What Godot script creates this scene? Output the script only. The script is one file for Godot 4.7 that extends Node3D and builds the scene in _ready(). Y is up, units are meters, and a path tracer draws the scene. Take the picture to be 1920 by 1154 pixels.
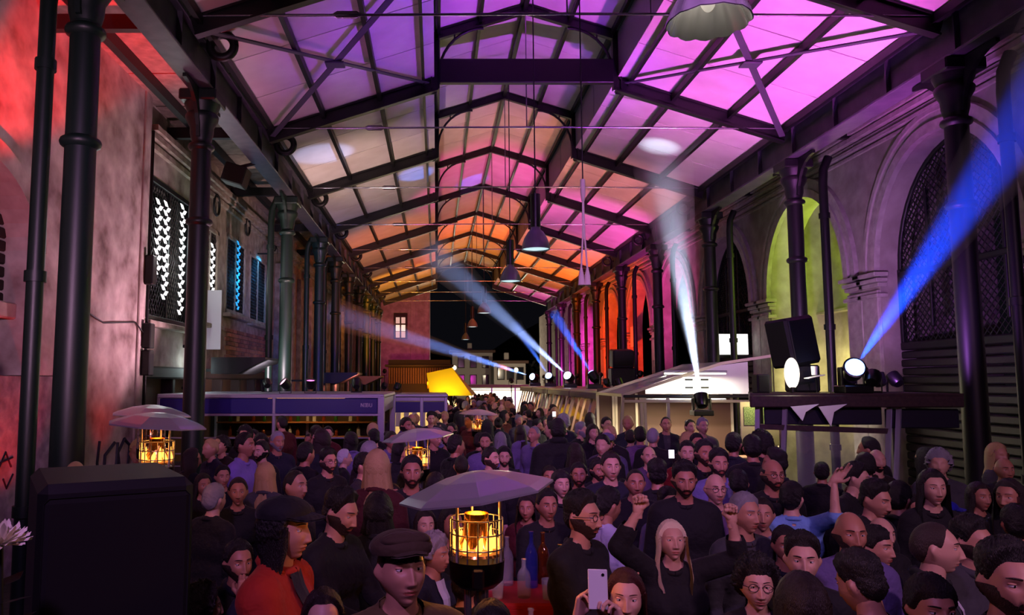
extends Node3D
# A night crowd under the iron roof of an old market hall. x runs to the right, -z into the hall; y = 0 is the pavement.

var heater1: Vector3
var heater2: Vector3
var heater3: Vector3
var heater4: Vector3
var table1: Vector3
var table2: Vector3

func _ready() -> void:
	# camera: an off-centre crop of a photograph taken straight down the hall and a little upwards
	var pitch := atan(138.0 / FOCAL)
	ca = cos(pitch)
	sa = sin(pitch)
	var cam := Camera3D.new()
	cam.name = "camera"
	add_child(cam)
	cam.position = Vector3(0, EYE, 0)
	cam.rotation.x = pitch
	cam.near = 0.1
	cam.far = 400.0
	cam.projection = Camera3D.PROJECTION_FRUSTUM
	cam.size = 2.0 * 0.1 * 577.0 / FOCAL
	cam.frustum_offset = Vector2(0.1 * 142.0 / FOCAL, 0.0)
	cam.current = true
	# night sky
	var we := WorldEnvironment.new()
	we.name = "environment"
	add_child(we)
	var env := Environment.new()
	env.background_mode = Environment.BG_COLOR
	env.background_color = Color(0.035, 0.035, 0.05)
	env.tonemap_mode = Environment.TONE_MAPPER_LINEAR
	env.tonemap_exposure = 1.0
	env.volumetric_fog_enabled = true
	env.volumetric_fog_density = 0.0
	env.sdfgi_enabled = true
	env.ssao_enabled = true
	env.ssil_enabled = true
	we.environment = env
	materials()
	stage_lights()
	# the hall
	ground()
	build_roof()
	for k in NT:
		build_truss(T0 + BAY * k, k)
	build_bracing()
	build_girders()
	build_columns()
	build_rings()
	build_right_wall()
	build_left_wall()
	build_far_end()
	# stalls, lamps and other things
	build_left_stalls()
	build_right_stalls()
	build_pa()
	beams()
	build_pendants()
	build_window_lights()
	build_speaker()
	heater2 = at(893, 922, 3.35)
	heater3 = at(783, 821, 7.2)
	heater4 = at(897, 777, 13.2)
	heater1 = at(296, 797, 5.3)
	table1 = at(990, 1045, 4.7)
	table2 = at(1030, 1142, 3.8)
	build_heater("patio heater with tilted canopy and bright flames, nearest in the centre", heater2, 0.83, 0.15, 0.6)
	build_heater("second patio heater under the blue stall's corner", heater3, 0.83, 0.12, 0.5)
	build_heater("small far patio heater in the aisle", heater4, 0.83, -0.03, 0.25)
	build_heater("patio heater in front of the red-lit pier on the left", heater1, 0.83, -0.08, 0.35)
	build_heater("patio heater half hidden behind the one at the red-lit pier", at(285, 778, 6.6), 0.83, -0.05, 0.0)
	build_table()
	# people
	near_people()
	far_people()

func materials() -> void:
	M.panel = grain(mat(Color.WHITE, 0.75), Color(0.80, 0.77, 0.74), Color(0.90, 0.88, 0.86), 0.008, 0.25, 0.0, 3)
	M.panel2 = grain(mat(Color.WHITE, 0.75), Color(0.78, 0.75, 0.72), Color(0.89, 0.87, 0.85), 0.010, 0.22, 0.0, 5)
	M.lantern = mat(Color(0.5, 0.5, 0.52), 0.5)
	M.iron = mat(Color(0.06, 0.065, 0.075), 0.45, 0.2)
	M.green_iron = mat(Color(0.045, 0.12, 0.095), 0.45, 0.1)
	M.girder = grain(mat(Color.WHITE, 0.5), Color(0.20, 0.20, 0.24), Color(0.33, 0.31, 0.35), 0.01, 0.5, 0.0, 8)
	M.brace = mat(Color(0.30, 0.29, 0.34), 0.45, 0.2)
	M.steel = mat(Color(0.6, 0.6, 0.62), 0.25, 0.9)
	M.dark_steel = mat(Color(0.10, 0.09, 0.08), 0.35, 0.8)
	M.chrome = mat(Color(0.9, 0.9, 0.9), 0.22, 0.7)
	M.alu = mat(Color(0.82, 0.82, 0.85), 0.3, 0.75)
	M.brass = mat(Color(0.75, 0.52, 0.25), 0.2, 0.9)
	M.alu_frame = mat(Color(0.62, 0.62, 0.68), 0.35, 0.5)
	M.alu_warm = mat(Color(0.7, 0.66, 0.58), 0.4, 0.3)
	M.grey_metal = mat(Color(0.42, 0.42, 0.45), 0.4, 0.4)
	M.black_plastic = mat(Color(0.02, 0.02, 0.025), 0.35)
	M.black_paint = mat(Color(0.022, 0.024, 0.024), 0.6)
	M.navy_black = mat(Color(0.02, 0.02, 0.06), 0.55)
	M.opal = mat(Color(0.9, 0.9, 0.88), 0.2)
	M.aisle = grain(mat(Color.WHITE, 0.8), Color(0.42, 0.37, 0.34), Color(0.58, 0.52, 0.48), 0.02, 0.4, 0.0, 21)
	M.plaster = grain(mat(Color.WHITE, 0.9), Color(0.52, 0.49, 0.46), Color(0.68, 0.65, 0.62), 0.012, 0.3, 1.2, 31)
	M.stone = grain(mat(Color.WHITE, 0.85), Color(0.58, 0.55, 0.53), Color(0.72, 0.70, 0.67), 0.02, 0.4, 0.8, 33)
	M.stained = grain(mat(Color.WHITE, 0.9), Color(0.40, 0.33, 0.31), Color(0.80, 0.76, 0.72), 0.012, 0.22, 1.5, 41, 0.35)
	M.stucco = grain(mat(Color.WHITE, 0.9), Color(0.48, 0.43, 0.38), Color(0.72, 0.68, 0.62), 0.015, 0.35, 1.0, 43)
	M.graffiti_wall = grain(mat(Color.WHITE, 0.9), Color(0.45, 0.42, 0.45), Color(0.70, 0.67, 0.68), 0.02, 0.4, 1.0, 45)
	M.poster_wall = grain(mat(Color.WHITE, 0.9), Color(0.55, 0.36, 0.30), Color(0.75, 0.58, 0.48), 0.03, 0.4, 0.5, 47)
	M.dark_wood = mat(Color(0.14, 0.10, 0.08), 0.7)
	M.wood_dark2 = grain(mat(Color.WHITE, 0.6), Color(0.16, 0.10, 0.11), Color(0.26, 0.18, 0.18), 0.03, 1.0, 0.0, 51)
	M.wood = grain(mat(Color.WHITE, 0.6), Color(0.30, 0.18, 0.09), Color(0.46, 0.30, 0.16), 0.03, 1.0, 0.0, 53)
	M.brown_panel = mat(Color(0.30, 0.20, 0.15), 0.7)
	M.shutter = mat(Color(0.13, 0.12, 0.13), 0.5, 0.3)
	M.paper = mat(Color(0.85, 0.82, 0.75), 0.8)
	M.cream = mat(Color(0.75, 0.70, 0.58), 0.7)
	M.white_paint = mat(Color(0.85, 0.85, 0.86), 0.5)
	M.house = mat(Color(0.62, 0.60, 0.56), 0.85)
	M.pane_dark = mat(Color(0.12, 0.13, 0.16), 0.1)
	M.hill = grain(mat(Color.WHITE, 1.0), Color(0.03, 0.035, 0.025), Color(0.08, 0.08, 0.06), 0.05, 0.1, 0.0, 61)
	M.leaf = mat(Color(0.06, 0.10, 0.045), 0.6)
	M.petal = mat(Color(0.95, 0.93, 0.82), 0.6)
	M.leaf_print = grain(mat(Color.WHITE, 0.5), Color(0.12, 0.28, 0.08), Color(0.8, 0.82, 0.6), 0.05, 2.0, 0.0, 63)
	M.brick1 = mat(Color(0.58, 0.40, 0.32), 0.9)
	M.brick2 = mat(Color(0.66, 0.48, 0.38), 0.9)
	M.brick3 = mat(Color(0.50, 0.36, 0.31), 0.9)
	M.blue_panel = mat(Color(0.07, 0.07, 0.42), 0.35)
	M.purple_panel = mat(Color(0.30, 0.20, 0.38), 0.5)
	M.navy = mat(Color(0.02, 0.02, 0.13), 0.6)
	M.blue_blind = mat(Color(0.20, 0.45, 0.60), 0.6)
	M.blue_slat = mat(Color(0.45, 0.75, 0.85), 0.5)
	M.leaf_white = glow(Color(1, 1, 1), 1.3)
	M.leaf_blue = glow(Color(0.2, 0.7, 1.0), 0.9)
	M.yellow_cloth = mat(Color(0.95, 0.82, 0.16), 0.8)
	M.yellow_cloth.backlight_enabled = true
	M.yellow_cloth.backlight = Color(0.8, 0.65, 0.1)
	M.red_cloth = mat(Color(0.72, 0.10, 0.16), 0.8)
	M.rope = mat(Color(0.88, 0.84, 0.78), 0.8)
	M.ink = mat(Color(0.05, 0.04, 0.16), 0.6)
	M.clear = glass(Color(0.85, 0.88, 0.9), 0.10)
	M.clear_roof = glass(Color(0.85, 0.85, 0.84), 0.42, 0.6)
	M.clear_glass = glass(Color(0.85, 0.9, 0.95), 0.22)
	M.blue_glass = glass(Color(0.2, 0.25, 0.7), 0.5)
	M.green_glass = glass(Color(0.08, 0.3, 0.12), 0.6)
	M.amber = glass(Color(0.35, 0.14, 0.03), 0.7)
	M.hot_glass = glass(Color(1.0, 0.85, 0.55), 0.12)
	M.grille_cloth = grain(mat(Color.WHITE, 0.95), Color(0.028, 0.032, 0.026), Color(0.05, 0.055, 0.045), 0.3, 6.0, 0.0, 71)
	M.eye = mat(Color(0.8, 0.78, 0.76), 0.2)
	M.iris = mat(Color(0.05, 0.03, 0.02), 0.15)
	M.shoe = mat(Color(0.03, 0.03, 0.03), 0.5)
	M.paving = grain(mat(Color.WHITE, 0.6), Color(0.08, 0.075, 0.07), Color(0.17, 0.16, 0.15), 0.02, 0.5, 0.6, 81)
	var fn := FastNoiseLite.new()
	fn.frequency = 0.012
	fn.fractal_octaves = 3
	var t := NoiseTexture2D.new()
	t.noise = fn
	t.seamless = true
	M.fold_texture = t
	var fn2 := FastNoiseLite.new()
	fn2.frequency = 0.05
	var t2 := NoiseTexture2D.new()
	t2.noise = fn2
	t2.seamless = true
	M.strand_texture = t2

func ground() -> void:
	var mb := MB.new()
	mb.box(Vector3(0, -0.05, -70), Vector3(160, 0.1, 150))
	structure(obj("floor", mb, M.paving, self), "dark paved floor under the crowd")

func stage_lights() -> void:
	var magenta := Color(1.0, 0.42, 1.0)
	var purple := Color(0.62, 0.22, 1.0)
	var pink := Color(1.0, 0.30, 0.62)
	var orange := Color(1.0, 0.36, 0.10)
	var amber := Color(1.0, 0.62, 0.16)
	var red := Color(1.0, 0.10, 0.05)
	var warm := Color(1.0, 0.80, 0.78)
	# stage wash from above and behind the camera onto the crowd
	spot(Vector3(-1.0, 5.9, 1.2), Vector3(-0.5, 1.2, -6), Color(0.86, 0.60, 1.0), 15.0, 40, 0.9, 0.25)
	spot(Vector3(4.2, 5.6, 1.5), Vector3(3.2, 1.2, -6), Color(1.0, 0.72, 0.92), 17.0, 40, 0.9, 0.25)
	spot(Vector3(0.8, 6.2, 0.5), Vector3(1.0, 1.2, -14), Color(0.80, 0.50, 0.95), 42.0, 24, 0.9, 0.25)
	# coloured floods on the roof
	par_can("magenta flood on the right stall aimed at the roof", Vector3(5.55, 2.21, -9.75), Vector3(5.0, 7.3, -11.6), magenta, 58.0, 38)
	par_can("purple flood on the right stall aimed across the roof", Vector3(5.2, 2.21, -9.8), Vector3(0.2, 8.0, -11.4), purple, 54.0, 20)
	par_can("second magenta flood aimed at the second right bay", Vector3(5.85, 2.21, -9.9), Vector3(4.8, 7.4, -15.8), Color(1.0, 0.5, 0.95), 34.0, 22)
	par_can("warm white flood on the blue stall aimed at the left roof", Vector3(-1.5, 2.14, -14.6), Vector3(-2.3, 7.2, -19.6), warm, 27.0, 40)
	par_can("mauve flood on the blue stall aimed at the near left roof", Vector3(-2.2, 2.14, -13.6), Vector3(-1.9, 7.4, -12.2), Color(0.95, 0.50, 0.85), 4.0, 40)
	par_can("pink flood on the small stall aimed at the lantern", Vector3(-1.0, 2.05, -20.0), Vector3(1.8, 9.2, -24.5), Color(1.0, 0.26, 0.62), 60.0, 20)
	par_can("orange flood on the small stall aimed along the left roof", Vector3(-1.4, 2.05, -21.0), Vector3(-1.0, 7.6, -31.0), Color(1.0, 0.50, 0.22), 60.0, 32)
	par_can("amber flood far down the left side", Vector3(-2.2, 2.6, -33.0), Vector3(-1.2, 7.6, -41.0), amber, 60.0, 38, 0.9, true)
	par_can("orange flood far down the lantern", Vector3(2.9, 2.2, -30.0), Vector3(1.6, 9.2, -36.0), Color(1.0, 0.36, 0.18), 70.0, 30, 0.9, true)
	par_can("orchid flood on the kiosk row aimed at the fourth right bay", Vector3(4.6, 2.16, -21.0), Vector3(4.9, 7.5, -25.0), Color(1.0, 0.34, 0.85), 42.0, 36)
	par_can("peach flood on the kiosk row aimed at the fifth right bay", Vector3(4.6, 2.16, -26.5), Vector3(4.9, 7.5, -30.3), Color(1.0, 0.50, 0.26), 40.0, 36)
	par_can("yellow flood on the kiosk row aimed at the far right roof", Vector3(4.6, 2.16, -31.0), Vector3(4.8, 7.6, -36.0), Color(1.0, 0.56, 0.10), 42.0, 40)
	par_can("warm flood on the kiosk row aimed at the lantern", Vector3(4.0, 2.16, -17.0), Vector3(1.7, 9.2, -20.6), Color(1.0, 0.62, 0.50), 24.0, 18)
	par_can("coral flood on the kiosk row aimed at the third right bay", Vector3(4.9, 2.16, -18.2), Vector3(4.9, 7.4, -20.8), Color(1.0, 0.55, 0.5), 22.0, 34)
	par_can("purple flood beside the stage aimed at the near lantern", Vector3(4.65, 2.21, -9.75), Vector3(1.6, 9.2, -15.3), Color(0.60, 0.22, 1.0), 44.0, 20)
	# right wall washes
	par_can("purple flood aimed at the near arches", Vector3(5.0, 2.22, -8.9), Vector3(7.8, 5.4, -12.5), Color(0.78, 0.45, 1.0), 13.0, 50)
	par_can("lilac flood aimed at the middle arches", Vector3(5.4, 2.22, -9.6), Vector3(7.8, 5.4, -17.5), Color(0.88, 0.64, 0.90), 18.0, 34)
	par_can("pink flood behind the kiosks aimed at the arcade wall", Vector3(6.2, 2.4, -23.6), Vector3(7.8, 4.8, -25.2), Color(1.0, 0.30, 0.70), 26.0, 52, 0.9, true)
	par_can("red-orange flood behind the kiosks aimed at the arcade wall", Vector3(6.0, 2.4, -28.4), Vector3(7.8, 4.6, -30.2), Color(1.0, 0.22, 0.06), 34.0, 55, 0.9, true)
	par_can("second red-orange flood aimed at the far arcade wall", Vector3(6.0, 2.4, -33.0), Vector3(7.8, 4.6, -35.0), Color(1.0, 0.24, 0.07), 34.0, 55, 0.9, true)
	par_can("magenta flood aimed at the farthest columns", Vector3(5.2, 2.4, -37.5), Vector3(7.0, 4.4, -42.0), Color(1.0, 0.22, 0.85), 60.0, 45, 0.9, true)
	# red floods on the left pier and wall
	par_can("red flood at the foot of the near left column", Vector3(-4.25, 0.0, -8.9), Vector3(-5.0, 5.0, -9.6), red, 5.0, 34)
	par_can("red flood beside the stage aimed at the upper left wall", Vector3(-3.9, 2.6, -6.0), Vector3(-4.6, 7.1, -10.2), Color(1.0, 0.07, 0.03), 130.0, 13, 0.5, true)
	par_can("red flood at the foot of the pier", Vector3(-4.2, 0.0, -11.4), Vector3(-4.9, 5.0, -11.6), Color(1.0, 0.16, 0.10), 3.5, 26)
	par_can("mauve flood by the left pier", Vector3(-2.6, 2.14, -13.4), Vector3(-5.0, 4.6, -11.8), Color(0.95, 0.72, 0.82), 16.0, 50)
	par_can("mauve flood on the stage aimed at the near left wall", Vector3(-2.2, 3.0, -2.2), Vector3(-5.0, 4.4, -9.6), Color(0.92, 0.68, 0.85), 20.0, 34, 0.9, true)
	par_can("pale flood aimed at the left windows", Vector3(-3.4, 2.14, -15.6), Vector3(-5.0, 5.0, -19.5), Color(0.95, 0.85, 0.9), 12.0, 55)
	par_can("coral flood aimed at the far left wall", Vector3(-2.4, 2.2, -24.0), Vector3(-5.0, 4.6, -29.0), Color(1.0, 0.5, 0.42), 24.0, 48, 0.9, true)
	par_can("blue flood on the left columns", Vector3(-1.6, 2.14, -15.6), Vector3(-3.3, 4.2, -21.0), Color(0.15, 0.35, 1.0), 12.0, 30)
	par_can("cyan lamp on the wall above the last barred window", Vector3(WL + 0.45, 5.9, -21.4), Vector3(WL - 0.25, 4.7, -21.5), Color(0.2, 0.7, 1.0), 3.6, 52)
	par_can("pink flood on the far house", Vector3(-0.8, 3.0, -44.0), Vector3(-2.0, 6.0, -50.5), Color(1.0, 0.25, 0.62), 14.0, 40, 0.9, true)
	# yellow-green lamp in the lit arch room
	omni(Vector3(WR + 1.0, 5.0, -16.4), Color(0.66, 0.80, 0.22), 3.4, 0.15)
	omni(Vector3(WR + 2.0, 4.6, -16.6), Color(0.60, 0.78, 0.20), 1.5, 0.15)
	omni(Vector3(WR + 0.9, 2.4, -17.4), Color(1.0, 0.95, 0.6), 2.2, 0.15)

func beams() -> void:
	var b0 := Vector3(4.83, 2.21, -9.0)
	moving_head("moving head lamp throwing a broad blue beam from the right stall", b0, at(1895, 262, 5.2), Color(0.05, 0.25, 1.0), 600.0, 2.7, 1.0, 5.8, 0.28, "blue beam of lit haze at the right", 5.0)
	moving_head("moving head lamp throwing a white beam up to the roof", Vector3(at(1315, 750, 13.35).x, 1.76, -13.35), at(1246, 330, 16.2), Color(0.80, 0.88, 1.0), 420.0, 4.8, 1.0, 5.6, 0.34, "white beam of lit haze rising to the right roof", 9.0, true, 1.0)
	moving_head("moving head lamp on the kiosk row throwing a white beam left", Vector3(at(1068, 715, 23.0).x, 2.16, -23.0), at(862, 520, 19.5), Color(0.62, 0.72, 1.0), 420.0, 3.4, 1.15, 6.5, 0.22, "white-blue beam of lit haze over the aisle", 8.0)
	moving_head("blue moving head lamp on the kiosk row beside the white one", Vector3(at(1114, 715, 20.0).x, 2.16, -20.0), at(1044, 596, 21.6), Color(0.12, 0.40, 1.0), 220.0, 4.0, 1.1, 2.4, 0.25, "short blue beam of lit haze over the kiosks", 5.0)
	moving_head("pale blue moving head lamp far down the kiosk row", Vector3(at(1031, 718, 27.5).x, 2.16, -27.5), at(960, 600, 25.0), Color(0.3, 0.5, 1.0), 200.0, 3.0, 1.2, 3.0, 0.2, "faint blue beam of lit haze far down the row", 4.0)
	moving_head("farthest moving head lamp, beam pointing left across the hall", Vector3(at(1003, 722, 31.5).x, 2.16, -31.5), at(700, 612, 27.0), Color(0.45, 0.60, 1.0), 900.0, 2.6, 1.3, 9.5, 0.16, "long pale blue beam of lit haze crossing the hall", 6.0)
# ---------------------------------------------------------------- helpers
class MB:
	# collects triangles for one mesh
	var v := PackedVector3Array()
	var n := PackedVector3Array()
	var ix := PackedInt32Array()
	func tri(a: int, b: int, c: int) -> void:
		var g := (v[c] - v[a]).cross(v[b] - v[a])
		if g.dot(n[a] + n[b] + n[c]) < 0.0:
			ix.append(a); ix.append(c); ix.append(b)
		else:
			ix.append(a); ix.append(b); ix.append(c)
	func face(p: Array, away = null) -> void:
		# flat convex polygon; its normal points away from the point «away» if given
		var nn: Vector3 = (p[2] - p[0]).cross(p[1] - p[0]).normalized()
		if away != null and nn.dot(p[0] - away) < 0.0:
			nn = -nn
		var s := v.size()
		for q in p:
			v.append(q); n.append(nn)
		for k in range(1, p.size() - 1):
			tri(s, s + k, s + k + 1)
	func box(c: Vector3, s: Vector3, b := Basis()) -> void:
		var x := b.x * s.x * 0.5
		var y := b.y * s.y * 0.5
		var z := b.z * s.z * 0.5
		for a in [[x, y, z], [y, z, x], [z, x, y]]:
			for w in [-1.0, 1.0]:
				var o: Vector3 = c + a[0] * w
				face([o - a[1] - a[2], o + a[1] - a[2], o + a[1] + a[2], o - a[1] + a[2]], c)
	func cbox(c: Vector3, s: Vector3, r: float, b := Basis()) -> void:
		# box with chamfered edges
		var h := s * 0.5
		var pts := {}
		for sx in [-1, 1]:
			for sy in [-1, 1]:
				for sz in [-1, 1]:
					var k := Vector3(sx, sy, sz)
					for ax in 3:
						var q := Vector3(h.x * sx, h.y * sy, h.z * sz)
						for o in 3:
							if o != ax:
								q[o] -= r * k[o]
						pts[[sx, sy, sz, ax]] = c + b * q
		for ax in 3:
			var u := (ax + 1) % 3
			var w := (ax + 2) % 3
			for sg in [-1, 1]:
				var fp := []
				for e in [[-1, -1], [1, -1], [1, 1], [-1, 1]]:
					var k := [0, 0, 0]
					k[ax] = sg; k[u] = e[0]; k[w] = e[1]
					fp.append(pts[[k[0], k[1], k[2], ax]])
				face(fp, c)
			for e in [[-1, -1], [1, -1], [1, 1], [-1, 1]]:
				var k1 := [0, 0, 0]
				var k2 := [0, 0, 0]
				k1[ax] = -1; k2[ax] = 1
				k1[u] = e[0]; k2[u] = e[0]; k1[w] = e[1]; k2[w] = e[1]
				face([pts[[k1[0], k1[1], k1[2], u]], pts[[k2[0], k2[1], k2[2], u]], pts[[k2[0], k2[1], k2[2], w]], pts[[k1[0], k1[1], k1[2], w]]], c)
		for sx in [-1, 1]:
			for sy in [-1, 1]:
				for sz in [-1, 1]:
					face([pts[[sx, sy, sz, 0]], pts[[sx, sy, sz, 1]], pts[[sx, sy, sz, 2]]], c)
	func beam(a: Vector3, b: Vector3, w: float, h: float, up := Vector3.UP) -> void:
		var z := (b - a).normalized()
		var x := up.cross(z).normalized()
		box((a + b) * 0.5, Vector3(w, h, a.distance_to(b)), Basis(x, z.cross(x), z))
	func ibeam(a: Vector3, b: Vector3, w: float, h: float, t: float, up := Vector3.UP) -> void:
		var z := (b - a).normalized()
		var x := up.cross(z).normalized()
		var y := z.cross(x)
		var l := a.distance_to(b)
		var c := (a + b) * 0.5
		var bs := Basis(x, y, z)
		box(c, Vector3(t, h - 2 * t, l), bs)
		box(c + y * (h - t) * 0.5, Vector3(w, t, l), bs)
		box(c - y * (h - t) * 0.5, Vector3(w, t, l), bs)
	func tube(p: Array, r, sides := 8, caps := true) -> void:
		var s := v.size()
		var m := p.size()
		var x := Vector3.ZERO
		for i in m:
			var d: Vector3 = (p[mini(i + 1, m - 1)] - p[maxi(i - 1, 0)]).normalized()
			if x == Vector3.ZERO:
				x = d.cross(Vector3.UP if absf(d.y) < 0.9 else Vector3.RIGHT).normalized()
			x = (x - d * x.dot(d)).normalized()
			var y := d.cross(x)
			var rr: float = r if r is float else r[i]
			for k in sides:
				var a := TAU * k / sides
				var nn := x * cos(a) + y * sin(a)
				v.append(p[i] + nn * rr); n.append(nn)
		for i in m - 1:
			for k in sides:
				var a := s + i * sides + k
				var b := s + i * sides + (k + 1) % sides
				tri(a, b, b + sides); tri(a, b + sides, a + sides)
		if caps:
			for e in [0, m - 1]:
				var q := []
				for k in sides:
					q.append(v[s + e * sides + k])
				face(q, p[1] if e == 0 else p[m - 2])
	func lathe(prof: Array, segs := 16, xf := Transform3D.IDENTITY, flat := false) -> void:
		# prof: [radius, y] pairs; smooth within runs, a repeated point makes an edge
		var m := prof.size()
		for i in m - 1:
			var a := Vector2(prof[i][0], prof[i][1])
			var b := Vector2(prof[i + 1][0], prof[i + 1][1])
			var e := b - a
			if e.length() < 1e-6:
				continue
			var en := Vector2(e.y, -e.x).normalized()
			var na := en
			var nb := en
			if not flat:
				if i > 0:
					var e0 := a - Vector2(prof[i - 1][0], prof[i - 1][1])
					var n0 := Vector2(e0.y, -e0.x).normalized()
					if e0.length() > 1e-6 and n0.dot(en) > 0.6:
						na = (n0 + en).normalized()
				if i < m - 2:
					var e1 := Vector2(prof[i + 2][0], prof[i + 2][1]) - b
					var n1 := Vector2(e1.y, -e1.x).normalized()
					if e1.length() > 1e-6 and n1.dot(en) > 0.6:
						nb = (n1 + en).normalized()
			var s := v.size()
			for k in segs + 1:
				var t := TAU * k / segs
				var c := cos(t)
				var sn := sin(t)
				v.append(xf * Vector3(a.x * c, a.y, a.x * sn)); n.append((xf.basis * Vector3(na.x * c, na.y, na.x * sn)).normalized())
				v.append(xf * Vector3(b.x * c, b.y, b.x * sn)); n.append((xf.basis * Vector3(nb.x * c, nb.y, nb.x * sn)).normalized())
			for k in segs:
				var q := s + k * 2
				if a.x > 1e-6:
					tri(q, q + 1, q + 2)
				if b.x > 1e-6:
					tri(q + 1, q + 3, q + 2)
	func ball(c: Vector3, r: Vector3, segs := 12, rings := 8, b := Basis()) -> void:
		var s := v.size()
		for i in rings + 1:
			var t := PI * i / rings
			for k in segs + 1:
				var f := TAU * k / segs
				var d := Vector3(sin(t) * cos(f), cos(t), sin(t) * sin(f))
				v.append(c + b * (d * r)); n.append((b * (d / r)).normalized())
		for i in rings:
			for k in segs:
				var q := s + i * (segs + 1) + k
				if i > 0:
					tri(q, q + 1, q + segs + 1)
				if i < rings - 1:
					tri(q + 1, q + segs + 2, q + segs + 1)
	func prism(poly: PackedVector2Array, t: float, xf := Transform3D.IDENTITY) -> void:
		# polygon in local xy, thickness from z = 0 to z = t
		var tr := Geometry2D.triangulate_polygon(poly)
		for z in [0.0, t]:
			var s := v.size()
			var nn := (xf.basis.z * (1.0 if z > 0.0 else -1.0)).normalized()
			if t < 0:
				nn = (xf.basis.z * (-1.0 if z < 0.0 else 1.0)).normalized()
			for p in poly:
				v.append(xf * Vector3(p.x, p.y, z)); n.append(nn)
			for k in range(0, tr.size(), 3):
				tri(s + tr[k], s + tr[k + 1], s + tr[k + 2])
		var cw := Geometry2D.is_polygon_clockwise(poly)
		for i in poly.size():
			var a := poly[i]
			var b := poly[(i + 1) % poly.size()]
			var e := b - a
			var o := Vector3(e.y, -e.x, 0) * (-1.0 if cw else 1.0)
			var mid := xf * (Vector3((a.x + b.x) / 2, (a.y + b.y) / 2, t / 2) - o * 0.01)
			face([xf * Vector3(a.x, a.y, 0), xf * Vector3(b.x, b.y, 0), xf * Vector3(b.x, b.y, t), xf * Vector3(a.x, a.y, t)], mid)
	func add(o: MB, xf := Transform3D.IDENTITY) -> void:
		var s := v.size()
		v.append_array(xf * o.v)
		var nb := xf.basis.inverse().transposed()
		for q in o.n:
			n.append((nb * q).normalized())
		if xf.basis.determinant() < 0.0:
			for k in range(0, o.ix.size(), 3):
				ix.append(o.ix[k] + s); ix.append(o.ix[k + 2] + s); ix.append(o.ix[k + 1] + s)
		else:
			for k in o.ix:
				ix.append(k + s)
	func into(m: ArrayMesh) -> void:
		if ix.is_empty():
			return
		var ar := []
		ar.resize(Mesh.ARRAY_MAX)
		ar[Mesh.ARRAY_VERTEX] = v
		ar[Mesh.ARRAY_NORMAL] = n
		ar[Mesh.ARRAY_INDEX] = ix
		m.add_surface_from_arrays(Mesh.PRIMITIVE_TRIANGLES, ar)
	func mesh() -> ArrayMesh:
		var m := ArrayMesh.new()
		into(m)
		return m

const FOCAL := 1450.0
const EYE := 2.35
var ca := 0.0
var sa := 0.0
var M := {}
var taken := {}
var rng := RandomNumberGenerator.new()

func at(x: float, y: float, d: float) -> Vector3:
	# the point at depth d (metres into the hall) in the direction of a pixel of the photograph
	var a := (x - 818.0) / FOCAL
	var b := (577.0 - y) / FOCAL
	var k := d / (ca - b * sa)
	return Vector3(a * k, EYE + (sa + b * ca) * k, -d)

func numbered(s: String) -> String:
	var k: int = taken.get(s, 0)
	taken[s] = k + 1
	return s if k == 0 else "%s_%03d" % [s, k]

func mat(c: Color, rough := 0.7, metal := 0.0) -> StandardMaterial3D:
	var m := StandardMaterial3D.new()
	m.albedo_color = c
	m.roughness = rough
	m.metallic = metal
	return m

func glow(c: Color, e: float) -> StandardMaterial3D:
	var m := mat(c, 0.5)
	m.emission_enabled = true
	m.emission = c
	m.emission_energy_multiplier = e
	return m

func glass(c: Color, a: float, rough := 0.05) -> StandardMaterial3D:
	var m := mat(Color(c.r, c.g, c.b, a), rough)
	m.transparency = BaseMaterial3D.TRANSPARENCY_ALPHA
	return m

func grain(m: StandardMaterial3D, c1: Color, c2: Color, freq: float, scale: float, bump := 0.0, seed_ := 1, mid := 0.5) -> StandardMaterial3D:
	# patchy colour and relief from noise
	var fn := FastNoiseLite.new()
	fn.seed = seed_
	fn.frequency = freq
	fn.fractal_octaves = 5
	var t := NoiseTexture2D.new()
	t.width = 512
	t.height = 512
	t.seamless = true
	t.noise = fn
	var g := Gradient.new()
	g.set_color(0, c1)
	g.set_color(1, c2)
	g.add_point(mid, c1.lerp(c2, 0.5))
	t.color_ramp = g
	m.albedo_color = Color.WHITE
	m.albedo_texture = t
	m.uv1_triplanar = true
	m.uv1_world_triplanar = true
	m.uv1_scale = Vector3.ONE * scale
	if bump > 0.0:
		var b := NoiseTexture2D.new()
		b.width = 512
		b.height = 512
		b.seamless = true
		b.noise = fn
		m.heightmap_enabled = true
		m.heightmap_texture = b
		m.heightmap_scale = bump
	return m

func obj(called: String, mb, m: Material, parent: Node = self, at_ := Vector3.ZERO, turn := 0.0) -> MeshInstance3D:
	var o := MeshInstance3D.new()
	o.name = numbered(called) if parent == self else called
	o.mesh = mb.mesh() if mb is MB else mb
	o.material_override = null
	if m:
		for k in o.mesh.get_surface_count():
			o.set_surface_override_material(k, m)
	parent.add_child(o, true)
	o.position = at_
	o.rotation.y = turn
	return o

func tag(o: Node, label: String, category: String, group := "") -> Node:
	o.set_meta("label", label)
	o.set_meta("category", category)
	if group:
		o.set_meta("group", group)
	return o

func structure(o: Node, label := "") -> Node:
	o.set_meta("kind", "structure")
	if label:
		o.set_meta("label", label)
	return o

func thing(called: String, label: String, category: String, at_ := Vector3.ZERO, turn := 0.0, group := "") -> Node3D:
	var o := Node3D.new()
	o.name = numbered(called)
	add_child(o)
	o.position = at_
	o.rotation.y = turn
	tag(o, label, category, group)
	return o

func copy(o: Node3D, label: String, at_: Vector3, turn := 0.0) -> Node3D:
	var c: Node3D = o.duplicate()
	c.name = numbered(String(o.name).get_slice("_0", 0))
	add_child(c)
	c.position = at_
	c.rotation.y = turn
	c.set_meta("label", label)
	return c

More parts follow.
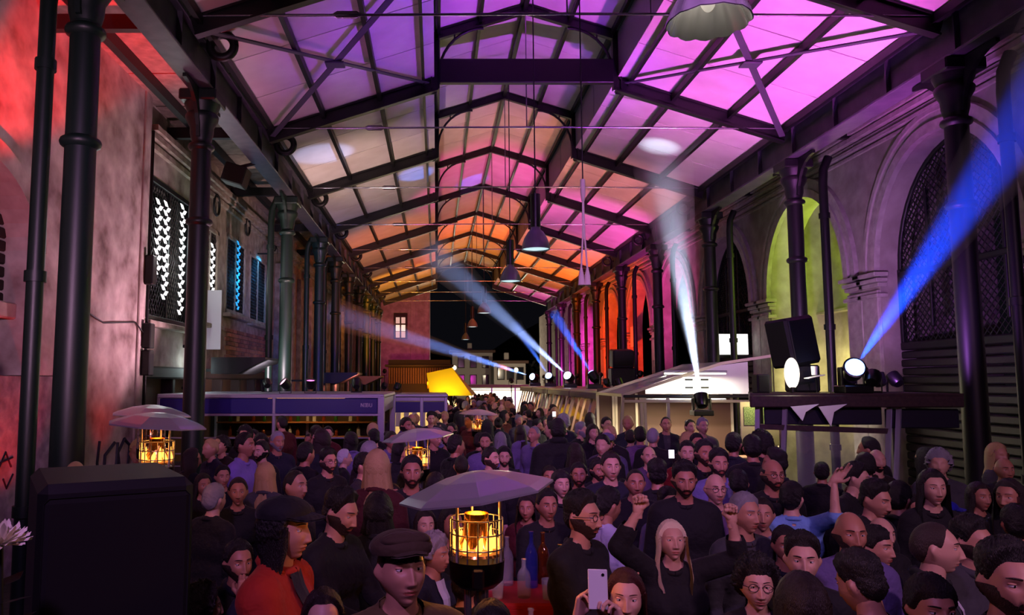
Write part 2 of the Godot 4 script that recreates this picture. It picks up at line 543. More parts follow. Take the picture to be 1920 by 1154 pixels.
func spot(p: Vector3, aim: Vector3, c: Color, e: float, ang: float, soft := 0.6, size := 0.08, parent: Node = self) -> SpotLight3D:
	var l := SpotLight3D.new()
	l.name = "spot_light"
	parent.add_child(l, true)
	l.light_color = c
	l.light_energy = e
	l.spot_angle = ang
	l.spot_angle_attenuation = soft
	l.spot_range = 60.0
	l.spot_attenuation = 2.0
	l.light_size = size
	l.shadow_enabled = true
	var g := p if parent == self else p
	l.look_at_from_position(g, aim, Vector3.UP if absf((aim - p).normalized().y) < 0.98 else Vector3.RIGHT)
	return l

func omni(p: Vector3, c: Color, e: float, size := 0.1, parent: Node = self) -> OmniLight3D:
	var l := OmniLight3D.new()
	l.name = "lamp_light"
	parent.add_child(l, true)
	l.position = p
	l.light_color = c
	l.light_energy = e
	l.omni_range = 60.0
	l.omni_attenuation = 2.0
	l.light_size = size
	l.shadow_enabled = true
	return l

func text(s: String, size: float, depth: float, m: Material, parent: Node, p: Vector3, turn := 0.0) -> MeshInstance3D:
	var t := TextMesh.new()
	var fnt := SystemFont.new()
	fnt.font_names = PackedStringArray(["Droid Sans"])
	t.font = fnt
	t.text = s
	t.font_size = 64
	t.pixel_size = size / 64.0
	t.depth = depth
	t.material = m
	var o := MeshInstance3D.new()
	o.name = "lettering"
	o.mesh = t
	parent.add_child(o, true)
	o.position = p
	o.rotation.y = turn
	return o
# ---------------------------------------------------------------- the hall
const MID := 1.68          # the ridge runs at this x
const HALF := 4.80         # half span of the main roof
const EAVE := 7.0
const SHELF := 8.0         # where the main slope meets the lantern
const LAN := 1.70          # half width of the raised lantern
const LEAVE := 8.92
const RIDGE := 9.45
const T0 := 5.1
const BAY := 4.45
const NT := 10
const COLR := 6.6
const COLL := -3.3
const WR := 7.8
const WL := -5.0

func ordinal(k: int) -> String:
	return ["nearest", "second", "third", "fourth", "fifth", "sixth", "seventh", "eighth", "ninth", "tenth", "eleventh", "twelfth"][k]

func slope_panels(root: Node3D, a: Vector2, b: Vector2, parts: int, d0: float, d1: float, rows: int) -> void:
	# boards of one bay between a (low) and b (high), each a thin slab with open joints
	var e := (b - a)
	var nn := Vector3(-e.y, e.x, 0).normalized()
	if nn.y < 0:
		nn = -nn
	for i in parts:
		for r in rows:
			var u0 := a + e * (float(i) / parts)
			var u1 := a + e * (float(i + 1) / parts)
			var z0 := lerpf(d0, d1, float(r) / rows)
			var z1 := lerpf(d0, d1, float(r + 1) / rows)
			var g := 0.012
			var ex := e.normalized()
			var p0 := u0 + ex * g
			var p1 := u1 - ex * g
			var c := Vector3((p0.x + p1.x) / 2, (p0.y + p1.y) / 2, -(z0 + z1) / 2) + nn * (0.03 + 0.004 * ((i * 7 + r * 3) % 3))
			var mb := MB.new()
			mb.box(Vector3.ZERO, Vector3((p1 - p0).length(), 0.03, z1 - z0 - 2 * g), Basis(Vector3(ex.x, ex.y, 0), nn, Vector3(0, 0, 1)))
			obj("roof_panel", mb, M.panel if (i + r) % 2 == 0 else M.panel2, root, c)

func build_roof() -> void:
	var root := Node3D.new()
	root.name = "ceiling"
	add_child(root)
	structure(root, "white boarded roof underside with raised lantern")
	for k in NT - 1:
		var d0 := T0 + BAY * k
		var d1 := d0 + BAY
		var rows := 3 if k < 4 else 1
		for s in [-1.0, 1.0]:
			slope_panels(root, Vector2(MID + s * HALF, EAVE), Vector2(MID + s * LAN, SHELF), 3, d0, d1, rows)
			slope_panels(root, Vector2(MID + s * LAN, LEAVE), Vector2(MID, RIDGE), 2, d0, d1, rows)
		# purlins and edge angles of this bay
		for s in [-1.0, 1.0]:
			var lo := Vector2(MID + s * HALF, EAVE)
			var hi := Vector2(MID + s * LAN, SHELF)
			for u in [0.03, 0.333, 0.667, 0.93]:
				var q := lo.lerp(hi, u)
				var mb := MB.new()
				mb.beam(Vector3(q.x, q.y - 0.06, -d0), Vector3(q.x, q.y - 0.06, -d1), 0.07 if u < 0.9 else 0.05, 0.12 if u < 0.9 else 0.08)
				obj("purlin", mb, M.iron, root)
			for u in [0.04, 0.5]:
				var q := Vector2(MID + s * LAN, LEAVE).lerp(Vector2(MID, RIDGE), u)
				var mb := MB.new()
				mb.beam(Vector3(q.x, q.y - 0.05, -d0), Vector3(q.x, q.y - 0.05, -d1), 0.06, 0.1)
				obj("purlin", mb, M.iron, root)
			# the upright glazed side of the lantern
			for r in 2:
				var mb := MB.new()
				mb.box(Vector3(MID + s * (LAN + 0.04), (SHELF + LEAVE) / 2, -lerpf(d0, d1, (r + 0.5) / 2)), Vector3(0.03, LEAVE - SHELF - 0.1, BAY / 2 - 0.05))
				obj("lantern_panel", mb, M.lantern, root)
		var mr := MB.new()
		mr.beam(Vector3(MID, RIDGE - 0.07, -d0), Vector3(MID, RIDGE - 0.07, -d1), 0.08, 0.14)
		obj("ridge_beam", mr, M.iron, root)

func build_truss(d: float, k: int) -> void:
	var lab := "dark iron roof truss with raised lantern frame, %s from the camera" % ordinal(k)
	if k == NT - 1:
		lab = "dark iron end truss of the roof, farthest from the camera"
	var t := thing("roof_truss", lab, "roof truss", Vector3(0, 0, -d), 0.0, "iron roof trusses")
	for s in [-1.0, 1.0]:
		var lo := Vector3(MID + s * HALF, EAVE - 0.13, 0)
		var hi := Vector3(MID + s * LAN, SHELF - 0.13, 0)
		var mb := MB.new()
		mb.ibeam(lo, hi, 0.13, 0.26, 0.03, Vector3.UP)
		obj("rafter", mb, M.iron, t)
		mb = MB.new()
		mb.ibeam(hi + Vector3(0, -0.1, 0), Vector3(MID + s * LAN, LEAVE, 0), 0.14, 0.16, 0.02, Vector3.RIGHT)
		obj("post", mb, M.iron, t)
		mb = MB.new()
		mb.ibeam(Vector3(MID + s * LAN, LEAVE - 0.1, 0), Vector3(MID, RIDGE - 0.1, 0), 0.1, 0.18, 0.02)
		obj("lantern_rafter", mb, M.iron, t)
		# curved brace from the post to the lantern rafter
		mb = MB.new()
		var pts := []
		for i in 10:
			var a := PI * 0.5 * i / 9
			pts.append(Vector3(MID + s * (LAN - 0.06 - 0.85 * (1 - cos(a))), 8.02 + 0.95 * sin(a), 0))
		mb.tube(pts, 0.028, 6)
		mb.beam(pts[5] , Vector3(pts[5].x, LEAVE + 0.28 * (1 - absf(pts[5].x - MID) / LAN), 0), 0.03, 0.03, Vector3.RIGHT)
		obj("curved_brace", mb, M.iron, t)
		# gusset where rafter and post meet
		mb = MB.new()
		mb.prism(PackedVector2Array([Vector2(0, 0.25), Vector2(0.0, -0.28), Vector2(s * 0.55, -0.36), Vector2(s * 0.4, -0.05)]), 0.03, Transform3D(Basis(), Vector3(MID + s * (LAN - 0.02), SHELF, -0.08)))
		obj("gusset", mb, M.iron, t)
	var tie := MB.new()
	tie.tube([Vector3(MID - HALF, EAVE + 0.02, 0.02), Vector3(MID, EAVE + 0.05, 0.02), Vector3(MID + HALF, EAVE + 0.02, 0.02)], 0.017, 6)
	obj("tie_rod", tie, M.steel, t)
	var tb := MB.new()
	tb.tube([Vector3(MID - 3.0, EAVE + 0.035, 0.02), Vector3(MID - 2.95, EAVE + 0.035, 0.02), Vector3(MID - 2.7, EAVE + 0.035, 0.02), Vector3(MID - 2.65, EAVE + 0.035, 0.02)], [0.02, 0.05, 0.05, 0.02], 8)
	obj("turnbuckle", tb, M.steel, t)
	var hg := MB.new()
	hg.tube([Vector3(MID, EAVE + 0.05, 0.02), Vector3(MID, RIDGE - 0.15, 0.02)], 0.012, 5)
	obj("hanger_rod", hg, M.steel, t)
	if k == 2:
		# deep boxed beam across the lantern
		var cb := MB.new()
		cb.cbox(Vector3(MID, SHELF + 0.10, 0.05), Vector3(2 * LAN - 0.16, 0.46, 0.14), 0.015)
		obj("cross_beam", cb, M.iron, t)

func build_bracing() -> void:
	# crossed flat bars under the roof slopes of the second bay
	for s in [-1.0, 1.0]:
		var side := "left" if s < 0 else "right"
		var t := thing("cross_bracing", "crossed flat bracing bars under the near %s roof slope" % side, "bracing", Vector3.ZERO, 0.0, "wind bracing under the roof")
		for b in [1]:
			var d0: float = T0 + BAY * b
			var d1: float = d0 + BAY
			var p := [Vector3(MID + s * (HALF - 0.1), EAVE - 0.12, -d0 - 0.1), Vector3(MID + s * (LAN + 0.15), SHELF - 0.14, -d0 - 0.1), Vector3(MID + s * (HALF - 0.1), EAVE - 0.12, -d1 + 0.1), Vector3(MID + s * (LAN + 0.15), SHELF - 0.14, -d1 + 0.1)]
			for q in [[0, 3], [1, 2]]:
				var mb := MB.new()
				mb.beam(p[q[0]] - Vector3(0, 0.03 * q[0], 0), p[q[1]] - Vector3(0, 0.03 * q[0], 0), 0.10, 0.02)
				obj("bar", mb, M.brace, t)
			var mb2 := MB.new()
			mb2.cbox((p[0] + p[3]) * 0.5 - Vector3(0, 0.05, 0), Vector3(0.3, 0.03, 0.22), 0.005)
			obj("joint_plate", mb2, M.brace, t)

func build_girders() -> void:
	for s in [-1.0, 1.0]:
		var x := COLL + 0.02 if s < 0 else COLR - 0.02
		var g := thing("eaves_girder", "deep iron eaves girder running along the %s row of columns" % ("left" if s < 0 else "right"), "girder", Vector3(x, 0, 0), 0.0, "eaves girders")
		var z0 := -3.0
		var z1 := -(T0 + BAY * (NT - 1)) - 0.2
		var l := z0 - z1
		var zc := (z0 + z1) / 2
		var mb := MB.new()
		mb.box(Vector3(0, 6.72, zc), Vector3(0.05, 0.60, l))
		obj("web", mb, M.girder, g)
		for y in [6.42, 7.0]:
			mb = MB.new()
			mb.cbox(Vector3(0, y, zc), Vector3(0.34 if y < 6.6 else 0.24, 0.04, l), 0.008)
			obj("flange", mb, M.girder, g)
		mb = MB.new()
		mb.cbox(Vector3(s * 0.2, 7.1, zc), Vector3(0.16, 0.14, l), 0.02)
		obj("gutter", mb, M.iron, g)
		for k in range(0, int(l / 1.48)):
			mb = MB.new()
			mb.box(Vector3(0, 6.71, z0 - 0.4 - 1.48 * k), Vector3(0.2, 0.54, 0.025))
			obj("stiffener", mb, M.girder, g)
		# boarded roof of the side aisle, from the girder to the wall
		var w := WL if s < 0 else WR
		var root := Node3D.new()
		root.name = "trim_1" if s < 0 else "trim_2"
		add_child(root)
		structure(root, "boarded aisle roof between girder and wall")
		for k in range(0, 29):
			var za := -3.0 - 1.48 * k
			var m2 := MB.new()
			m2.box(Vector3((w + x) / 2, 7.24, za - 0.74), Vector3(absf(w - x) + 0.3, 0.04, 1.44), Basis(Vector3(0, 0, 1), 0.0))
			obj("aisle_board", m2, M.aisle, root)
		for xx in [lerpf(x, w, 0.33), lerpf(x, w, 0.75)]:
			var m3 := MB.new()
			m3.beam(Vector3(xx, 7.13, z0), Vector3(xx, 7.13, z1), 0.12, 0.18)
			obj("aisle_joist", m3, M.iron, root)
		for k in NT:
			var m4 := MB.new()
			var dd := -(T0 + BAY * k)
			m4.beam(Vector3(x, 6.93, dd), Vector3(w - s * 0.02, 6.93, dd), 0.12, 0.2)
			obj("aisle_beam", m4, M.iron, root)

var column_proto: Node3D
func make_column(label: String, x: float, d: float, s: float, m: Material, hgt := 6.4) -> void:
	var t := thing("iron_column", label, "column", Vector3(x, 0, -d), 0.0, "cast-iron columns")
	var mb := MB.new()
	mb.lathe([[0.0, 0.0], [0.27, 0.0], [0.27, 0.25], [0.27, 0.25], [0.24, 0.30], [0.19, 0.36], [0.20, 0.42], [0.17, 0.48]], 18)
	obj("base", mb, m, t)
	mb = MB.new()
	mb.lathe([[0.15, 0.45], [0.135, 5.7]], 20)
	obj("shaft", mb, m, t)
	for y in [4.55, 5.62]:
		mb = MB.new()
		mb.lathe([[0.13, y - 0.06], [0.175, y - 0.03], [0.185, y], [0.175, y + 0.03], [0.13, y + 0.06]], 20)
		obj("collar", mb, m, t)
	mb = MB.new()
	mb.lathe([[0.13, 5.68], [0.16, 5.8], [0.165, 5.9], [0.22, 6.0], [0.23, 6.06], [0.2, 6.1], [0.24, 6.2], [0.25, 6.24]], 20)
	mb.cbox(Vector3(0, 6.31, 0), Vector3(0.52, 0.16, 0.52), 0.02)
	obj("capital", mb, m, t)
	# scrolled bracket under the girder towards both sides
	for q in [-1.0, 1.0]:
		mb = MB.new()
		var poly := PackedVector2Array([Vector2(0.24, 6.38), Vector2(0.8, 6.38), Vector2(0.8, 6.33)])
		for i in 7:
			var a := PI * 0.5 * i / 6
			poly.append(Vector2(0.8 - 0.62 * sin(a), 6.33 - 0.6 * (1 - cos(a))))
		poly.append(Vector2(0.12, 5.73)); poly.append(Vector2(0.12, 6.24))
		mb.prism(poly, 0.05, Transform3D(Basis(Vector3(0, 0, q), Vector3.UP, Vector3.RIGHT * 1.0), Vector3(-0.025, 0, 0)))
		obj("bracket", mb, m, t)

func make_pipe(label: String, x: float, d: float, m: Material) -> void:
	var t := thing("drainpipe", label, "drainpipe", Vector3(x, 0, -d), 0.0, "drainpipes beside the columns")
	var mb := MB.new()
	mb.tube([Vector3(0, 0, 0), Vector3(0, 5.9, 0), Vector3(0.02, 6.15, 0), Vector3(0.12, 6.38, 0)], 0.075, 12)
	obj("pipe", mb, m, t)
	for y in [1.2, 3.3, 5.3]:
		mb = MB.new()
		mb.lathe([[0.074, y - 0.05], [0.095, y - 0.05], [0.095, y - 0.05], [0.095, y + 0.05], [0.095, y + 0.05], [0.074, y + 0.05]], 14)
		obj("pipe_clamp", mb, m, t)

func build_columns() -> void:
	for k in range(1, NT):
		var d := T0 + BAY * k
		make_column("dark cast-iron column in the right row, %s from the camera" % ordinal(k - 1), COLR, d, 1.0, M.iron)
		make_pipe("slim drainpipe behind the right row column, %s from the camera" % ordinal(k - 1), COLR + 0.36, d - 0.35, M.iron)
	var ds := [7.0, 10.6, 16.9, 21.7, 25.2, 29.1, 33.0, 36.6, 40.3, 44.0]
	for k in ds.size():
		make_column("dark green cast-iron column in the left row, %s from the camera" % ordinal(k), COLL, ds[k], -1.0, M.green_iron)
		if k != 1:
			make_pipe("slim drainpipe beside the left row column, %s from the camera" % ordinal(k), COLL - 0.36, ds[k], M.green_iron)

func build_rings() -> void:
	var names := ordinal
	for k in 8:
		var d := 10.2 + BAY * k
		var mb := MB.new()
		var pts := []
		for i in 25:
			var a := TAU * i / 24
			pts.append(Vector3(0.165 * cos(a), 0.165 * sin(a), 0))
		mb.tube(pts, 0.062, 12, false)
		mb.beam(Vector3(-0.30, 0.02, 0), Vector3(-0.18, 0, 0), 0.05, 0.05)
		var o := obj("iron_ring", mb, M.iron, self, Vector3(-2.93, 6.92, -d))
		tag(o, "thick black iron ring on the left eaves, %s from the camera" % ordinal(k), "ring", "iron rings along the left eaves")
	for k in 4:
		var d := 19.0 + BAY * k
		var mb := MB.new()
		var pts := []
		for i in 21:
			var a := TAU * i / 20
			pts.append(Vector3(0.15 * cos(a), 0.15 * sin(a), 0))
		mb.tube(pts, 0.045, 8, false)
		mb.beam(Vector3(0.3, 0.02, 0), Vector3(0.15, 0, 0), 0.05, 0.05)
		var o := obj("iron_ring", mb, M.iron, self, Vector3(6.3, 6.75, -d - 0.4))
		tag(o, "black iron ring under the right eaves, %s from the camera" % ordinal(k), "ring", "iron rings along the right eaves")
	for k in 2:
		var p := at(400, 385, 17.05) if k == 0 else at(459, 425, 19.9)
		var mb := MB.new()
		var pts := []
		for i in 21:
			var a := TAU * i / 20
			pts.append(Vector3(0, 0.23 * cos(a), 0.21 * sin(a)))
		mb.tube(pts, 0.03, 8, false)
		mb.beam(Vector3(-0.08, 0.2, 0), Vector3(0.02, 0.2, 0), 0.05, 0.05)
		var o := obj("wall_ring", mb, M.iron, self, Vector3(WL + 0.08, p.y, p.z))
		tag(o, "thin black ring on the left wall above the %s barred window" % ("first" if k == 0 else "blue"), "ring", "rings on the left wall")

func arch_poly(c: float, r: float, rise: float, spring: float, u0: float, u1: float, bottom: float, top: float, segs := 18) -> PackedVector2Array:
	# wall face between u0 and u1 with an arched opening
	var p := PackedVector2Array([Vector2(u0, bottom), Vector2(u0, top), Vector2(u1, top), Vector2(u1, bottom), Vector2(c + r, bottom)])
	for i in segs + 1:
		var a := PI * i / segs
		p.append(Vector2(c + r * cos(a), spring + rise * sin(a)))
	p.append(Vector2(c - r, bottom))
	return p

func build_right_wall() -> void:
	var root := Node3D.new()
	root.name = "wall_right"
	add_child(root)
	structure(root, "rendered arcade wall with moulded arches on the right")
	# local u runs into the hall, v is up, thickness goes outward (+x)
	var bx := Transform3D(Basis(Vector3(0, 0, -1), Vector3.UP, Vector3.RIGHT), Vector3(WR, 0, 0))
	var r := 1.70
	var spring := 4.25
	var rise := 1.98
	for k in range(0, NT - 1):
		var u0 := T0 + BAY * k
		var u1 := u0 + BAY
		var c := (u0 + u1) / 2
		var mb := MB.new()
		mb.prism(arch_poly(c, r, rise, spring, u0, u1, 0.0, 7.2), 0.55, bx)
		obj("bay", mb, M.plaster, root)
		# moulded archivolt of two steps
		for st in [[0.0, 0.16, 0.10], [0.16, 0.30, 0.055], [0.30, 0.38, 0.09]]:
			mb = MB.new()
			var p := PackedVector2Array()
			for i in 25:
				var a := PI * i / 24
				p.append(Vector2(c + (r + st[1]) * cos(a), spring + (rise + st[1]) * sin(a)))
			for i in 25:
				var a := PI - PI * i / 24
				p.append(Vector2(c + (r + st[0]) * cos(a), spring + (rise + st[0]) * sin(a)))
			mb.prism(p, st[2], bx * Transform3D(Basis(), Vector3(0, 0, -st[2])))
			obj("archivolt", mb, M.stone, root)
		for q in [c - r - 0.27, c + r + 0.27]:
			mb = MB.new()
			for y in [[4.22, 0.16, 0.72], [4.12, 0.11, 0.66], [4.04, 0.07, 0.62], [3.85, 0.10, 0.64]]:
				mb.cbox(Vector3(WR + 0.05 - y[1] / 2, y[0], -q), Vector3(y[1] + 0.1, 0.075, y[2]), 0.012)
			obj("impost", mb, M.stone, root)
			mb = MB.new()
			mb.cbox(Vector3(WR - 0.02, 2.0, -q), Vector3(0.08, 3.9, 0.5), 0.015)
			obj("pilaster", mb, M.stone, root)
		# cornice of the bay: stacked fillets
		mb = MB.new()
		for y in [[6.52, 0.05, 0.05], [6.62, 0.10, 0.06], [6.70, 0.07, 0.05], [6.80, 0.16, 0.08], [6.90, 0.20, 0.06], [7.02, 0.26, 0.12]]:
			mb.box(Vector3(WR - y[1] / 2, y[0], -c), Vector3(y[1], y[2], BAY - 0.015))
		obj("cornice", mb, M.stone, root)
	# rooms behind the arches
	for k in range(0, NT - 1):
		var u0 := T0 + BAY * k
		var c := u0 + BAY / 2
		var lit := k == 2
		var xb := WR + (2.4 if lit else 3.2)
		var wm: Material = M.plaster
		var back := MB.new()
		back.box(Vector3(xb, 3.6, -c), Vector3(0.1, 7.2, BAY))
		obj("back_wall", back, wm, root)
		for q in [u0, u0 + BAY]:
			if (k == 1 and q > u0 + 1.0) or (k == 3 and q < u0 + 1.0):
				continue
			var sd := MB.new()
			sd.box(Vector3((WR + 0.55 + xb) / 2, 3.6, -q), Vector3(xb - WR - 0.55, 7.2, 0.1))
			obj("side_wall", sd, wm, root)
		var cl := MB.new()
		cl.box(Vector3((WR + 0.55 + xb) / 2, 6.9, -c), Vector3(xb - WR - 0.55, 0.1, BAY))
		obj("room_ceiling", cl, wm, root)
		if lit:
			# a second, pale arch inside
			var inn := MB.new()
			inn.prism(arch_poly(c - 0.2, 1.25, 1.35, 4.3, u0 + 0.05, u0 + BAY - 0.05, 0.0, 6.8), 0.2, Transform3D(bx.basis, Vector3(WR + 1.5, 0, 0)))
			obj("inner_arch", inn, M.plaster, root)
			var sh := MB.new()
			sh.box(Vector3(WR + 1.4, 3.95, -c), Vector3(0.25, 0.05, BAY - 0.1))
			obj("shelf", sh, M.plaster, root)
			continue
		if k > 3:
			continue
		# woven grille in the arch head
		var gr := MB.new()
		var st := 0.125
		var nn := int(6.0 / st)
		for sg in [-1.0, 1.0]:
			for i in range(-nn, nn):
				# clip each diagonal to the arch opening
				var run := []
				for j in 41:
					var uu := lerpf(-r, r, j / 40.0)
					var vv: float = i * st + sg * uu + 4.6
					var top := spring + rise * sqrt(maxf(0, 1 - uu * uu / (r * r)))
					if vv < top and vv > 2.95:
						run.append(Vector3(WR + 0.34, vv, -(c + uu)))
					elif run.size() > 1:
						break
				if run.size() > 1:
					gr.tube([run[0], run[-1]], 0.012, 4, false)
		var go := obj("grille", gr, M.iron, root)
		go.set_meta("kind", "stuff")
		var bar := MB.new()
		bar.cbox(Vector3(WR + 0.34, 2.95, -c), Vector3(0.12, 0.14, 2 * r), 0.02)
		bar.cbox(Vector3(WR + 0.34, 4.2, -c), Vector3(0.10, 0.10, 2 * r), 0.02)
		for v in [-1.7, -0.85, 0.0, 0.85, 1.7]:
			bar.cbox(Vector3(WR + 0.34, 4.4, -(c + v)), Vector3(0.06, 2.9 if absf(v) < 0.1 else 2.3 if absf(v) < 1.2 else 0.1, 0.06), 0.01)
		var edge := []
		for i in 21:
			var an := PI * i / 20
			edge.append(Vector3(WR + 0.34, spring + (rise - 0.03) * sin(an), -(c + (r - 0.03) * cos(an))))
		bar.tube(edge, 0.04, 6)
		for v in [-1.0, 1.0]:
			bar.cbox(Vector3(WR + 0.34, 3.6, -(c + v * (r - 0.03))), Vector3(0.08, 1.4, 0.08), 0.01)
		obj("grille_frame", bar, M.iron, root)
		# roller shutter of slats
		if k < 4:
			for i in 20:
				var sl := MB.new()
				sl.cbox(Vector3(WR + 0.3 + 0.012 * (i % 2), 0.08 + 0.143 * i, -c), Vector3(0.05, 0.125, 2 * r), 0.02)
				obj("shutter_slat", sl, M.shutter, root)
	# the far end of the wall beyond the roof
	var e := MB.new()
	e.box(Vector3(WR + 0.3, 3.6, -52), Vector3(0.5, 7.2, 13.6))
	obj("far_wall", e, M.plaster, root)
	var nb := MB.new()
	nb.box(Vector3(WR + 0.3, 3.6, -0.5), Vector3(0.5, 7.2, 11.2))
	obj("near_wall", nb, M.plaster, root)
	# sheets of paper and signs on the wall
	for a in [[1157, 632, 30.5, 0.55, 0.8, "small orange-lit poster"], [1208, 640, 27.4, 0.62, 1.35, "tall orange-lit poster"]]:
		var p := at(a[0], a[1], a[2])
		var mb := MB.new()
		mb.cbox(Vector3.ZERO, Vector3(0.02, a[4], a[3]), 0.004)
		var o := obj("poster", mb, M.paper, self, Vector3(WR - 0.06, p.y, p.z))
		tag(o, "%s on the right arcade wall" % a[5], "poster", "posters on the arcade wall")

func build_left_wall() -> void:
	var root := Node3D.new()
	root.name = "wall_left"
	add_child(root)
	structure(root, "stained plaster wall with barred windows on the left")
	var bx := Transform3D(Basis(Vector3(0, 0, -1), Vector3.UP, Vector3.LEFT), Vector3(WL, 0, 0))
	var H := 7.25
	# near bay with an arched opening at the edge of the picture
	var mb := MB.new()
	mb.prism(arch_poly(8.0, 1.42, 0.95, 3.95, 4.0, 10.35, 2.42, H), 0.5, bx)
	obj("arched_bay", mb, M.stained, root)
	mb = MB.new()
	mb.box(Vector3(WL - 0.2, 1.2, -7.2), Vector3(0.4, 2.42, 6.4))
	obj("parapet", mb, M.graffiti_wall, root)
	mb = MB.new()
	var arc := PackedVector2Array()
	for i in 25:
		var a := PI * i / 24
		arc.append(Vector2(8.0 + 1.66 * cos(a), 3.95 + 1.19 * sin(a)))
	for i in 25:
		var a := PI - PI * i / 24
		arc.append(Vector2(8.0 + 1.42 * cos(a), 3.95 + 0.95 * sin(a)))
	mb.prism(arc, 0.08, bx * Transform3D(Basis(), Vector3(0, 0, -0.08)))
	obj("archivolt", mb, M.stained, root)
	for f in [[Vector3(WL - 1.9, 3.7, -8), Vector3(0.1, 3.7, 3.6)], [Vector3(WL - 1.2, 3.7, -6.2), Vector3(1.4, 3.7, 0.1)], [Vector3(WL - 1.2, 3.7, -9.8), Vector3(1.4, 3.7, 0.1)], [Vector3(WL - 1.2, 5.5, -8), Vector3(1.5, 0.1, 3.7)], [Vector3(WL - 1.2, 1.95, -8), Vector3(1.5, 0.1, 3.7)]]:
		mb = MB.new()
		mb.box(f[0], f[1])
		obj("recess_wall", mb, M.stained, root)
	# the room behind the barred windows
	for f in [[Vector3(WL - 2.6, 4.8, -18.1), Vector3(0.1, 4.9, 10.4)], [Vector3(WL - 1.5, 4.8, -13.0), Vector3(2.2, 4.9, 0.1)], [Vector3(WL - 1.5, 4.8, -23.2), Vector3(2.2, 4.9, 0.1)], [Vector3(WL - 1.5, 2.45, -18.1), Vector3(2.2, 0.1, 10.4)], [Vector3(WL - 1.5, 7.2, -18.1), Vector3(2.2, 0.1, 10.4)]]:
		mb = MB.new()
		mb.box(f[0], f[1])
		obj("room_wall", mb, M.stucco, root)
	mb = MB.new()
	mb.cbox(Vector3(WL - 0.2, 3.2, -8), Vector3(0.14, 0.2, 2.84), 0.02)
	obj("transom", mb, M.stained, root)
	for y in 9:
		mb = MB.new()
		mb.cbox(Vector3(WL - 0.32, 3.36 + 0.16 * y, -8), Vector3(0.05, 0.13, 2.82), 0.015)
		obj("louvre", mb, M.dark_wood, root)
	# broad pier
	mb = MB.new()
	mb.cbox(Vector3(WL - 0.16, H / 2, -11.67), Vector3(0.52, H, 2.64), 0.02)
	obj("pier", mb, M.stained, root)
	for q in [[10.55, 0.16], [12.72, 0.2]]:
		mb = MB.new()
		mb.cbox(Vector3(WL + 0.11, H / 2, -q[0]), Vector3(0.05, H, q[1]), 0.012)
		obj("pier_fillet", mb, M.stained, root)
	# bays with barred windows: [d0, d1, sill, head]
	var wins := [[13.15, 15.35, 3.4, 5.95], [16.3, 17.5, 3.6, 5.75], [18.15, 20.05, 3.97, 5.88], [20.5, 22.5, 3.93, 5.82]]
	var edges := [13.0, 15.75, 17.85, 20.28, 23.2]
	for k in 4:
		var w: Array = wins[k]
		for f in [[edges[k], w[0], 2.4, H], [w[1], edges[k + 1], 2.4, H], [w[0], w[1], w[3], H], [w[0], w[1], 2.4, w[2]]]:
			mb = MB.new()
			mb.box(Vector3(WL - 0.2, (f[2] + f[3]) / 2, -(f[0] + f[1]) / 2), Vector3(0.4, f[3] - f[2], f[1] - f[0]))
			obj("wall_block", mb, M.stained if k < 1 else M.stucco, root)
		build_window(k + 1, w)
	# dark shop fronts under the windows
	mb = MB.new()
	mb.box(Vector3(WL - 0.35, 1.2, -18.1), Vector3(0.3, 2.4, 10.2))
	obj("shop_front", mb, M.brown_panel, root)
	for k in 7:
		mb = MB.new()
		mb.cbox(Vector3(WL - 0.1, 1.2, -13.1 - 1.66 * k), Vector3(0.24, 2.4, 0.16), 0.02)
		obj("shop_post", mb, M.dark_wood, root)
	mb = MB.new()
	mb.cbox(Vector3(WL - 0.06, 2.5, -18.1), Vector3(0.3, 0.22, 10.2), 0.03)
	obj("shop_cornice", mb, M.dark_wood, root)
	# bricks showing under the far windows
	var brick := [MB.new(), MB.new(), MB.new()]
	for v in 3:
		brick[v].cbox(Vector3.ZERO, Vector3(0.05, 0.088, 0.31), 0.008)
	var bm := [brick[0].mesh(), brick[1].mesh(), brick[2].mesh()]
	for row in 9:
		for i in 13:
			var o := MeshInstance3D.new()
			o.name = "brick"
			o.mesh = bm[(row * 5 + i * 3) % 3]
			o.set_surface_override_material(0, [M.brick1, M.brick2, M.brick3][(row * 7 + i * 5 + row * i) % 3])
			root.add_child(o, true)
			o.position = Vector3(WL + 0.012 + 0.004 * ((row + i) % 3), 2.72 + 0.105 * row, -18.4 - 0.33 * i - (0.16 if row % 2 else 0.0))
	# the long rest of the wall
	var cells := [[23.2, 27.0, "stucco"], [27.0, 31.0, "poster_wall"], [31.0, 36.0, "stucco"], [36.0, 42.0, "stained"], [42.0, 50.0, "stucco"]]
	for c in cells:
		mb = MB.new()
		mb.box(Vector3(WL - 0.2, H / 2, -(c[0] + c[1]) / 2), Vector3(0.4, H, c[1] - c[0]))
		obj("wall_block", mb, M[c[2]], root)
		for q in [0.2, 0.8]:
			var dq := lerpf(c[0], c[1], q)
			mb = MB.new()
			mb.cbox(Vector3(WL + 0.06, 3.0, -dq), Vector3(0.2, 6.0, 0.4), 0.02)
			obj("pilaster", mb, M.stucco, root)
	for k in 5:
		# dark doorways with arched heads farther along
		var dd := 24.9 + 4.3 * k
		mb = MB.new()
		var pl := PackedVector2Array([Vector2(-0.7, 0), Vector2(-0.7, 3.0)])
		for i in 9:
			var a := PI - PI * i / 8
			pl.append(Vector2(0.7 * cos(a), 3.0 + 0.6 * sin(a)))
		pl.append(Vector2(0.7, 0))
		mb.prism(pl, 0.06, Transform3D(Basis(Vector3(0, 0, -1), Vector3.UP, Vector3.RIGHT), Vector3(WL - 0.02, 0, -dd)))
		obj("doorway", mb, M.dark_wood, root)
	# cornice
	mb = MB.new()
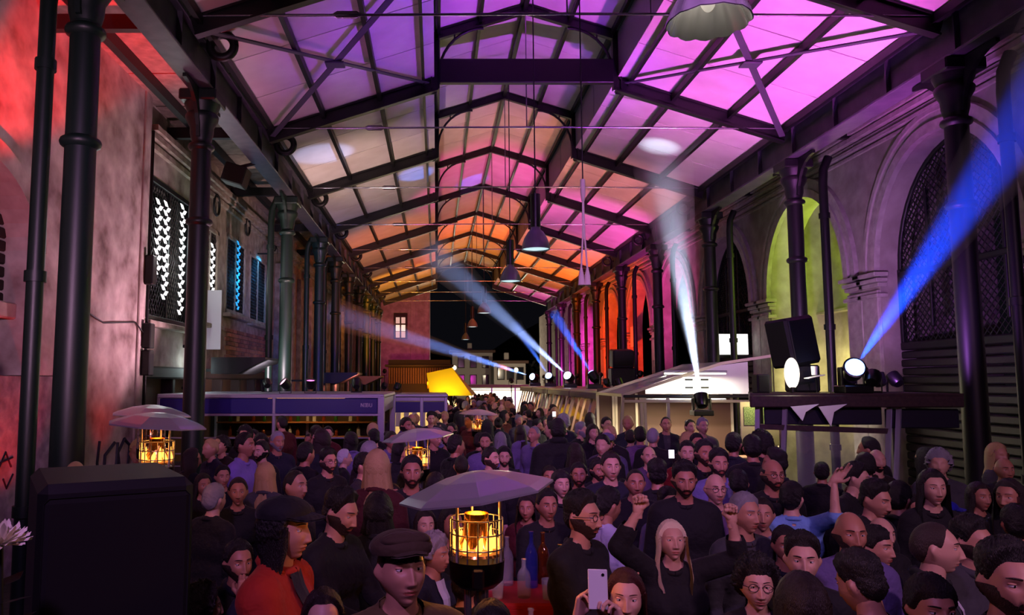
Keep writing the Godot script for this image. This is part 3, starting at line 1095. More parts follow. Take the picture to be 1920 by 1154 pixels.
	for y in [[6.45, 0.08], [6.6, 0.14], [6.72, 0.2]]:
		mb.box(Vector3(WL + y[1] / 2, y[0], -31.5), Vector3(y[1], 0.1, 37.0))
	obj("cornice", mb, M.stucco, root)
	# fittings on the pier
	var pp := thing("conduit", "vertical metal conduit with junction box beside the barred window", "conduit", Vector3(WL + 0.17, 0, -12.86))
	mb = MB.new()
	mb.tube([Vector3(0, 0.2, 0), Vector3(0, 5.0, 0), Vector3(0.0, 6.6, 0)], 0.03, 8)
	obj("pipe", mb, M.iron, pp)
	for y in [4.2, 3.1, 2.65]:
		mb = MB.new()
		mb.cbox(Vector3(0.04, y, 0.0), Vector3(0.14, 0.5 if y > 4 else 0.42, 0.2), 0.015)
		obj("junction_box", mb, M.iron, pp)
	var wire := MB.new()
	wire.tube([Vector3(WL + 0.13, 3.32, -10.7), Vector3(WL + 0.125, 3.2, -11.3), Vector3(WL + 0.125, 3.3, -12.5), Vector3(WL + 0.16, 3.15, -12.75)], 0.012, 5)
	tag(obj("cable", wire, M.iron, self), "thin dark cable drooping across the red-lit pier", "cable")
	# painted scrawls
	for a in [[[[225, 830], [213, 850], [212, 890], [222, 905], [228, 870], [229, 830]], 0.03], [[[238, 826], [230, 850], [234, 900], [244, 880], [246, 840], [238, 826]], 0.03], [[[206, 822], [204, 860], [207, 900]], 0.025]]:
		var st := MB.new()
		var pts := []
		for q in a[0]:
			var p := at(q[0], q[1], 12.0)
			pts.append(Vector3(WL + 0.105, p.y, -11.2 - (q[0] - 200) * 0.028))
		st.tube(pts, a[1], 6)
		obj("graffiti_stroke", st, M.ink, root)
	for a in [[[20, 880], [30, 850], [40, 880]], [[22, 868], [42, 862]], [[5, 900], [12, 870], [20, 895], [10, 905]], [[28, 900], [34, 920], [44, 895]], [[2, 840], [10, 845], [4, 860]]]:
		var st := MB.new()
		var pts := []
		for q in a:
			var p := at(q[0], q[1], 9.0)
			pts.append(Vector3(WL + 0.005, p.y, -8.7 - q[0] * 0.013))
		st.tube(pts, 0.012, 6)
		obj("graffiti_stroke", st, M.ink, root)

func build_window(k: int, w: Array) -> void:
	var root := Node3D.new()
	root.name = "window_%d" % k
	add_child(root)
	structure(root, ["dark barred window with bright hanging light chains", "narrow barred window with a bright sheet below", "barred window glowing blue", "barred window glowing pale blue"][k - 1])
	var c: float = (w[0] + w[1]) / 2
	var wd: float = w[1] - w[0]
	var hc: float = (w[2] + w[3]) / 2
	var ht: float = w[3] - w[2]
	var mb := MB.new()
	for q in [w[0] + 0.05, w[1] - 0.05]:
		mb.cbox(Vector3(WL - 0.03, hc, -q), Vector3(0.12, ht, 0.1), 0.01)
	for y in [w[2] + 0.05, w[3] - 0.05]:
		mb.cbox(Vector3(WL - 0.03, y, -c), Vector3(0.12, 0.1, wd), 0.01)
	mb.cbox(Vector3(WL - 0.03, hc, -c), Vector3(0.08, ht, 0.07), 0.01)
	obj("window_frame", mb, M.iron if k == 1 else M.stucco, root)
	mb = MB.new()
	mb.cbox(Vector3(WL + 0.05, w[2] - 0.06, -c), Vector3(0.25, 0.1, wd + 0.2), 0.015)
	obj("window_sill", mb, M.stucco, root)
	if k >= 3:
		mb = MB.new()
		mb.box(Vector3(WL - 0.38, hc, -c), Vector3(0.03, ht + 0.2, wd + 0.2))
		obj("blind", mb, M.blue_blind, root)
	# diagonal wire mesh
	mb = MB.new()
	var st := 0.17
	for sg in [-1.0, 1.0]:
		for i in range(-30, 31):
			var run := []
			for j in 31:
				var uu := lerpf(-wd / 2, wd / 2, j / 30.0)
				var vv: float = i * st + sg * uu * 1.4
				if absf(vv) < ht / 2:
					run.append(Vector3(WL - 0.02, hc + vv, -(c + uu)))
			if run.size() > 1:
				mb.tube([run[0], run[-1]], 0.010, 4, false)
	obj("mesh_screen", mb, M.iron, root).set_meta("kind", "stuff")
# ---------------------------------------------------------------- lamps, stalls and other things
func haze(from: Vector3, to: Vector3, r: float, density: float, label: String) -> void:
	var f := FogVolume.new()
	f.name = numbered("stage_haze")
	f.shape = RenderingServer.FOG_VOLUME_SHAPE_CONE
	var l := from.distance_to(to)
	f.size = Vector3(2 * r, l, 2 * r)
	var m := FogMaterial.new()
	m.density = density
	m.albedo = Color(1, 1, 1)
	f.material = m
	add_child(f)
	var y := (from - to).normalized()
	var x := y.cross(Vector3.FORWARD).normalized()
	f.transform = Transform3D(Basis(x, y, x.cross(y)), (from + to) * 0.5)
	f.set_meta("kind", "stuff")
	tag(f, label, "haze", "lit haze over the crowd")

func moving_head(label: String, p: Vector3, aim: Vector3, c: Color, e: float, ang: float, sc: float, reach: float, fog: float, hz: String, lens := 6.0, on_stand := false, soft := 0.55) -> void:
	# p is the foot of the lamp
	var t := thing("moving_head_light", label, "stage light", p, 0.0, "moving head lights on the stall roofs")
	var mb := MB.new()
	mb.cbox(Vector3(0, 0.045, 0), Vector3(0.34, 0.09, 0.26) * sc, 0.012)
	obj("base", mb, M.black_plastic, t)
	var hc := Vector3(0, 0.09 * sc + 0.17 * sc, 0)
	var dir := (aim - (p + hc)).normalized()
	mb = MB.new()
	for s in [-1.0, 1.0]:
		mb.cbox(Vector3(s * 0.145 * sc, 0.18 * sc, 0), Vector3(0.035, 0.24, 0.09) * sc, 0.01 * sc)
	mb.cbox(Vector3(0, 0.085 * sc, 0), Vector3(0.30, 0.04, 0.1) * sc, 0.01 * sc)
	obj("yoke", mb, M.black_plastic, t)
	var y := dir
	var x := y.cross(Vector3(0.3, 0.2, 1)).normalized()
	var bs := Basis(x, y, x.cross(y))
	mb = MB.new()
	mb.lathe([[0.0, -0.13 * sc], [0.08 * sc, -0.12 * sc], [0.115 * sc, -0.05 * sc], [0.12 * sc, 0.06 * sc], [0.125 * sc, 0.10 * sc], [0.125 * sc, 0.10 * sc], [0.105 * sc, 0.105 * sc], [0.105 * sc, 0.08 * sc]], 20, Transform3D(bs, hc))
	var hd := obj("head", mb, M.black_plastic, t)
	mb = MB.new()
	mb.lathe([[0.106 * sc, 0.085 * sc], [0.098 * sc, 0.125 * sc], [0.075 * sc, 0.158 * sc], [0.04 * sc, 0.176 * sc], [0.0, 0.182 * sc]], 18, Transform3D(bs, hc))
	obj("lens", mb, glow(c.lerp(Color.WHITE, 0.45), lens), hd)
	if on_stand:
		stand(t, p.y)
	var o := p + hc + dir * 0.20 * sc
	spot(o, aim, c, e, ang, soft, 0.03)
	if fog > 0.0:
		var rr := reach * tan(deg_to_rad(ang)) * 1.25 + 0.05
		haze(o, o + dir * reach, rr, fog, hz)

func stand(t: Node3D, h: float) -> void:
	# a tripod from the lamp down to the floor
	var mb := MB.new()
	mb.tube([Vector3(0, 0.0, 0), Vector3(0, 0.35 - h, 0)], 0.02, 8)
	for k in 3:
		var a := TAU * k / 3 + 0.5
		mb.tube([Vector3(0, 0.55 - h, 0), Vector3(0.32 * cos(a), 0.012 - h, 0.32 * sin(a))], 0.012, 6)
	obj("stand", mb, M.black_plastic, t)

func par_can(label: String, p: Vector3, aim: Vector3, c: Color, e: float, ang: float, soft := 0.9, on_stand := false) -> void:
	# a short can on a stirrup, open towards «aim»
	var t := thing("par_light", label, "stage light", p, 0.0, "coloured floodlights")
	var dir := (aim - p).normalized()
	var y := dir
	var x := y.cross(Vector3(0.31, 0.17, 0.9)).normalized()
	var bs := Basis(x, y, x.cross(y))
	var mb := MB.new()
	mb.lathe([[0.0, -0.09], [0.06, -0.085], [0.085, -0.04], [0.09, 0.07], [0.09, 0.07], [0.078, 0.07], [0.076, 0.05]], 14, Transform3D(bs, Vector3(0, 0.16, 0)))
	var can := obj("can", mb, M.black_plastic, t)
	mb = MB.new()
	mb.lathe([[0.077, 0.052], [0.04, 0.06], [0.0, 0.062]], 14, Transform3D(bs, Vector3(0, 0.16, 0)))
	obj("lens", mb, glow(c, 2.0), can)
	mb = MB.new()
	mb.tube([Vector3(-0.1, 0.16, 0), Vector3(-0.1, 0.0, 0), Vector3(0.1, 0.0, 0), Vector3(0.1, 0.16, 0)], 0.01, 6)
	obj("stirrup", mb, M.black_plastic, t)
	if on_stand:
		stand(t, p.y)
	elif p.y > 5.0:
		mb = MB.new()
		mb.beam(Vector3(0, 0.0, 0), Vector3(WL - p.x, 0.0, 0), 0.04, 0.04)
		obj("wall_arm", mb, M.iron, t)
	spot(p + Vector3(0, 0.16, 0) + dir * 0.1, aim, c, e, ang, soft, 0.06)

func build_pendants() -> void:
	for a in [[4.58, 4.56, "polished steel pendant lamp hanging nearest the camera, at the top edge", 0], [12.9, 4.56, "grey bell pendant lamp with black housing, nearer of the middle pair", 1], [17.4, 4.60, "grey bell pendant lamp in blue light, farther of the middle pair", 1], [27.0, 4.72, "small pendant lamp in pink light far down the ridge", 1], [35.8, 4.85, "small red-lit pendant lamp far down the ridge", 1], [44.0, 4.7, "tiny white pendant lamp at the far end of the ridge", 1]]:
		var t := thing("pendant_lamp", a[2], "pendant lamp", Vector3(MID, a[1], -a[0]), 0.0, "pendant lamps along the ridge")
		var mb := MB.new()
		if a[3] == 0:
			# scalloped polished reflector, seen from below
			var n := 48
			var prof := [[0.05, 0.26], [0.11, 0.235], [0.17, 0.17], [0.215, 0.09], [0.245, 0.02], [0.25, 0.0]]
			for ins in 2:
				var s := mb.v.size()
				for pr in prof:
					for k in n + 1:
						var an := TAU * k / n
						var rr: float = pr[0] * (1.0 + 0.035 * absf(sin(an * 6.0)) * ss(0.03, 0.2, pr[0])) - ins * 0.006
						mb.v.append(Vector3(rr * cos(an), pr[1] - ins * 0.004 - (0.012 * absf(sin(an * 6.0)) if pr[1] < 0.01 else 0.0), rr * sin(an)))
						mb.n.append(Vector3(cos(an) * 0.8 - 0.3 * sin(an) * cos(an * 12.0), 0.5, sin(an) * 0.8 + 0.3 * cos(an) * cos(an * 12.0)).normalized() * (1.0 if ins == 0 else -1.0))
				for i in prof.size() - 1:
					for k in n:
						var q := s + i * (n + 1) + k
						mb.tri(q, q + 1, q + n + 2)
						mb.tri(q, q + n + 2, q + n + 1)
			obj("reflector", mb, M.chrome, t)
			mb = MB.new()
			mb.ball(Vector3(0, 0.15, 0), Vector3(0.05, 0.09, 0.05), 14, 10)
			obj("bulb", mb, glow(Color(1.0, 0.95, 0.88), 0.5), t)
			omni(Vector3(0, 0.15, 0), Color(1.0, 0.95, 0.88), 0.035, 0.05, t)
		else:
			mb.lathe([[0.075, 0.40], [0.085, 0.34], [0.13, 0.30], [0.19, 0.20], [0.225, 0.10], [0.24, 0.0], [0.24, 0.0], [0.232, 0.0], [0.215, 0.10], [0.18, 0.19], [0.12, 0.285]], 24)
			var shd := obj("shade", mb, M.grey_metal, t)
			mb = MB.new()
			mb.lathe([[0.222, 0.018], [0.12, 0.0], [0.0, -0.006]], 24)
			obj("lens", mb, glow(Color(0.82, 0.97, 1.0), 0.9), shd)
			spot(Vector3(MID, a[1] - 0.03, -a[0]), Vector3(MID, 0, -a[0]), Color(0.85, 0.95, 1.0), 0.8, 60, 0.8, 0.2)
		mb = MB.new()
		mb.lathe([[0.0, 0.38], [0.085, 0.38], [0.085, 0.38], [0.085, 0.95], [0.085, 0.95], [0.0, 0.95]], 16)
		mb.box(Vector3(0, 0.5, 0), Vector3(0.2, 0.03, 0.05))
		obj("housing", mb, M.black_plastic, t)
		mb = MB.new()
		mb.tube([Vector3(0, 0.95, 0), Vector3(0, 9.3 - a[1], 0)], 0.012, 6)
		obj("stem", mb, M.iron, t)
	# white ropes with tassels
	var r := thing("rope_tackle", "white ropes with two weighted tassels hanging below the ridge", "rope", Vector3(MID + 0.02, 0, -8.8))
	var top := at(1088, 345, 8.8).y
	var bot := at(1094, 535, 8.8).y
	var mb := MB.new()
	mb.tube([Vector3(0, 9.3, 0), Vector3(0, top + 0.05, 0)], 0.008, 5)
	obj("hook_line", mb, M.iron, r)
	mb = MB.new()
	mb.lathe([[0.0, top + 0.06], [0.03, top + 0.05], [0.03, top - 0.1], [0.02, top - 0.2], [0.0, top - 0.22]], 10)
	obj("block", mb, M.rope, r)
	for s in [-1.0, 1.0]:
		mb = MB.new()
		mb.tube([Vector3(0, top - 0.1, 0), Vector3(s * 0.01, top - 0.6, 0), Vector3(s * 0.035, bot + 0.2, 0)], 0.011, 6)
		obj("rope", mb, M.rope, r)
		mb = MB.new()
		mb.lathe([[0.012, bot + 0.2], [0.03, bot + 0.12], [0.04, bot], [0.0, bot - 0.01]], 10, Transform3D(Basis(), Vector3(s * 0.035, 0, 0)))
		obj("tassel", mb, M.rope, r)

func build_heater(label: String, p: Vector3, s: float, roll: float, lit: float, yaw := 0.0) -> void:
	# p: centre of the canopy's rim; the heater stands on the floor
	var t := thing("patio_heater", label, "patio heater", Vector3(p.x, 0, p.z), yaw, "gas patio heaters in the crowd")
	var h := p.y
	var tilt := Basis(Vector3(0, 0, 1), roll)
	var mb := MB.new()
	var rm := 0.40 * s
	var prof := [[rm, -0.008], [rm, 0.0], [rm * 0.88, 0.022 * s], [rm * 0.5, 0.072 * s], [rm * 0.15, 0.098 * s], [0.0, 0.10 * s]]
	var xf := Transform3D(tilt, Vector3(0, h, 0))
	# eight hammered panels
	for k in 8:
		var a0 := TAU * k / 8
		var a1 := TAU * (k + 1) / 8
		for i in prof.size() - 1:
			var q := []
			for e in [[a0, i], [a1, i], [a1, i + 1], [a0, i + 1]]:
				q.append(xf * Vector3(prof[e[1]][0] * cos(e[0]), prof[e[1]][1], prof[e[1]][0] * sin(e[0])))
			if i == prof.size() - 2:
				q.resize(3)
			mb.face(q, xf * Vector3(0, -0.4, 0))
	for k in 8:
		var a0 := TAU * k / 8
		var a1 := TAU * (k + 1) / 8
		mb.face([xf * Vector3(rm * cos(a0), -0.008, rm * sin(a0)), xf * Vector3(rm * cos(a1), -0.008, rm * sin(a1)), xf * Vector3(0, 0.06, 0)], xf * Vector3(0, 1, 0))
	obj("canopy", mb, M.alu, t)
	var top := h - 0.06
	mb = MB.new()
	for k in 16:
		var a := TAU * k / 16
		mb.tube([Vector3(0.112 * cos(a), top - 0.22, 0.112 * sin(a)), Vector3(0.112 * cos(a), top - 0.05, 0.112 * sin(a))], 0.0035, 4, false)
	for y in [0.05, 0.11, 0.17]:
		var rg := []
		for k in 21:
			rg.append(Vector3(0.112 * cos(TAU * k / 20), top - y, 0.112 * sin(TAU * k / 20)))
		mb.tube(rg, 0.0035, 4, false)
	obj("wire_cage", mb, M.steel, t)
	mb = MB.new()
	mb.lathe([[0.05, top - 0.03], [0.06, top - 0.12], [0.105, top - 0.2]], 22)
	obj("reflector_cone", mb, M.brass, t)
	for k in 3:
		var a := TAU * k / 3 + 0.4
		mb = MB.new()
		mb.tube([Vector3(0.105 * cos(a), top - 0.24, 0.105 * sin(a)), Vector3(0.105 * cos(a), top + 0.05, 0.105 * sin(a))], 0.007, 6)
		obj("canopy_stay", mb, M.alu, t)
	if lit > 0.0:
		mb = MB.new()
		for k in 12:
			var a := TAU * k / 12
			var hh := 0.06 + 0.05 * absf(sin(k * 2.3))
			mb.lathe([[0.0, 0.0], [0.017, 0.015], [0.012, hh * 0.6], [0.0, hh]], 7, Transform3D(Basis(Vector3(0, 0, 1), 0.25 * sin(k * 1.7)), Vector3(0.090 * cos(a), top - 0.19, 0.090 * sin(a))))
		obj("flame", mb, glow(Color(1.0, 0.70, 0.30), 2.4), t)
		mb = MB.new()
		mb.lathe([[0.0, top - 0.165], [0.10, top - 0.165], [0.10, top - 0.165], [0.10, top - 0.19], [0.0, top - 0.19]], 18)
		obj("glowing_ring", mb, glow(Color(1.0, 0.6, 0.22), 0.5), t)
		omni(Vector3(0, top - 0.1, 0), Color(1.0, 0.62, 0.25), lit, 0.1, t)
	mb = MB.new()
	mb.lathe([[0.0, top - 0.33], [0.08, top - 0.33], [0.112, top - 0.30], [0.118, top - 0.22], [0.118, top - 0.22], [0.0, top - 0.22]], 22)
	var bb := obj("burner_box", mb, M.dark_steel, t)
	mb = MB.new()
	mb.cbox(Vector3(0.0, top - 0.275, 0.118), Vector3(0.05, 0.08, 0.03), 0.008)
	obj("control_knob", mb, M.black_plastic, bb)
	mb = MB.new()
	mb.tube([Vector3(0.02, top - 0.33, 0), Vector3(0.02, 0.75, 0)], 0.030, 12)
	mb.tube([Vector3(-0.04, top - 0.33, 0.02), Vector3(-0.035, top - 0.66, 0.02)], 0.016, 8)
	obj("post", mb, M.steel, t)
	mb = MB.new()
	mb.cbox(Vector3(0, top - 0.68, 0.01), Vector3(0.16, 0.035, 0.07), 0.008)
	obj("clamp", mb, M.steel, t)
	mb = MB.new()
	mb.lathe([[0.23, 0.0], [0.23, 0.05], [0.2, 0.1], [0.2, 0.72], [0.16, 0.78], [0.04, 0.8]], 20)
	obj("gas_housing", mb, M.steel, t)

func build_speaker() -> void:
	# the large loudspeaker at the left front, on its bass bin
	var yaw := 0.52
	var fl0 := at(72, 912, 3.0)
	var w := 0.585
	var ax := Vector3(cos(yaw), 0, -sin(yaw))
	var bk := Vector3(-sin(yaw), 0, -cos(yaw))
	var ctr := Vector3(fl0.x, 0, fl0.z) + ax * w * 0.5 + bk * 0.36
	var t := thing("loudspeaker", "large black loudspeaker with cloth grille in the near left corner", "loudspeaker", ctr, yaw)
	var y1 := fl0.y
	var mb := MB.new()
	mb.cbox(Vector3(0, y1 - 0.5, 0), Vector3(w, 1.0, 0.72), 0.035)
	var cb1 := obj("cabinet", mb, M.black_paint, t)
	mb = MB.new()
	mb.cbox(Vector3(0, y1 - 0.51, 0.372), Vector3(w - 0.04, 0.92, 0.03), 0.02)
	obj("grille", mb, M.grille_cloth, cb1)
	var t2 := thing("bass_bin", "black bass bin under the large loudspeaker in the left corner", "loudspeaker", ctr, yaw)
	mb = MB.new()
	mb.cbox(Vector3(0, 0.465, 0), Vector3(w, 0.93, 0.72), 0.03)
	obj("cabinet", mb, M.black_paint, t2)
	mb = MB.new()
	mb.cbox(Vector3(0, 0.465, 0.38), Vector3(w - 0.02, 0.85, 0.03), 0.02)
	obj("grille", mb, M.grille_cloth, t2)
	# white flower in a dark planter at the left edge
	var fp := at(2, 1012, 2.6)
	var fl := thing("potted_flower", "large white flower over dark foliage at the left edge", "potted plant", Vector3(fp.x, 0, fp.z))
	mb = MB.new()
	mb.lathe([[0.0, 0.0], [0.16, 0.0], [0.2, 1.15], [0.2, 1.15], [0.18, 1.15], [0.17, 1.05], [0.0, 1.05]], 20)
	obj("planter", mb, M.black_paint, fl)
	for k in 46:
		var an := TAU * k * 0.381966
		var el := 1.35 * sqrt(k / 46.0) + 0.1
		mb = MB.new()
		var r := Vector3(sin(el) * cos(an), cos(el) * 0.9 + 0.0, sin(el) * sin(an))
		var sx := r.cross(Vector3(0.2, 1, 0.1)).normalized() * 0.013
		var c0 := Vector3(0, fp.y - 0.02, 0)
		mb.face([c0 + r * 0.015, c0 + r * 0.055 + sx, c0 + r * 0.092 + sx * 0.6 + Vector3(0, -0.008, 0)], c0)
		mb.face([c0 + r * 0.015, c0 + r * 0.055 - sx, c0 + r * 0.092 - sx * 0.6 + Vector3(0, -0.008, 0)], c0)
		mb.face([c0 + r * 0.015, c0 + r * 0.092 + sx * 0.6 + Vector3(0, -0.008, 0), c0 + r * 0.098, c0 + r * 0.092 - sx * 0.6 + Vector3(0, -0.008, 0)], c0)
		obj("petal", mb, M.petal, fl)
	mb = MB.new()
	mb.tube([Vector3(0, 1.05, 0), Vector3(0.02, 1.4, 0), Vector3(0, fp.y - 0.02, 0)], 0.008, 6)
	obj("stem", mb, M.leaf, fl)
	for k in 24:
		var an := k * 2.399
		var y0 := 1.08 + 0.026 * k
		var l := 0.16 - 0.002 * k
		var o := Vector3(cos(an), 0.25, sin(an))
		var sx := o.cross(Vector3.UP).normalized() * 0.03
		mb = MB.new()
		var c0 := Vector3(0, y0, 0)
		mb.face([c0, c0 + o * l * 0.5 + sx, c0 + o * l])
		mb.face([c0, c0 + o * l * 0.5 - sx, c0 + o * l])
		obj("leaf", mb, M.leaf, fl)

func build_left_stalls() -> void:
	# stall with blue fascia across the left side
	var d := 13.0
	var t := thing("market_stall", "blue-fronted market stall with aluminium frame on the left", "stall", Vector3(0, 0, -d))
	var x0 := -4.62
	var x1 := -0.92
	var dp := 3.4
	var mb := MB.new()
	mb.cbox(Vector3((x0 + x1) / 2, 2.10, -dp / 2), Vector3(x1 - x0 + 0.1, 0.07, dp), 0.015)
	obj("roof", mb, M.alu_frame, t)
	for c in [[x0, -2.72], [-2.68, x1 - 0.06]]:
		mb = MB.new()
		mb.cbox(Vector3((c[0] + c[1]) / 2, 1.935, 0.02), Vector3(c[1] - c[0], 0.25, 0.05), 0.01)
		var fp := obj("fascia_panel", mb, M.blue_panel, t)
		if c[1] > -1.5:
			text("NIBU", 0.085, 0.01, M.white_paint, fp, Vector3(-1.16, 1.95, 0.055))
	
	for y in [1.79, 2.085, 1.41, 1.15, 0.95]:
		mb = MB.new()
		mb.cbox(Vector3((x0 + x1) / 2, y, 0.03), Vector3(x1 - x0, 0.04 if y > 1.5 else 0.025, 0.05), 0.008)
		obj("rail", mb, M.alu_frame, t)
	for x in [x0, -2.70, x1]:
		for z in [0.0, -dp]:
			mb = MB.new()
			mb.cbox(Vector3(x, 1.05, z), Vector3(0.12 if x == x1 else 0.06, 2.1, 0.1), 0.012)
			obj("post", mb, M.alu_frame, t)
	mb = MB.new()
	mb.cbox(Vector3(x1, 1.935, -dp / 2), Vector3(0.05, 0.25, dp - 0.1), 0.01)
	obj("side_fascia", mb, M.alu_frame, t)
	mb = MB.new()
	mb.cbox(Vector3((x0 + x1) / 2, 0.5, -0.1), Vector3(x1 - x0, 1.0, 0.3), 0.02)
	obj("counter", mb, M.dark_wood, t)
	mb = MB.new()
	mb.box(Vector3((x0 + x1) / 2, 1.05, -dp), Vector3(x1 - x0, 2.0, 0.04))
	obj("back_panel", mb, M.dark_wood, t)
	for y in [1.2, 1.5]:
		mb = MB.new()
		mb.cbox(Vector3((x0 + x1) / 2, y, -dp + 0.2), Vector3(x1 - x0 - 0.2, 0.03, 0.3), 0.005)
		obj("shelf", mb, M.wood, t)
	# bottles on its shelves, clear of the board above
	var n := 0
	for y in [1.215, 1.515]:
		for i in 13:
			var x := x0 + 0.3 + i * 0.25 + 0.05 * sin(i * 3.7 + y)
			bottle(Vector3(x, y, -d - dp + 0.2), 0.21 + 0.04 * sin(i * 1.9), [M.amber, M.green_glass, M.clear_glass][(i + n) % 3], "dark bottle on the shelves at the back of the blue stall", "bottles in the blue stall")
		n += 1
	lamp_strip("warm strip lamp under the roof of the blue stall", Vector3(-2.6, 2.03, -d - 2.6), 1.6, Color(1.0, 0.72, 0.4), 0.5)
	# second, smaller blue stall behind it
	var e := 19.0
	var u := thing("market_stall", "small blue market stall behind the first one, left of the aisle", "stall", Vector3(0, 0, -e))
	var xa := at(716, 742, e).x
	var xb := at(836, 742, e).x
	for c in [[xa - 1.4, xa + 0.1], [xa + 0.16, xb - 0.62], [xb - 0.56, xb]]:
		mb = MB.new()
		mb.cbox(Vector3((c[0] + c[1]) / 2, 1.72, 0), Vector3(c[1] - c[0], 0.26, 0.05), 0.01)
		obj("fascia_panel", mb, M.blue_panel, u)
	mb = MB.new()
	mb.cbox(Vector3((xa + xb) / 2 - 0.6, 2.0, -1.2), Vector3(xb - xa + 1.3, 0.08, 2.6), 0.02)
	obj("roof", mb, M.alu_frame, u)
	mb = MB.new()
	mb.cbox(Vector3((xa + xb) / 2, 1.92, 0.0), Vector3(xb - xa, 0.12, 0.06), 0.01)
	obj("header", mb, M.alu_frame, u)
	for x in [xa - 1.3, xa + 0.13, xb - 0.59, xb]:
		mb = MB.new()
		mb.cbox(Vector3(x, 1.0, 0), Vector3(0.08, 2.0, 0.08), 0.01)
		obj("post", mb, M.alu_frame, u)
		mb = MB.new()
		mb.cbox(Vector3(x, 1.0, -2.4), Vector3(0.08, 2.0, 0.08), 0.01)
		obj("post", mb, M.alu_frame, u)
	mb = MB.new()
	mb.cbox(Vector3((xa + xb) / 2 - 0.5, 0.5, -0.3), Vector3(xb - xa + 1.0, 1.0, 0.5), 0.02)
	obj("counter", mb, M.wood, u)
	mb = MB.new()
	mb.box(Vector3((xa + xb) / 2 - 0.5, 1.0, -2.42), Vector3(xb - xa + 1.0, 1.9, 0.04))
	obj("back_panel", mb, M.cream, u)
	for i in 6:
		mb = MB.new()
		mb.cbox(Vector3(xa + 0.2 + i * 0.2, 1.42, -0.1), Vector3(0.12, 0.34, 0.02), 0.004)
		var o := obj("paper_sheet", mb, M.paper, self, Vector3(0, 0, -e + 0.1))
		tag(o, "white paper sheet clipped below the small blue stall's fascia", "paper", "papers on the small stall")
	lamp_strip("bright lamp inside the small blue stall", Vector3(xa + 0.8, 1.9, -e - 1.4), 1.2, Color(1.0, 0.85, 0.6), 1.6)
	# sloping awnings on the left wall
	for a in [[455, 675, 15.5, 0.9], [640, 702, 24.0, 1.0], [690, 708, 30.0, 1.0]]:
		var p := at(a[0], a[1], a[2])
		var aw := thing("awning", "dark sloping awning on the left wall, %s" % {15.5: "beside the barred windows", 24.0: "between the far columns", 30.0: "farthest of the three"}[a[2]], "awning", Vector3(p.x, p.y, p.z), 0.0, "awnings on the left wall")
		mb = MB.new()
		mb.prism(PackedVector2Array([Vector2(-a[3] * 0.7, 0.05), Vector2(a[3] * 0.5, 0.05), Vector2(a[3] * 0.5, 0.0), Vector2(-0.1, -0.28), Vector2(-a[3] * 0.7, -0.28)]), -1.6, Transform3D(Basis(), Vector3.ZERO))
		obj("hood", mb, M.iron, aw)
		mb = MB.new()
		mb.beam(Vector3(-a[3] * 0.6, -0.2, -0.8), Vector3(WL - p.x, -0.2, -0.8), 0.06, 0.06)
		obj("bracket", mb, M.iron, aw)
	# floodlight box under the left girder
	var fb := at(443, 330, 14.2)
	var fx := thing("floodlight_box", "black floodlight box under the left eaves girder", "floodlight", Vector3(fb.x, fb.y, fb.z))
	mb = MB.new()
	mb.cbox(Vector3.ZERO, Vector3(0.42, 0.36, 0.4), 0.02, Basis(Vector3(0, 0, 1), -0.3))
	obj("case", mb, M.black_paint, fx)
	mb = MB.new()
	mb.beam(Vector3(0, 0.15, 0), Vector3(COLL - fb.x, 6.45 - fb.y, 0), 0.05, 0.05, Vector3.BACK)
	obj("arm", mb, M.iron, fx)

func bottle(p: Vector3, h: float, m: Material, label: String, group: String) -> void:
	var key := "bottle%d" % int(h * 50)
	if not M.has(key):
		var mb := MB.new()
		mb.lathe([[0.0, 0.0], [0.036, 0.0], [0.038, 0.01], [0.038, h * 0.58], [0.03, h * 0.68], [0.013, h * 0.78], [0.012, h * 0.96], [0.015, h * 0.97], [0.015, h], [0.0, h]], 12)
		M[key] = mb.mesh()
	var o := obj("bottle", M[key], m, self, p)
	tag(o, label, "bottle", group)

func lamp_strip(label: String, p: Vector3, w: float, c: Color, e: float, vert := false) -> void:
	var t := thing("strip_lamp", label, "lamp", p)
	var mb := MB.new()
	mb.cbox(Vector3(0, 0.03, 0), Vector3(w, 0.04, 0.1), 0.01)
	obj("housing", mb, M.alu_frame, t)
	mb = MB.new()
	mb.cbox(Vector3(0, -0.01, 0), Vector3(w - 0.04, 0.03, 0.07), 0.01)
	obj("tube_light", mb, glow(c, 3.0), t)
	var l := AreaLight3D.new()
	l.name = "strip_light"
	t.add_child(l, true)
	l.position = Vector3(0, -0.05, 0)
	l.rotation.x = -PI / 2
	l.area_size = Vector2(w, 0.07)
	l.light_color = c
	l.light_energy = e * 4.0
	l.area_range = 30.0
	l.area_attenuation = 2.0
	l.shadow_enabled = true
	l.area_normalize_energy = true

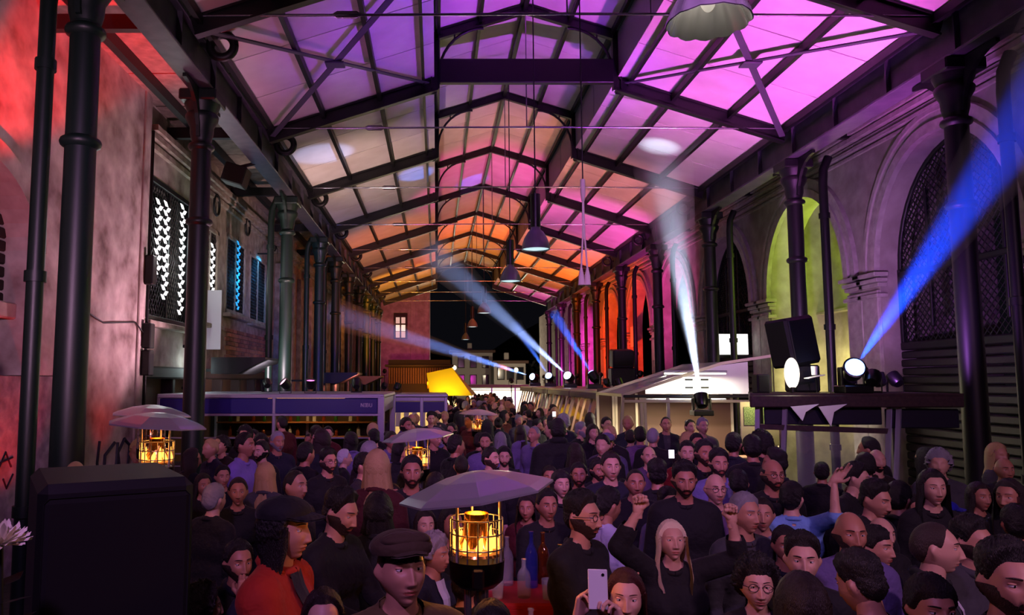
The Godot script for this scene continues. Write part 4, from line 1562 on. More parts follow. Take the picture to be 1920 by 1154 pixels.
func build_right_stalls() -> void:
	# near stall on the right that carries the lamps
	var d := 9.0
	var t := thing("market_stall", "dark stall on the right carrying the blue moving head light", "stall", Vector3(0, 0, -d))
	var x0 := 3.58
	var x1 := 6.02
	var mb := MB.new()
	mb.prism(PackedVector2Array([Vector2(x0, -0.12), Vector2(x1, -0.12), Vector2(x1, 1.3), Vector2(x0 + 0.55, 1.3)]), 0.10, Transform3D(Basis(Vector3.RIGHT, Vector3.FORWARD, Vector3.UP), Vector3(0, 2.11, 0)))
	obj("roof", mb, M.wood_dark2, t)
	mb = MB.new()
	mb.cbox(Vector3((x0 + x1) / 2, 2.12, 0.11), Vector3(x1 - x0, 0.14, 0.04), 0.012)
	obj("roof_edge", mb, M.wood_dark2, t)
	mb = MB.new()
	mb.cbox(Vector3(4.45, 1.95, 0.02), Vector3(1.35, 0.20, 0.03), 0.01)
	obj("banner", mb, M.navy, t)
	mb = MB.new()
	mb.cbox(Vector3(5.6, 1.92, 0.0), Vector3(0.85, 0.22, 0.03), 0.01)
	obj("banner", mb, M.navy, t)
	mb = MB.new()
	mb.beam(Vector3(3.7, 1.83, 0.06), Vector3(5.16, 1.78, 0.06), 0.05, 0.06)
	obj("rail", mb, M.wood_dark2, t)
	# slanting aluminium posts
	for a in [[3.70, 3.58], [4.02, 3.85], [5.33, 5.12], [5.22, 5.02]]:
		mb = MB.new()
		mb.beam(Vector3(a[0], 2.1, 0.03), Vector3(a[1], 0.9, 0.2), 0.05, 0.035)
		obj("post", mb, M.alu_frame, t)
	for x in [x0 + 0.65, x1 - 0.05]:
		mb = MB.new()
		mb.cbox(Vector3(x, 1.05, -1.2), Vector3(0.07, 2.1, 0.07), 0.01)
		obj("rear_post", mb, M.alu_frame, t)
	mb = MB.new()
	mb.box(Vector3(4.6, 1.35, 0.08), Vector3(1.0, 0.85, 0.006))
	obj("clear_sheet", mb, M.clear, t)
	mb = MB.new()
	mb.cbox(Vector3((x0 + x1) / 2, 0.48, 0.0), Vector3(x1 - x0, 0.96, 0.5), 0.02)
	obj("counter", mb, M.dark_wood, t)
	for q in [[4.15, 0.16], [4.47, 0.22]]:
		# torn white cloth hanging from the roof edge
		mb = MB.new()
		var c := Vector3(q[0], 2.06, 0.14)
		mb.face([c + Vector3(-0.12, 0.0, 0), c + Vector3(0.2, 0.03, 0.01), c + Vector3(0.04, -0.06, 0.02), c + Vector3(0.0, -q[1], 0.02)])
		mb.face([c + Vector3(-0.12, 0.0, -0.01), c + Vector3(0.2, 0.03, 0.0), c + Vector3(0.04, -0.06, 0.01), c + Vector3(0.0, -q[1], 0.01)])
		var o := obj("torn_cloth", mb, M.white_paint, self, Vector3(0, 0, -d))
		tag(o, "%s torn white cloth hanging from the right stall's roof edge" % ("smaller" if q[1] < 0.2 else "larger"), "cloth", "torn cloths on the right stall")
	# loudspeaker tilted on the stall, its stand, and the white dish lamp
	var sp := thing("loudspeaker", "black loudspeaker tilted on the roof of the right stall", "loudspeaker", Vector3(4.28, 2.22, -d - 0.3))
	var tb := Basis(Vector3(0, 0, 1), 0.16) * Basis(Vector3(0, 1, 0), 0.35)
	mb = MB.new()
	mb.cbox(Vector3(0, 0.60, 0), Vector3(0.44, 0.58, 0.36), 0.03, tb)
	obj("cabinet", mb, M.navy_black, sp)
	mb = MB.new()
	mb.cbox(Vector3(0, 0.60, 0) + tb * Vector3(0, 0, 0.186), Vector3(0.38, 0.52, 0.02), 0.01, tb)
	obj("grille", mb, M.navy_black, sp)
	mb = MB.new()
	mb.cbox(Vector3(0.1, 0.16, 0), Vector3(0.3, 0.32, 0.3), 0.02)
	obj("stand", mb, M.navy_black, sp)
	var ov := thing("oval_lamp", "glowing white oval lamp in front of the tilted loudspeaker", "lamp", Vector3(4.10, 2.22, -d + 0.05))
	mb = MB.new()
	mb.ball(Vector3(0, 0.22, 0), Vector3(0.09, 0.18, 0.035), 20, 12)
	obj("lamp_face", mb, glow(Color(1, 0.98, 0.9), 1.2), ov)
	mb = MB.new()
	mb.tube([Vector3(0, 0, 0), Vector3(0, 0.06, 0)], 0.03, 8)
	obj("foot", mb, M.black_plastic, ov)
	omni(Vector3(0, 0.22, 0.06), Color(1, 0.97, 0.85), 0.25, 0.08, ov)
	var cl := thing("clamp_tray", "small white tray with a cup on an arm beside the speaker", "tray", Vector3(4.36, 2.40, -d + 0.05))
	mb = MB.new()
	mb.cbox(Vector3.ZERO, Vector3(0.2, 0.012, 0.12), 0.004, Basis(Vector3(0, 0, 1), 0.2))
	obj("tray", mb, M.white_paint, cl)
	mb = MB.new()
	mb.lathe([[0.0, 0.02], [0.03, 0.02], [0.035, 0.12], [0.03, 0.12], [0.026, 0.03]], 12)
	obj("cup", mb, M.white_paint, cl)
	mb = MB.new()
	mb.tube([Vector3(0.02, -0.01, 0), Vector3(0.05, -0.18, -0.05)], 0.01, 6)
	obj("arm", mb, M.iron, cl)
	var sb := thing("speaker_box", "small black speaker box at the left end of the stall roof", "loudspeaker", Vector3(3.80, 2.21, -d - 0.1))
	mb = MB.new()
	mb.cbox(Vector3(0, 0.11, 0), Vector3(0.15, 0.22, 0.16), 0.01)
	obj("cabinet", mb, M.navy_black, sb)
	mb = MB.new()
	mb.cbox(Vector3(0, 0.11, 0.085), Vector3(0.12, 0.19, 0.012), 0.004)
	obj("grille", mb, M.black_plastic, sb)
	# bright glazed stall behind it
	var e := 13.9
	var g := thing("glazed_stall", "glazed stall with sloping clear roof and bright interior", "stall", Vector3(0, 0, -e))
	var a0 := at(1168, 742, e)
	var a1 := at(1352, 682, e)
	var xr := 6.1
	mb = MB.new()
	mb.beam(a0 + Vector3(0, 0, e), a1 + Vector3(0, 0, e), 0.05, 0.05)
	mb.beam(a1 + Vector3(0, 0, e), Vector3(xr, a1.y + 0.15, 0), 0.05, 0.05)
	mb.beam(a0 + Vector3(0, 0, e - 2.2), a1 + Vector3(0, 0, e - 2.2), 0.05, 0.05)
	mb.beam(a0 + Vector3(0, 0, e), a0 + Vector3(0, 0, e - 2.2), 0.05, 0.05)
	obj("roof_frame", mb, M.alu_warm, g)
	mb = MB.new()
	mb.face([a0 + Vector3(0, 0.03, e), a1 + Vector3(0, 0.03, e), a1 + Vector3(0, 0.03, e - 2.2), a0 + Vector3(0, 0.03, e - 2.2)])
	obj("clear_roof", mb, M.clear_roof, g)
	mb = MB.new()
	mb.prism(PackedVector2Array([Vector2(a0.x + 0.75, 2.1), Vector2(a0.x + 0.75, 2.24), Vector2(a1.x, a1.y - 0.06), Vector2(xr, a1.y + 0.06), Vector2(xr, 2.1)]), 0.02, Transform3D(Basis(), Vector3(0, 0, -1.3)))
	obj("white_gable", mb, M.white_paint, g)
	for q in [[a0.x, a0.x - 0.15], [a0.x + 0.32, a0.x + 0.34], [a0.x + 0.38, a0.x + 0.42], [a0.x + 0.80, a0.x + 0.80], [xr, xr]]:
		mb = MB.new()
		mb.beam(Vector3(q[0], a0.y, 0), Vector3(q[1], 0, 0), 0.05, 0.05, Vector3.BACK)
		obj("post", mb, M.alu_warm, g)
		mb = MB.new()
		mb.beam(Vector3(q[0], a0.y, -2.2), Vector3(q[0], 0, -2.2), 0.05, 0.05, Vector3.BACK)
		obj("post", mb, M.alu_warm, g)
	for y in [1.99, 2.08]:
		mb = MB.new()
		mb.cbox(Vector3((a0.x + xr) / 2, y, 0.02), Vector3(xr - a0.x, 0.05, 0.05), 0.01)
		obj("lintel", mb, M.alu_warm if y < 2.05 else M.iron, g)
	mb = MB.new()
	mb.box(Vector3((a0.x + xr) / 2, 1.1, -2.22), Vector3(xr - a0.x, 2.2, 0.04))
	obj("back_panel", mb, M.brown_panel, g)
	mb = MB.new()
	mb.cbox(Vector3((a0.x + xr) / 2, 0.5, -0.2), Vector3(xr - a0.x, 1.0, 0.5), 0.02)
	obj("counter", mb, M.wood, g)
	lamp_strip("bright strip lamp inside the glazed stall", Vector3(4.7, 1.97, -e - 0.9), 1.6, Color(1.0, 0.93, 0.78), 4.0)
	lamp_strip("bright strip lamp under the clear roof of the glazed stall", Vector3(4.9, 2.5, -e - 0.8), 1.2, Color(1.0, 0.96, 0.86), 2.2)
	# menu board, lit
	var mp := at(1307, 722, e - 0.12)
	var mn := thing("menu_board", "lit white menu board with dark bars above the glazed stall", "sign", mp)
	mb = MB.new()
	mb.cbox(Vector3.ZERO, Vector3(0.50, 0.27, 0.03), 0.006)
	obj("lit_sign_face", mb, glow(Color(1, 1, 0.96), 1.3), mn)
	mb = MB.new()
	mb.cbox(Vector3(0, -0.28, -0.02), Vector3(0.05, 0.3, 0.03), 0.005)
	obj("hanger", mb, M.iron, mn)
	for q in [[-0.15, 0.09], [0.13, 0.09], [-0.15, -0.05], [0.13, -0.05]]:
		mb = MB.new()
		mb.cbox(Vector3(q[0], q[1], 0.02), Vector3(0.14, 0.03, 0.01), 0.003)
		obj("dark_bar", mb, M.black_plastic, mn)
	# bright white sheet and framed picture farther right
	var sc := thing("lit_screen", "bright white lit sheet between the right columns", "screen", at(1374, 646, 18.9))
	mb = MB.new()
	mb.cbox(Vector3.ZERO, Vector3(0.74, 0.5, 0.03), 0.006)
	obj("lit_screen_face", mb, glow(Color(1, 1, 0.98), 1.4), sc)
	mb = MB.new()
	mb.cbox(Vector3(0, -0.3, -0.02), Vector3(0.9, 0.08, 0.06), 0.01)
	obj("bracket_rail", mb, M.iron, sc)
	mb = MB.new()
	mb.cbox(Vector3(0, 0, -0.03), Vector3(0.78, 0.54, 0.02), 0.006)
	obj("backing", mb, M.iron, sc)
	var fr := thing("framed_picture", "framed green and white picture behind the right stall", "picture", at(1425, 795, 12.6))
	mb = MB.new()
	mb.cbox(Vector3(0, 0, -0.02), Vector3(0.62, 0.7, 0.03), 0.006)
	obj("frame", mb, M.cream, fr)
	mb = MB.new()
	mb.cbox(Vector3(-0.05, 0.12, 0.0), Vector3(0.42, 0.3, 0.02), 0.006)
	obj("print", mb, M.leaf_print, fr)
	var pm := MB.new()
	pm.cbox(Vector3(0, -at(1425, 795, 12.6).y * 0.5 - 0.17, -0.02), Vector3(0.06, at(1425, 795, 12.6).y - 0.34, 0.06), 0.006)
	obj("stand", pm, M.alu_frame, fr)
	omni(at(1440, 740, 12.2), Color(1.0, 0.95, 0.7), 0.5, 0.1)
	# row of stalls down the right of the aisle
	for k in 4:
		var z := 16.4 + 4.0 * k
		var u := thing("glazed_kiosk", "glazed kiosk with leaning mullions in the right row, %s from the camera" % ordinal(k), "stall", Vector3(3.6, 0, -z), 0.0, "glazed kiosks along the right side")
		mb = MB.new()
		mb.cbox(Vector3(1.0, 2.10, -1.95), Vector3(2.2, 0.1, 3.9), 0.02)
		obj("roof", mb, M.alu_warm, u)
		mb = MB.new()
		mb.cbox(Vector3(-0.1, 2.02, -1.95), Vector3(0.05, 0.14, 3.9), 0.01)
		obj("fascia", mb, M.purple_panel, u)
		for i in 6:
			mb = MB.new()
			var zz := -0.05 - 0.76 * i
			mb.beam(Vector3(0.0, 1.95, zz), Vector3(-0.3, 0.95, zz + 0.12), 0.05, 0.05, Vector3.BACK)
			obj("mullion", mb, M.alu_warm, u)
			mb = MB.new()
			mb.beam(Vector3(2.0, 2.05, zz), Vector3(2.0, 0.0, zz), 0.05, 0.05, Vector3.BACK)
			if i % 5 == 0:
				obj("rear_post", mb, M.alu_warm, u)
		for i in 5:
			mb = MB.new()
			var zz := -0.08 - 0.76 * i
			mb.face([Vector3(-0.01, 1.92, zz), Vector3(-0.3, 0.97, zz + 0.1), Vector3(-0.3, 0.97, zz - 0.62), Vector3(-0.01, 1.92, zz - 0.7)])
			obj("clear_pane", mb, M.clear, u)
		mb = MB.new()
		mb.cbox(Vector3(0.0, 0.48, -1.95), Vector3(0.6, 0.96, 3.9), 0.02)
		obj("counter", mb, M.wood, u)
		mb = MB.new()
		mb.box(Vector3(2.0, 1.0, -1.95), Vector3(0.04, 2.0, 3.9))
		obj("back_panel", mb, M.brown_panel, u)
		lamp_strip("warm strip lamp in the right row kiosk, %s from the camera" % ordinal(k), Vector3(4.4, 1.98, -z - 1.95), 1.2, Color(1.0, 0.78, 0.52), 1.6)
		for i in 7:
			bottle(Vector3(3.55 + 0.1 * (i % 2), 0.96, -z - 0.4 - 0.5 * i), 0.26, [M.amber, M.green_glass, M.clear_glass][i % 3], "bottle on the counter of a right row kiosk", "bottles on the right kiosks")

func build_pa() -> void:
	# flown loudspeaker by the far right columns
	var p := at(1166, 700, 23.8)
	var t := thing("loudspeaker", "dark loudspeaker stack on the kiosk row before the orange arches", "loudspeaker", Vector3(p.x, 2.16, p.z))
	for k in 2:
		var mb := MB.new()
		mb.cbox(Vector3(0, 0.32 + 0.56 * k, 0), Vector3(0.75 - 0.1 * k, 0.54, 0.5), 0.03, Basis(Vector3.RIGHT, 0.12 * k))
		obj("cabinet", mb, M.navy_black, t)
		mb = MB.new()
		mb.cbox(Vector3(0, 0.32 + 0.56 * k, 0.26), Vector3(0.66 - 0.1 * k, 0.46, 0.02), 0.01, Basis(Vector3.RIGHT, 0.12 * k))
		obj("grille", mb, M.black_plastic, t)
	for x in [-0.3, 0.3]:
		var mf := MB.new()
		mf.box(Vector3(x, 0.025, 0), Vector3(0.06, 0.05, 0.4))
		obj("foot", mf, M.black_plastic, t)

func build_far_end() -> void:
	# pink rendered house at the far left with a barred window
	var h := thing("end_house", "pink-lit rendered house corner with a bright window at the far end", "building", Vector3(0, 0, -50.5))
	var xa := at(690, 600, 50.5).x
	var xb := at(806, 600, 50.5).x
	var mb := MB.new()
	mb.box(Vector3((xa + xb) / 2, 5.0, -1.5), Vector3(xb - xa, 10.0, 3.0))
	obj("wall", mb, M.plaster, h)
	for x in [at(775, 600, 50.5).x, at(800, 600, 50.5).x]:
		mb = MB.new()
		mb.cbox(Vector3(x, 5.0, 0.05), Vector3(0.35, 10.0, 0.12), 0.02)
		obj("pilaster", mb, M.plaster, h)
	var wp := at(751, 612, 50.4)
	mb = MB.new()
	mb.cbox(Vector3(wp.x, wp.y, 0.05), Vector3(0.9, 1.7, 0.1), 0.02)
	var wn := obj("window", mb, M.dark_wood, h)
	for q in [[-0.18, 0.38], [0.18, 0.38], [-0.18, -0.12], [0.18, -0.12], [-0.18, -0.55], [0.18, -0.55]]:
		mb = MB.new()
		mb.cbox(Vector3(wp.x + q[0], wp.y + q[1], 0.11), Vector3(0.26, 0.4, 0.02), 0.004)
		obj("lit_window_pane", mb, glow(Color(0.95, 0.95, 0.85), 0.35 if q[1] != -0.12 else 0.9), wn)
	# ribbed timber stall front
	var r := thing("timber_stall", "ribbed timber stall front lit orange at the far left", "stall", Vector3(0, 0, -42.0))
	var x0 := at(728, 700, 42).x
	var x1 := at(845, 700, 42).x
	var y0 := at(760, 720, 42).y
	var y1 := at(760, 690, 42).y
	for i in 26:
		mb = MB.new()
		mb.cbox(Vector3(lerpf(x0, x1, (i + 0.5) / 26.0), (y0 + y1) / 2, 0.0), Vector3((x1 - x0) / 26.0 * 0.7, y1 - y0, 0.06), 0.01)
		obj("slat", mb, M.wood, r)
	mb = MB.new()
	mb.box(Vector3((x0 + x1) / 2, 1.75, -0.1), Vector3(x1 - x0, 3.5, 0.08))
	obj("back_panel", mb, M.dark_wood, r)
	mb = MB.new()
	mb.cbox(Vector3((x0 + x1) / 2, y1 + 0.1, 0.2), Vector3(x1 - x0 + 0.3, 0.12, 0.9), 0.02)
	obj("roof_edge", mb, M.dark_wood, r)
	# yellow tent
	var tp := thing("market_tent", "glowing yellow market tent at the far end of the aisle", "tent", Vector3(0, 0, -38.0))
	var p := [at(800, 700, 38), at(848, 690, 38), at(884, 742, 38), at(806, 742, 38)]
	for q in p.size():
		p[q].z = 0.0
	mb = MB.new()
	mb.face([p[0], p[1], p[2] + Vector3(0, 0, 0.6), p[3] + Vector3(0, 0, 0.6)])
	mb.face([p[0], p[1], p[1] + Vector3(0, -0.8, -3), p[0] + Vector3(0, -0.8, -3)])
	mb.face([p[1], p[2] + Vector3(0, 0, 0.6), p[2] + Vector3(0.4, 0, -3), p[1] + Vector3(0, -0.2, -3)])
	obj("canopy", mb, M.yellow_cloth, tp)
	for q in [p[2] + Vector3(0, 0, 0.6), p[3] + Vector3(0, 0, 0.6)]:
		mb = MB.new()
		mb.tube([q, Vector3(q.x, 0, q.z)], 0.03, 6)
		obj("pole", mb, M.alu_frame, tp)
	spot(at(835, 735, 36.2), at(842, 712, 38), Color(1.0, 0.90, 0.35), 6.0, 60, 0.9, 0.2)
	# lit lantern by the tent
	var ln := thing("globe_lamp", "small bright globe lamp beside the yellow tent", "lamp", at(835, 757, 30))
	mb = MB.new()
	mb.ball(Vector3.ZERO, Vector3(0.16, 0.16, 0.16), 14, 10)
	obj("globe_light", mb, glow(Color(1.0, 0.92, 0.6), 3.0), ln)
	mb = MB.new()
	mb.tube([Vector3(0, -0.14, 0), Vector3(0, -at(835, 757, 30).y, 0)], 0.03, 8)
	obj("lamp_post", mb, M.iron, ln)
	omni(Vector3.ZERO, Color(1.0, 0.9, 0.6), 2.5, 0.1, ln)
	# white lit shop at the end
	var sh := thing("white_shop", "brightly lit white shop front at the end of the aisle", "shop", Vector3(0, 0, -54.0))
	xa = at(878, 745, 54).x
	xb = at(1010, 745, 54).x
	y1 = at(900, 727, 54).y
	mb = MB.new()
	mb.box(Vector3((xa + xb) / 2, y1 / 2, -2), Vector3(xb - xa, y1, 0.1))
	obj("back_wall", mb, M.white_paint, sh)
	mb = MB.new()
	mb.cbox(Vector3((xa + xb) / 2, y1 + 0.1, -1), Vector3(xb - xa + 0.2, 0.2, 2.4), 0.03)
	obj("canopy", mb, M.cream, sh)
	for q in 4:
		mb = MB.new()
		mb.cbox(Vector3(lerpf(xa, xb, q / 3.0), y1 / 2, 0), Vector3(0.1, y1, 0.1), 0.02)
		obj("post", mb, M.alu_frame, sh)
	mb = MB.new()
	mb.box(Vector3((xa + xb) / 2, y1 - 0.12, -1.2), Vector3(xb - xa - 0.4, 0.05, 0.3))
	obj("tube_light", mb, glow(Color(1, 0.97, 0.88), 3.0), sh)
	var al := AreaLight3D.new()
	al.name = "shop_light"
	sh.add_child(al, true)
	al.position = Vector3((xa + xb) / 2, y1 - 0.2, -1.2)
	al.rotation.x = -PI / 2
	al.area_size = Vector2(xb - xa - 0.4, 0.3)
	al.light_color = Color(1, 0.96, 0.85)
	al.light_energy = 40.0
	al.area_range = 60.0
	al.shadow_enabled = true
	# houses across the square
	for a in [[848, 924, 662, 728, 84.0, "white house with shuttered windows", 3], [926, 986, 682, 735, 78.0, "lower pale house beside the white house", 3]]:
		var z: float = a[4]
		var l0 := at(a[0], a[2], z)
		var l1 := at(a[1], a[3], z)
		var b := thing("town_house", "%s across the square" % a[5], "building", Vector3(0, 0, -z))
		mb = MB.new()
		mb.box(Vector3((l0.x + l1.x) / 2, l0.y / 2, -2), Vector3(l1.x - l0.x, l0.y, 4))
		obj("wall", mb, M.house, b)
		mb = MB.new()
		mb.cbox(Vector3((l0.x + l1.x) / 2, l0.y + 0.15, -2), Vector3(l1.x - l0.x + 0.6, 0.3, 4.8), 0.05)
		var rf := obj("roof", mb, M.brown_panel, b)
		mb = MB.new()
		mb.cbox(Vector3(lerpf(l0.x, l1.x, 0.45), l0.y + 0.7, -2), Vector3(0.5, 0.9, 0.5), 0.05)
		obj("chimney", mb, M.house, rf)
		var floors := 2 if z > 80 else 1
		for fl in floors:
			for i in a[6]:
				var wx := lerpf(l0.x, l1.x, 0.22 + 0.3 * i)
				var wy := l0.y - 1.0 - 2.0 * fl
				mb = MB.new()
				mb.cbox(Vector3(wx, wy, 0.02), Vector3(0.75, 1.3, 0.1), 0.02)
				var w := obj("window", mb, M.dark_wood, b)
				mb = MB.new()
				mb.cbox(Vector3(wx, wy, 0.08), Vector3(0.6, 1.15, 0.03), 0.01)
				obj("pane", mb, M.pane_dark, w)
	for a in [[968, 694, 66.0, 50.0, "right"], [852, 690, 64.0, 36.0, "left"]]:
		var lp := at(a[0], a[1], a[2])
		var sl := thing("street_lamp", "street lamp in front of the far houses, %s one" % a[4], "street lamp", Vector3(lp.x, 0, lp.z), 0.0, "street lamps across the square")
		mb = MB.new()
		mb.tube([Vector3.ZERO, Vector3(0, lp.y - 0.15, 0)], 0.05, 8)
		obj("pole", mb, M.iron, sl)
		mb = MB.new()
		mb.ball(Vector3(0, lp.y, 0), Vector3(0.18, 0.2, 0.18), 10, 8)
		obj("lamp_globe", mb, glow(Color(1.0, 0.93, 0.8), 1.5), sl)
		omni(Vector3(0, lp.y, 0), Color(1.0, 0.92, 0.78), a[3], 0.15, sl)
	spot(at(800, 728, 39.5), at(780, 700, 42), Color(1.0, 0.6, 0.2), 7.0, 55, 0.9, 0.2)
	# dark hillside behind
	mb = MB.new()
	var poly := PackedVector2Array([Vector2(-60, 0), Vector2(-60, 12)])
	for i in 25:
		poly.append(Vector2(-60 + 5.0 * i, 12 + 5.0 * sin(i * 0.4) + 1.2 * sin(i * 1.7)))
	poly.append(Vector2(60, 0))
	mb.prism(poly, -20.0, Transform3D(Basis(), Vector3(0, 0, -140)))
	tag(obj("hillside", mb, M.hill, self), "dark wooded hillside beyond the houses", "hill")
	for a in [[918, 650, "upper"], [1010, 690, "lower"], [946, 668, "middle"]]:
		var pp := at(a[0], a[1] + 22, 70.0)
		var tr := thing("tree", "dark tree lit magenta beside the pale house, %s one" % a[2], "tree", Vector3(pp.x + {"upper": 1.0, "middle": 4.5, "lower": 6.5}[a[2]], 0, {"upper": -95.0, "middle": -86.0, "lower": -72.0}[a[2]]), 0.0, "trees across the square")
		mb = MB.new()
		mb.tube([Vector3(0, 0, 0), Vector3(0.1, pp.y * 0.7, 0)], [0.2, 0.12], 8)
		obj("trunk", mb, M.dark_wood, tr)
		mb = MB.new()
		rng.seed = int(a[0])
		for i in 260:
			var dr := Vector3(rng.randfn(), rng.randfn() * 0.7, rng.randfn()).normalized() * pow(rng.randf(), 0.4) * 1.9
			var c := Vector3(0.1, pp.y * 0.85, 0) + dr
			var u := Vector3(rng.randfn(), rng.randfn(), rng.randfn()).normalized() * 0.3
			var w := u.cross(Vector3(rng.randfn(), rng.randfn(), rng.randfn())).normalized() * 0.18
			mb.face([c - u, c + w, c + u, c - w])
		obj("crown", mb, M.leaf, tr)

func build_table() -> void:
	# red-clothed bar table with bottles among the crowd
	var c := table1
	var t := thing("bar_table", "bar table with a red cloth and bottles, beside the patio heater", "table", Vector3(c.x, 0, -4.6))
	var y := 1.12
	var mb := MB.new()
	mb.cbox(Vector3(0, y, 0), Vector3(0.62, 0.04, 0.5), 0.012)
	obj("tabletop", mb, M.red_cloth, t)
	mb = MB.new()
	mb.cbox(Vector3(0, y - 0.14, 0.245), Vector3(0.6, 0.26, 0.012), 0.005)
	mb.cbox(Vector3(-0.3, y - 0.14, 0), Vector3(0.012, 0.26, 0.48), 0.005)
	mb.cbox(Vector3(0.3, y - 0.14, 0), Vector3(0.012, 0.26, 0.48), 0.005)
	obj("cloth_skirt", mb, M.red_cloth, t)
	for q in [[-0.27, -0.2], [0.27, -0.2], [-0.27, 0.2], [0.27, 0.2]]:
		mb = MB.new()
		mb.tube([Vector3(q[0], 0, q[1]), Vector3(q[0], y, q[1])], 0.02, 8)
		obj("leg", mb, M.iron, t)
	var labs := ["tall clear bottle at the left of the red table", "clear bottle standing second from the left on the red table", "tall blue-lit bottle in the middle of the red table", "short clear bottle at the front of the red table", "green bottle at the right of the red table", "dark bottle at the back of the red table"]
	var k := 0
	for q in [[-0.22, -0.05, 0.30], [-0.12, -0.15, 0.28], [0.02, -0.1, 0.32], [-0.05, 0.12, 0.2], [0.18, -0.02, 0.27], [0.1, -0.18, 0.3]]:
		bottle(Vector3(c.x + q[0], y + 0.02, -4.6 + q[1]), q[2], [M.clear_glass, M.clear_glass, M.blue_glass, M.clear_glass, M.green_glass, M.amber][k], labs[k], "bottles on the red table")
		k += 1
	for q in [[-0.2, 0.14, "left"], [0.08, 0.16, "middle"], [0.22, 0.15, "right"]]:
		tumbler(Vector3(c.x + q[0], y + 0.02, -4.6 + q[1]), "clear tumbler at the front %s of the red table" % q[2])
	# second, nearer table at the bottom edge
	var c2 := table2
	var t2 := thing("bar_table", "second red-clothed table with bottles at the bottom edge", "table", Vector3(c2.x, 0, -3.7))
	mb = MB.new()
	mb.cbox(Vector3(0, 1.0, 0), Vector3(0.6, 0.04, 0.4), 0.012)
	obj("tabletop", mb, M.red_cloth, t2)
	for q in [[-0.26, -0.15], [0.26, -0.15], [-0.26, 0.15], [0.26, 0.15]]:
		mb = MB.new()
		mb.tube([Vector3(q[0], 0, q[1]), Vector3(q[0], 1.0, q[1])], 0.02, 8)
		obj("leg", mb, M.iron, t2)
	k = 0
	for q in [[-0.1, 0.0, 0.29], [0.03, 0.05, 0.26], [0.14, -0.05, 0.3]]:
		bottle(Vector3(c2.x + q[0], 1.02, -3.7 + q[1]), q[2], [M.clear_glass, M.blue_glass, M.clear_glass][k], ["left", "middle", "right"][k] + " bottle on the nearer red table at the bottom edge", "bottles on the nearer table")
		k += 1

func tumbler(p: Vector3, label: String, h := 0.11) -> MeshInstance3D:
	if not M.has("tumbler_mesh"):
		var mb := MB.new()
		mb.lathe([[0.0, 0.0], [0.03, 0.0], [0.038, h], [0.038, h], [0.035, h], [0.028, 0.006], [0.0, 0.006]], 14)
		M.tumbler_mesh = mb.mesh()
	var o := obj("tumbler", M.tumbler_mesh, M.clear_glass, self, p)
	tag(o, label, "glass", "tumblers in the crowd")
	return o

func build_window_lights() -> void:
	# curtains of small leaf-shaped lights in the barred windows: [d, top, bottom, colour, label]
	var white := Color(1, 1, 1)
	for a in [[13.55, 5.5, 4.15, white, "leftmost short strand of white leaf lights in the first barred window"], [13.95, 5.55, 3.75, white, "middle strand of white leaf lights in the first barred window"], [14.85, 5.7, 3.55, white, "right long strand of white leaf lights in the first barred window"], [16.9, 5.3, 3.9, white, "strand of white leaf lights in the narrow barred window"], [19.1, 5.75, 4.05, Color(0.25, 0.75, 1.0), "strand of blue leaf lights in the blue window"]]:
		var t := thing("light_strand", a[4], "string lights", Vector3(WL + 0.06, 0, -a[0]), 0.0, "leaf lights in the barred windows")
		var mb := MB.new()
		mb.tube([Vector3(0, a[1] + 0.2, 0), Vector3(0, a[2], 0)], 0.006, 4)
		obj("cord", mb, M.iron, t)
		var n := int((a[1] - a[2]) / 0.085)
		for i in n:
			var y := lerpf(a[1], a[2], float(i) / n)
			var sg := 1.0 if i % 2 == 0 else -1.0
			mb = MB.new()
			mb.prism(PackedVector2Array([Vector2(-0.04, 0), Vector2(0.06, 0.05), Vector2(0.19, 0.02), Vector2(0.07, -0.04)]), 0.012, Transform3D(Basis(Vector3(0, 0.25, sg), Vector3(0, 1, -0.25 * sg).normalized(), Vector3(1, 0, 0)), Vector3(0, y, 0)))
			obj("leaf_light", mb, M.leaf_white if a[3] == white else M.leaf_blue, t)
		omni(Vector3(0.25, (a[1] + a[2]) / 2, 0), a[3], 0.22, 0.15, t)
	# white tubes and sheet beside the windows
	for a in [[354, 390, 540, 15.55, "upper white tube lamp on the wall behind the black column"], [347, 650, 728, 15.3, "lower white tube lamp on the wall behind the black column"]]:
		var p0 := at(a[0], a[1], a[3])
		var p1 := at(a[0] - 1, a[2], a[3])
		var t := thing("tube_lamp", a[4], "lamp", Vector3(WL + 0.12, 0, -a[3]))
		var mb := MB.new()
		mb.tube([Vector3(0, p0.y, 0), Vector3(0, p1.y, 0)], 0.05, 10)
		obj("tube_light", mb, glow(Color(0.95, 1, 1), 1.4), t)
		for y in [p0.y, p1.y]:
			mb = MB.new()
			mb.cbox(Vector3(-0.05, y, 0), Vector3(0.14, 0.06, 0.1), 0.01)
			obj("holder", mb, M.iron, t)
		omni(Vector3(0.12, (p0.y + p1.y) / 2, 0), Color(0.9, 1, 1), 0.35, 0.2, t)
	var sh := MB.new()
	sh.cbox(Vector3.ZERO, Vector3(0.34, 1.28, 0.02), 0.004)
	tag(obj("white_sheet", sh, M.white_paint, self, Vector3(WL + 0.20, at(405, 600, 16.6).y, -16.6)), "white sheet hanging on the left wall below the narrow window", "sheet")
	var cy := thing("blue_blind", "glowing blue blind in the last barred window", "blind", Vector3(WL - 0.25, 4.87, -21.5))
	var mb2 := MB.new()
	for i in 18:
		mb2 = MB.new()
		mb2.cbox(Vector3(0, -0.9 + 0.105 * i, 0), Vector3(0.02, 0.085, 1.7), 0.006)
		obj("slat", mb2, M.blue_slat, cy)
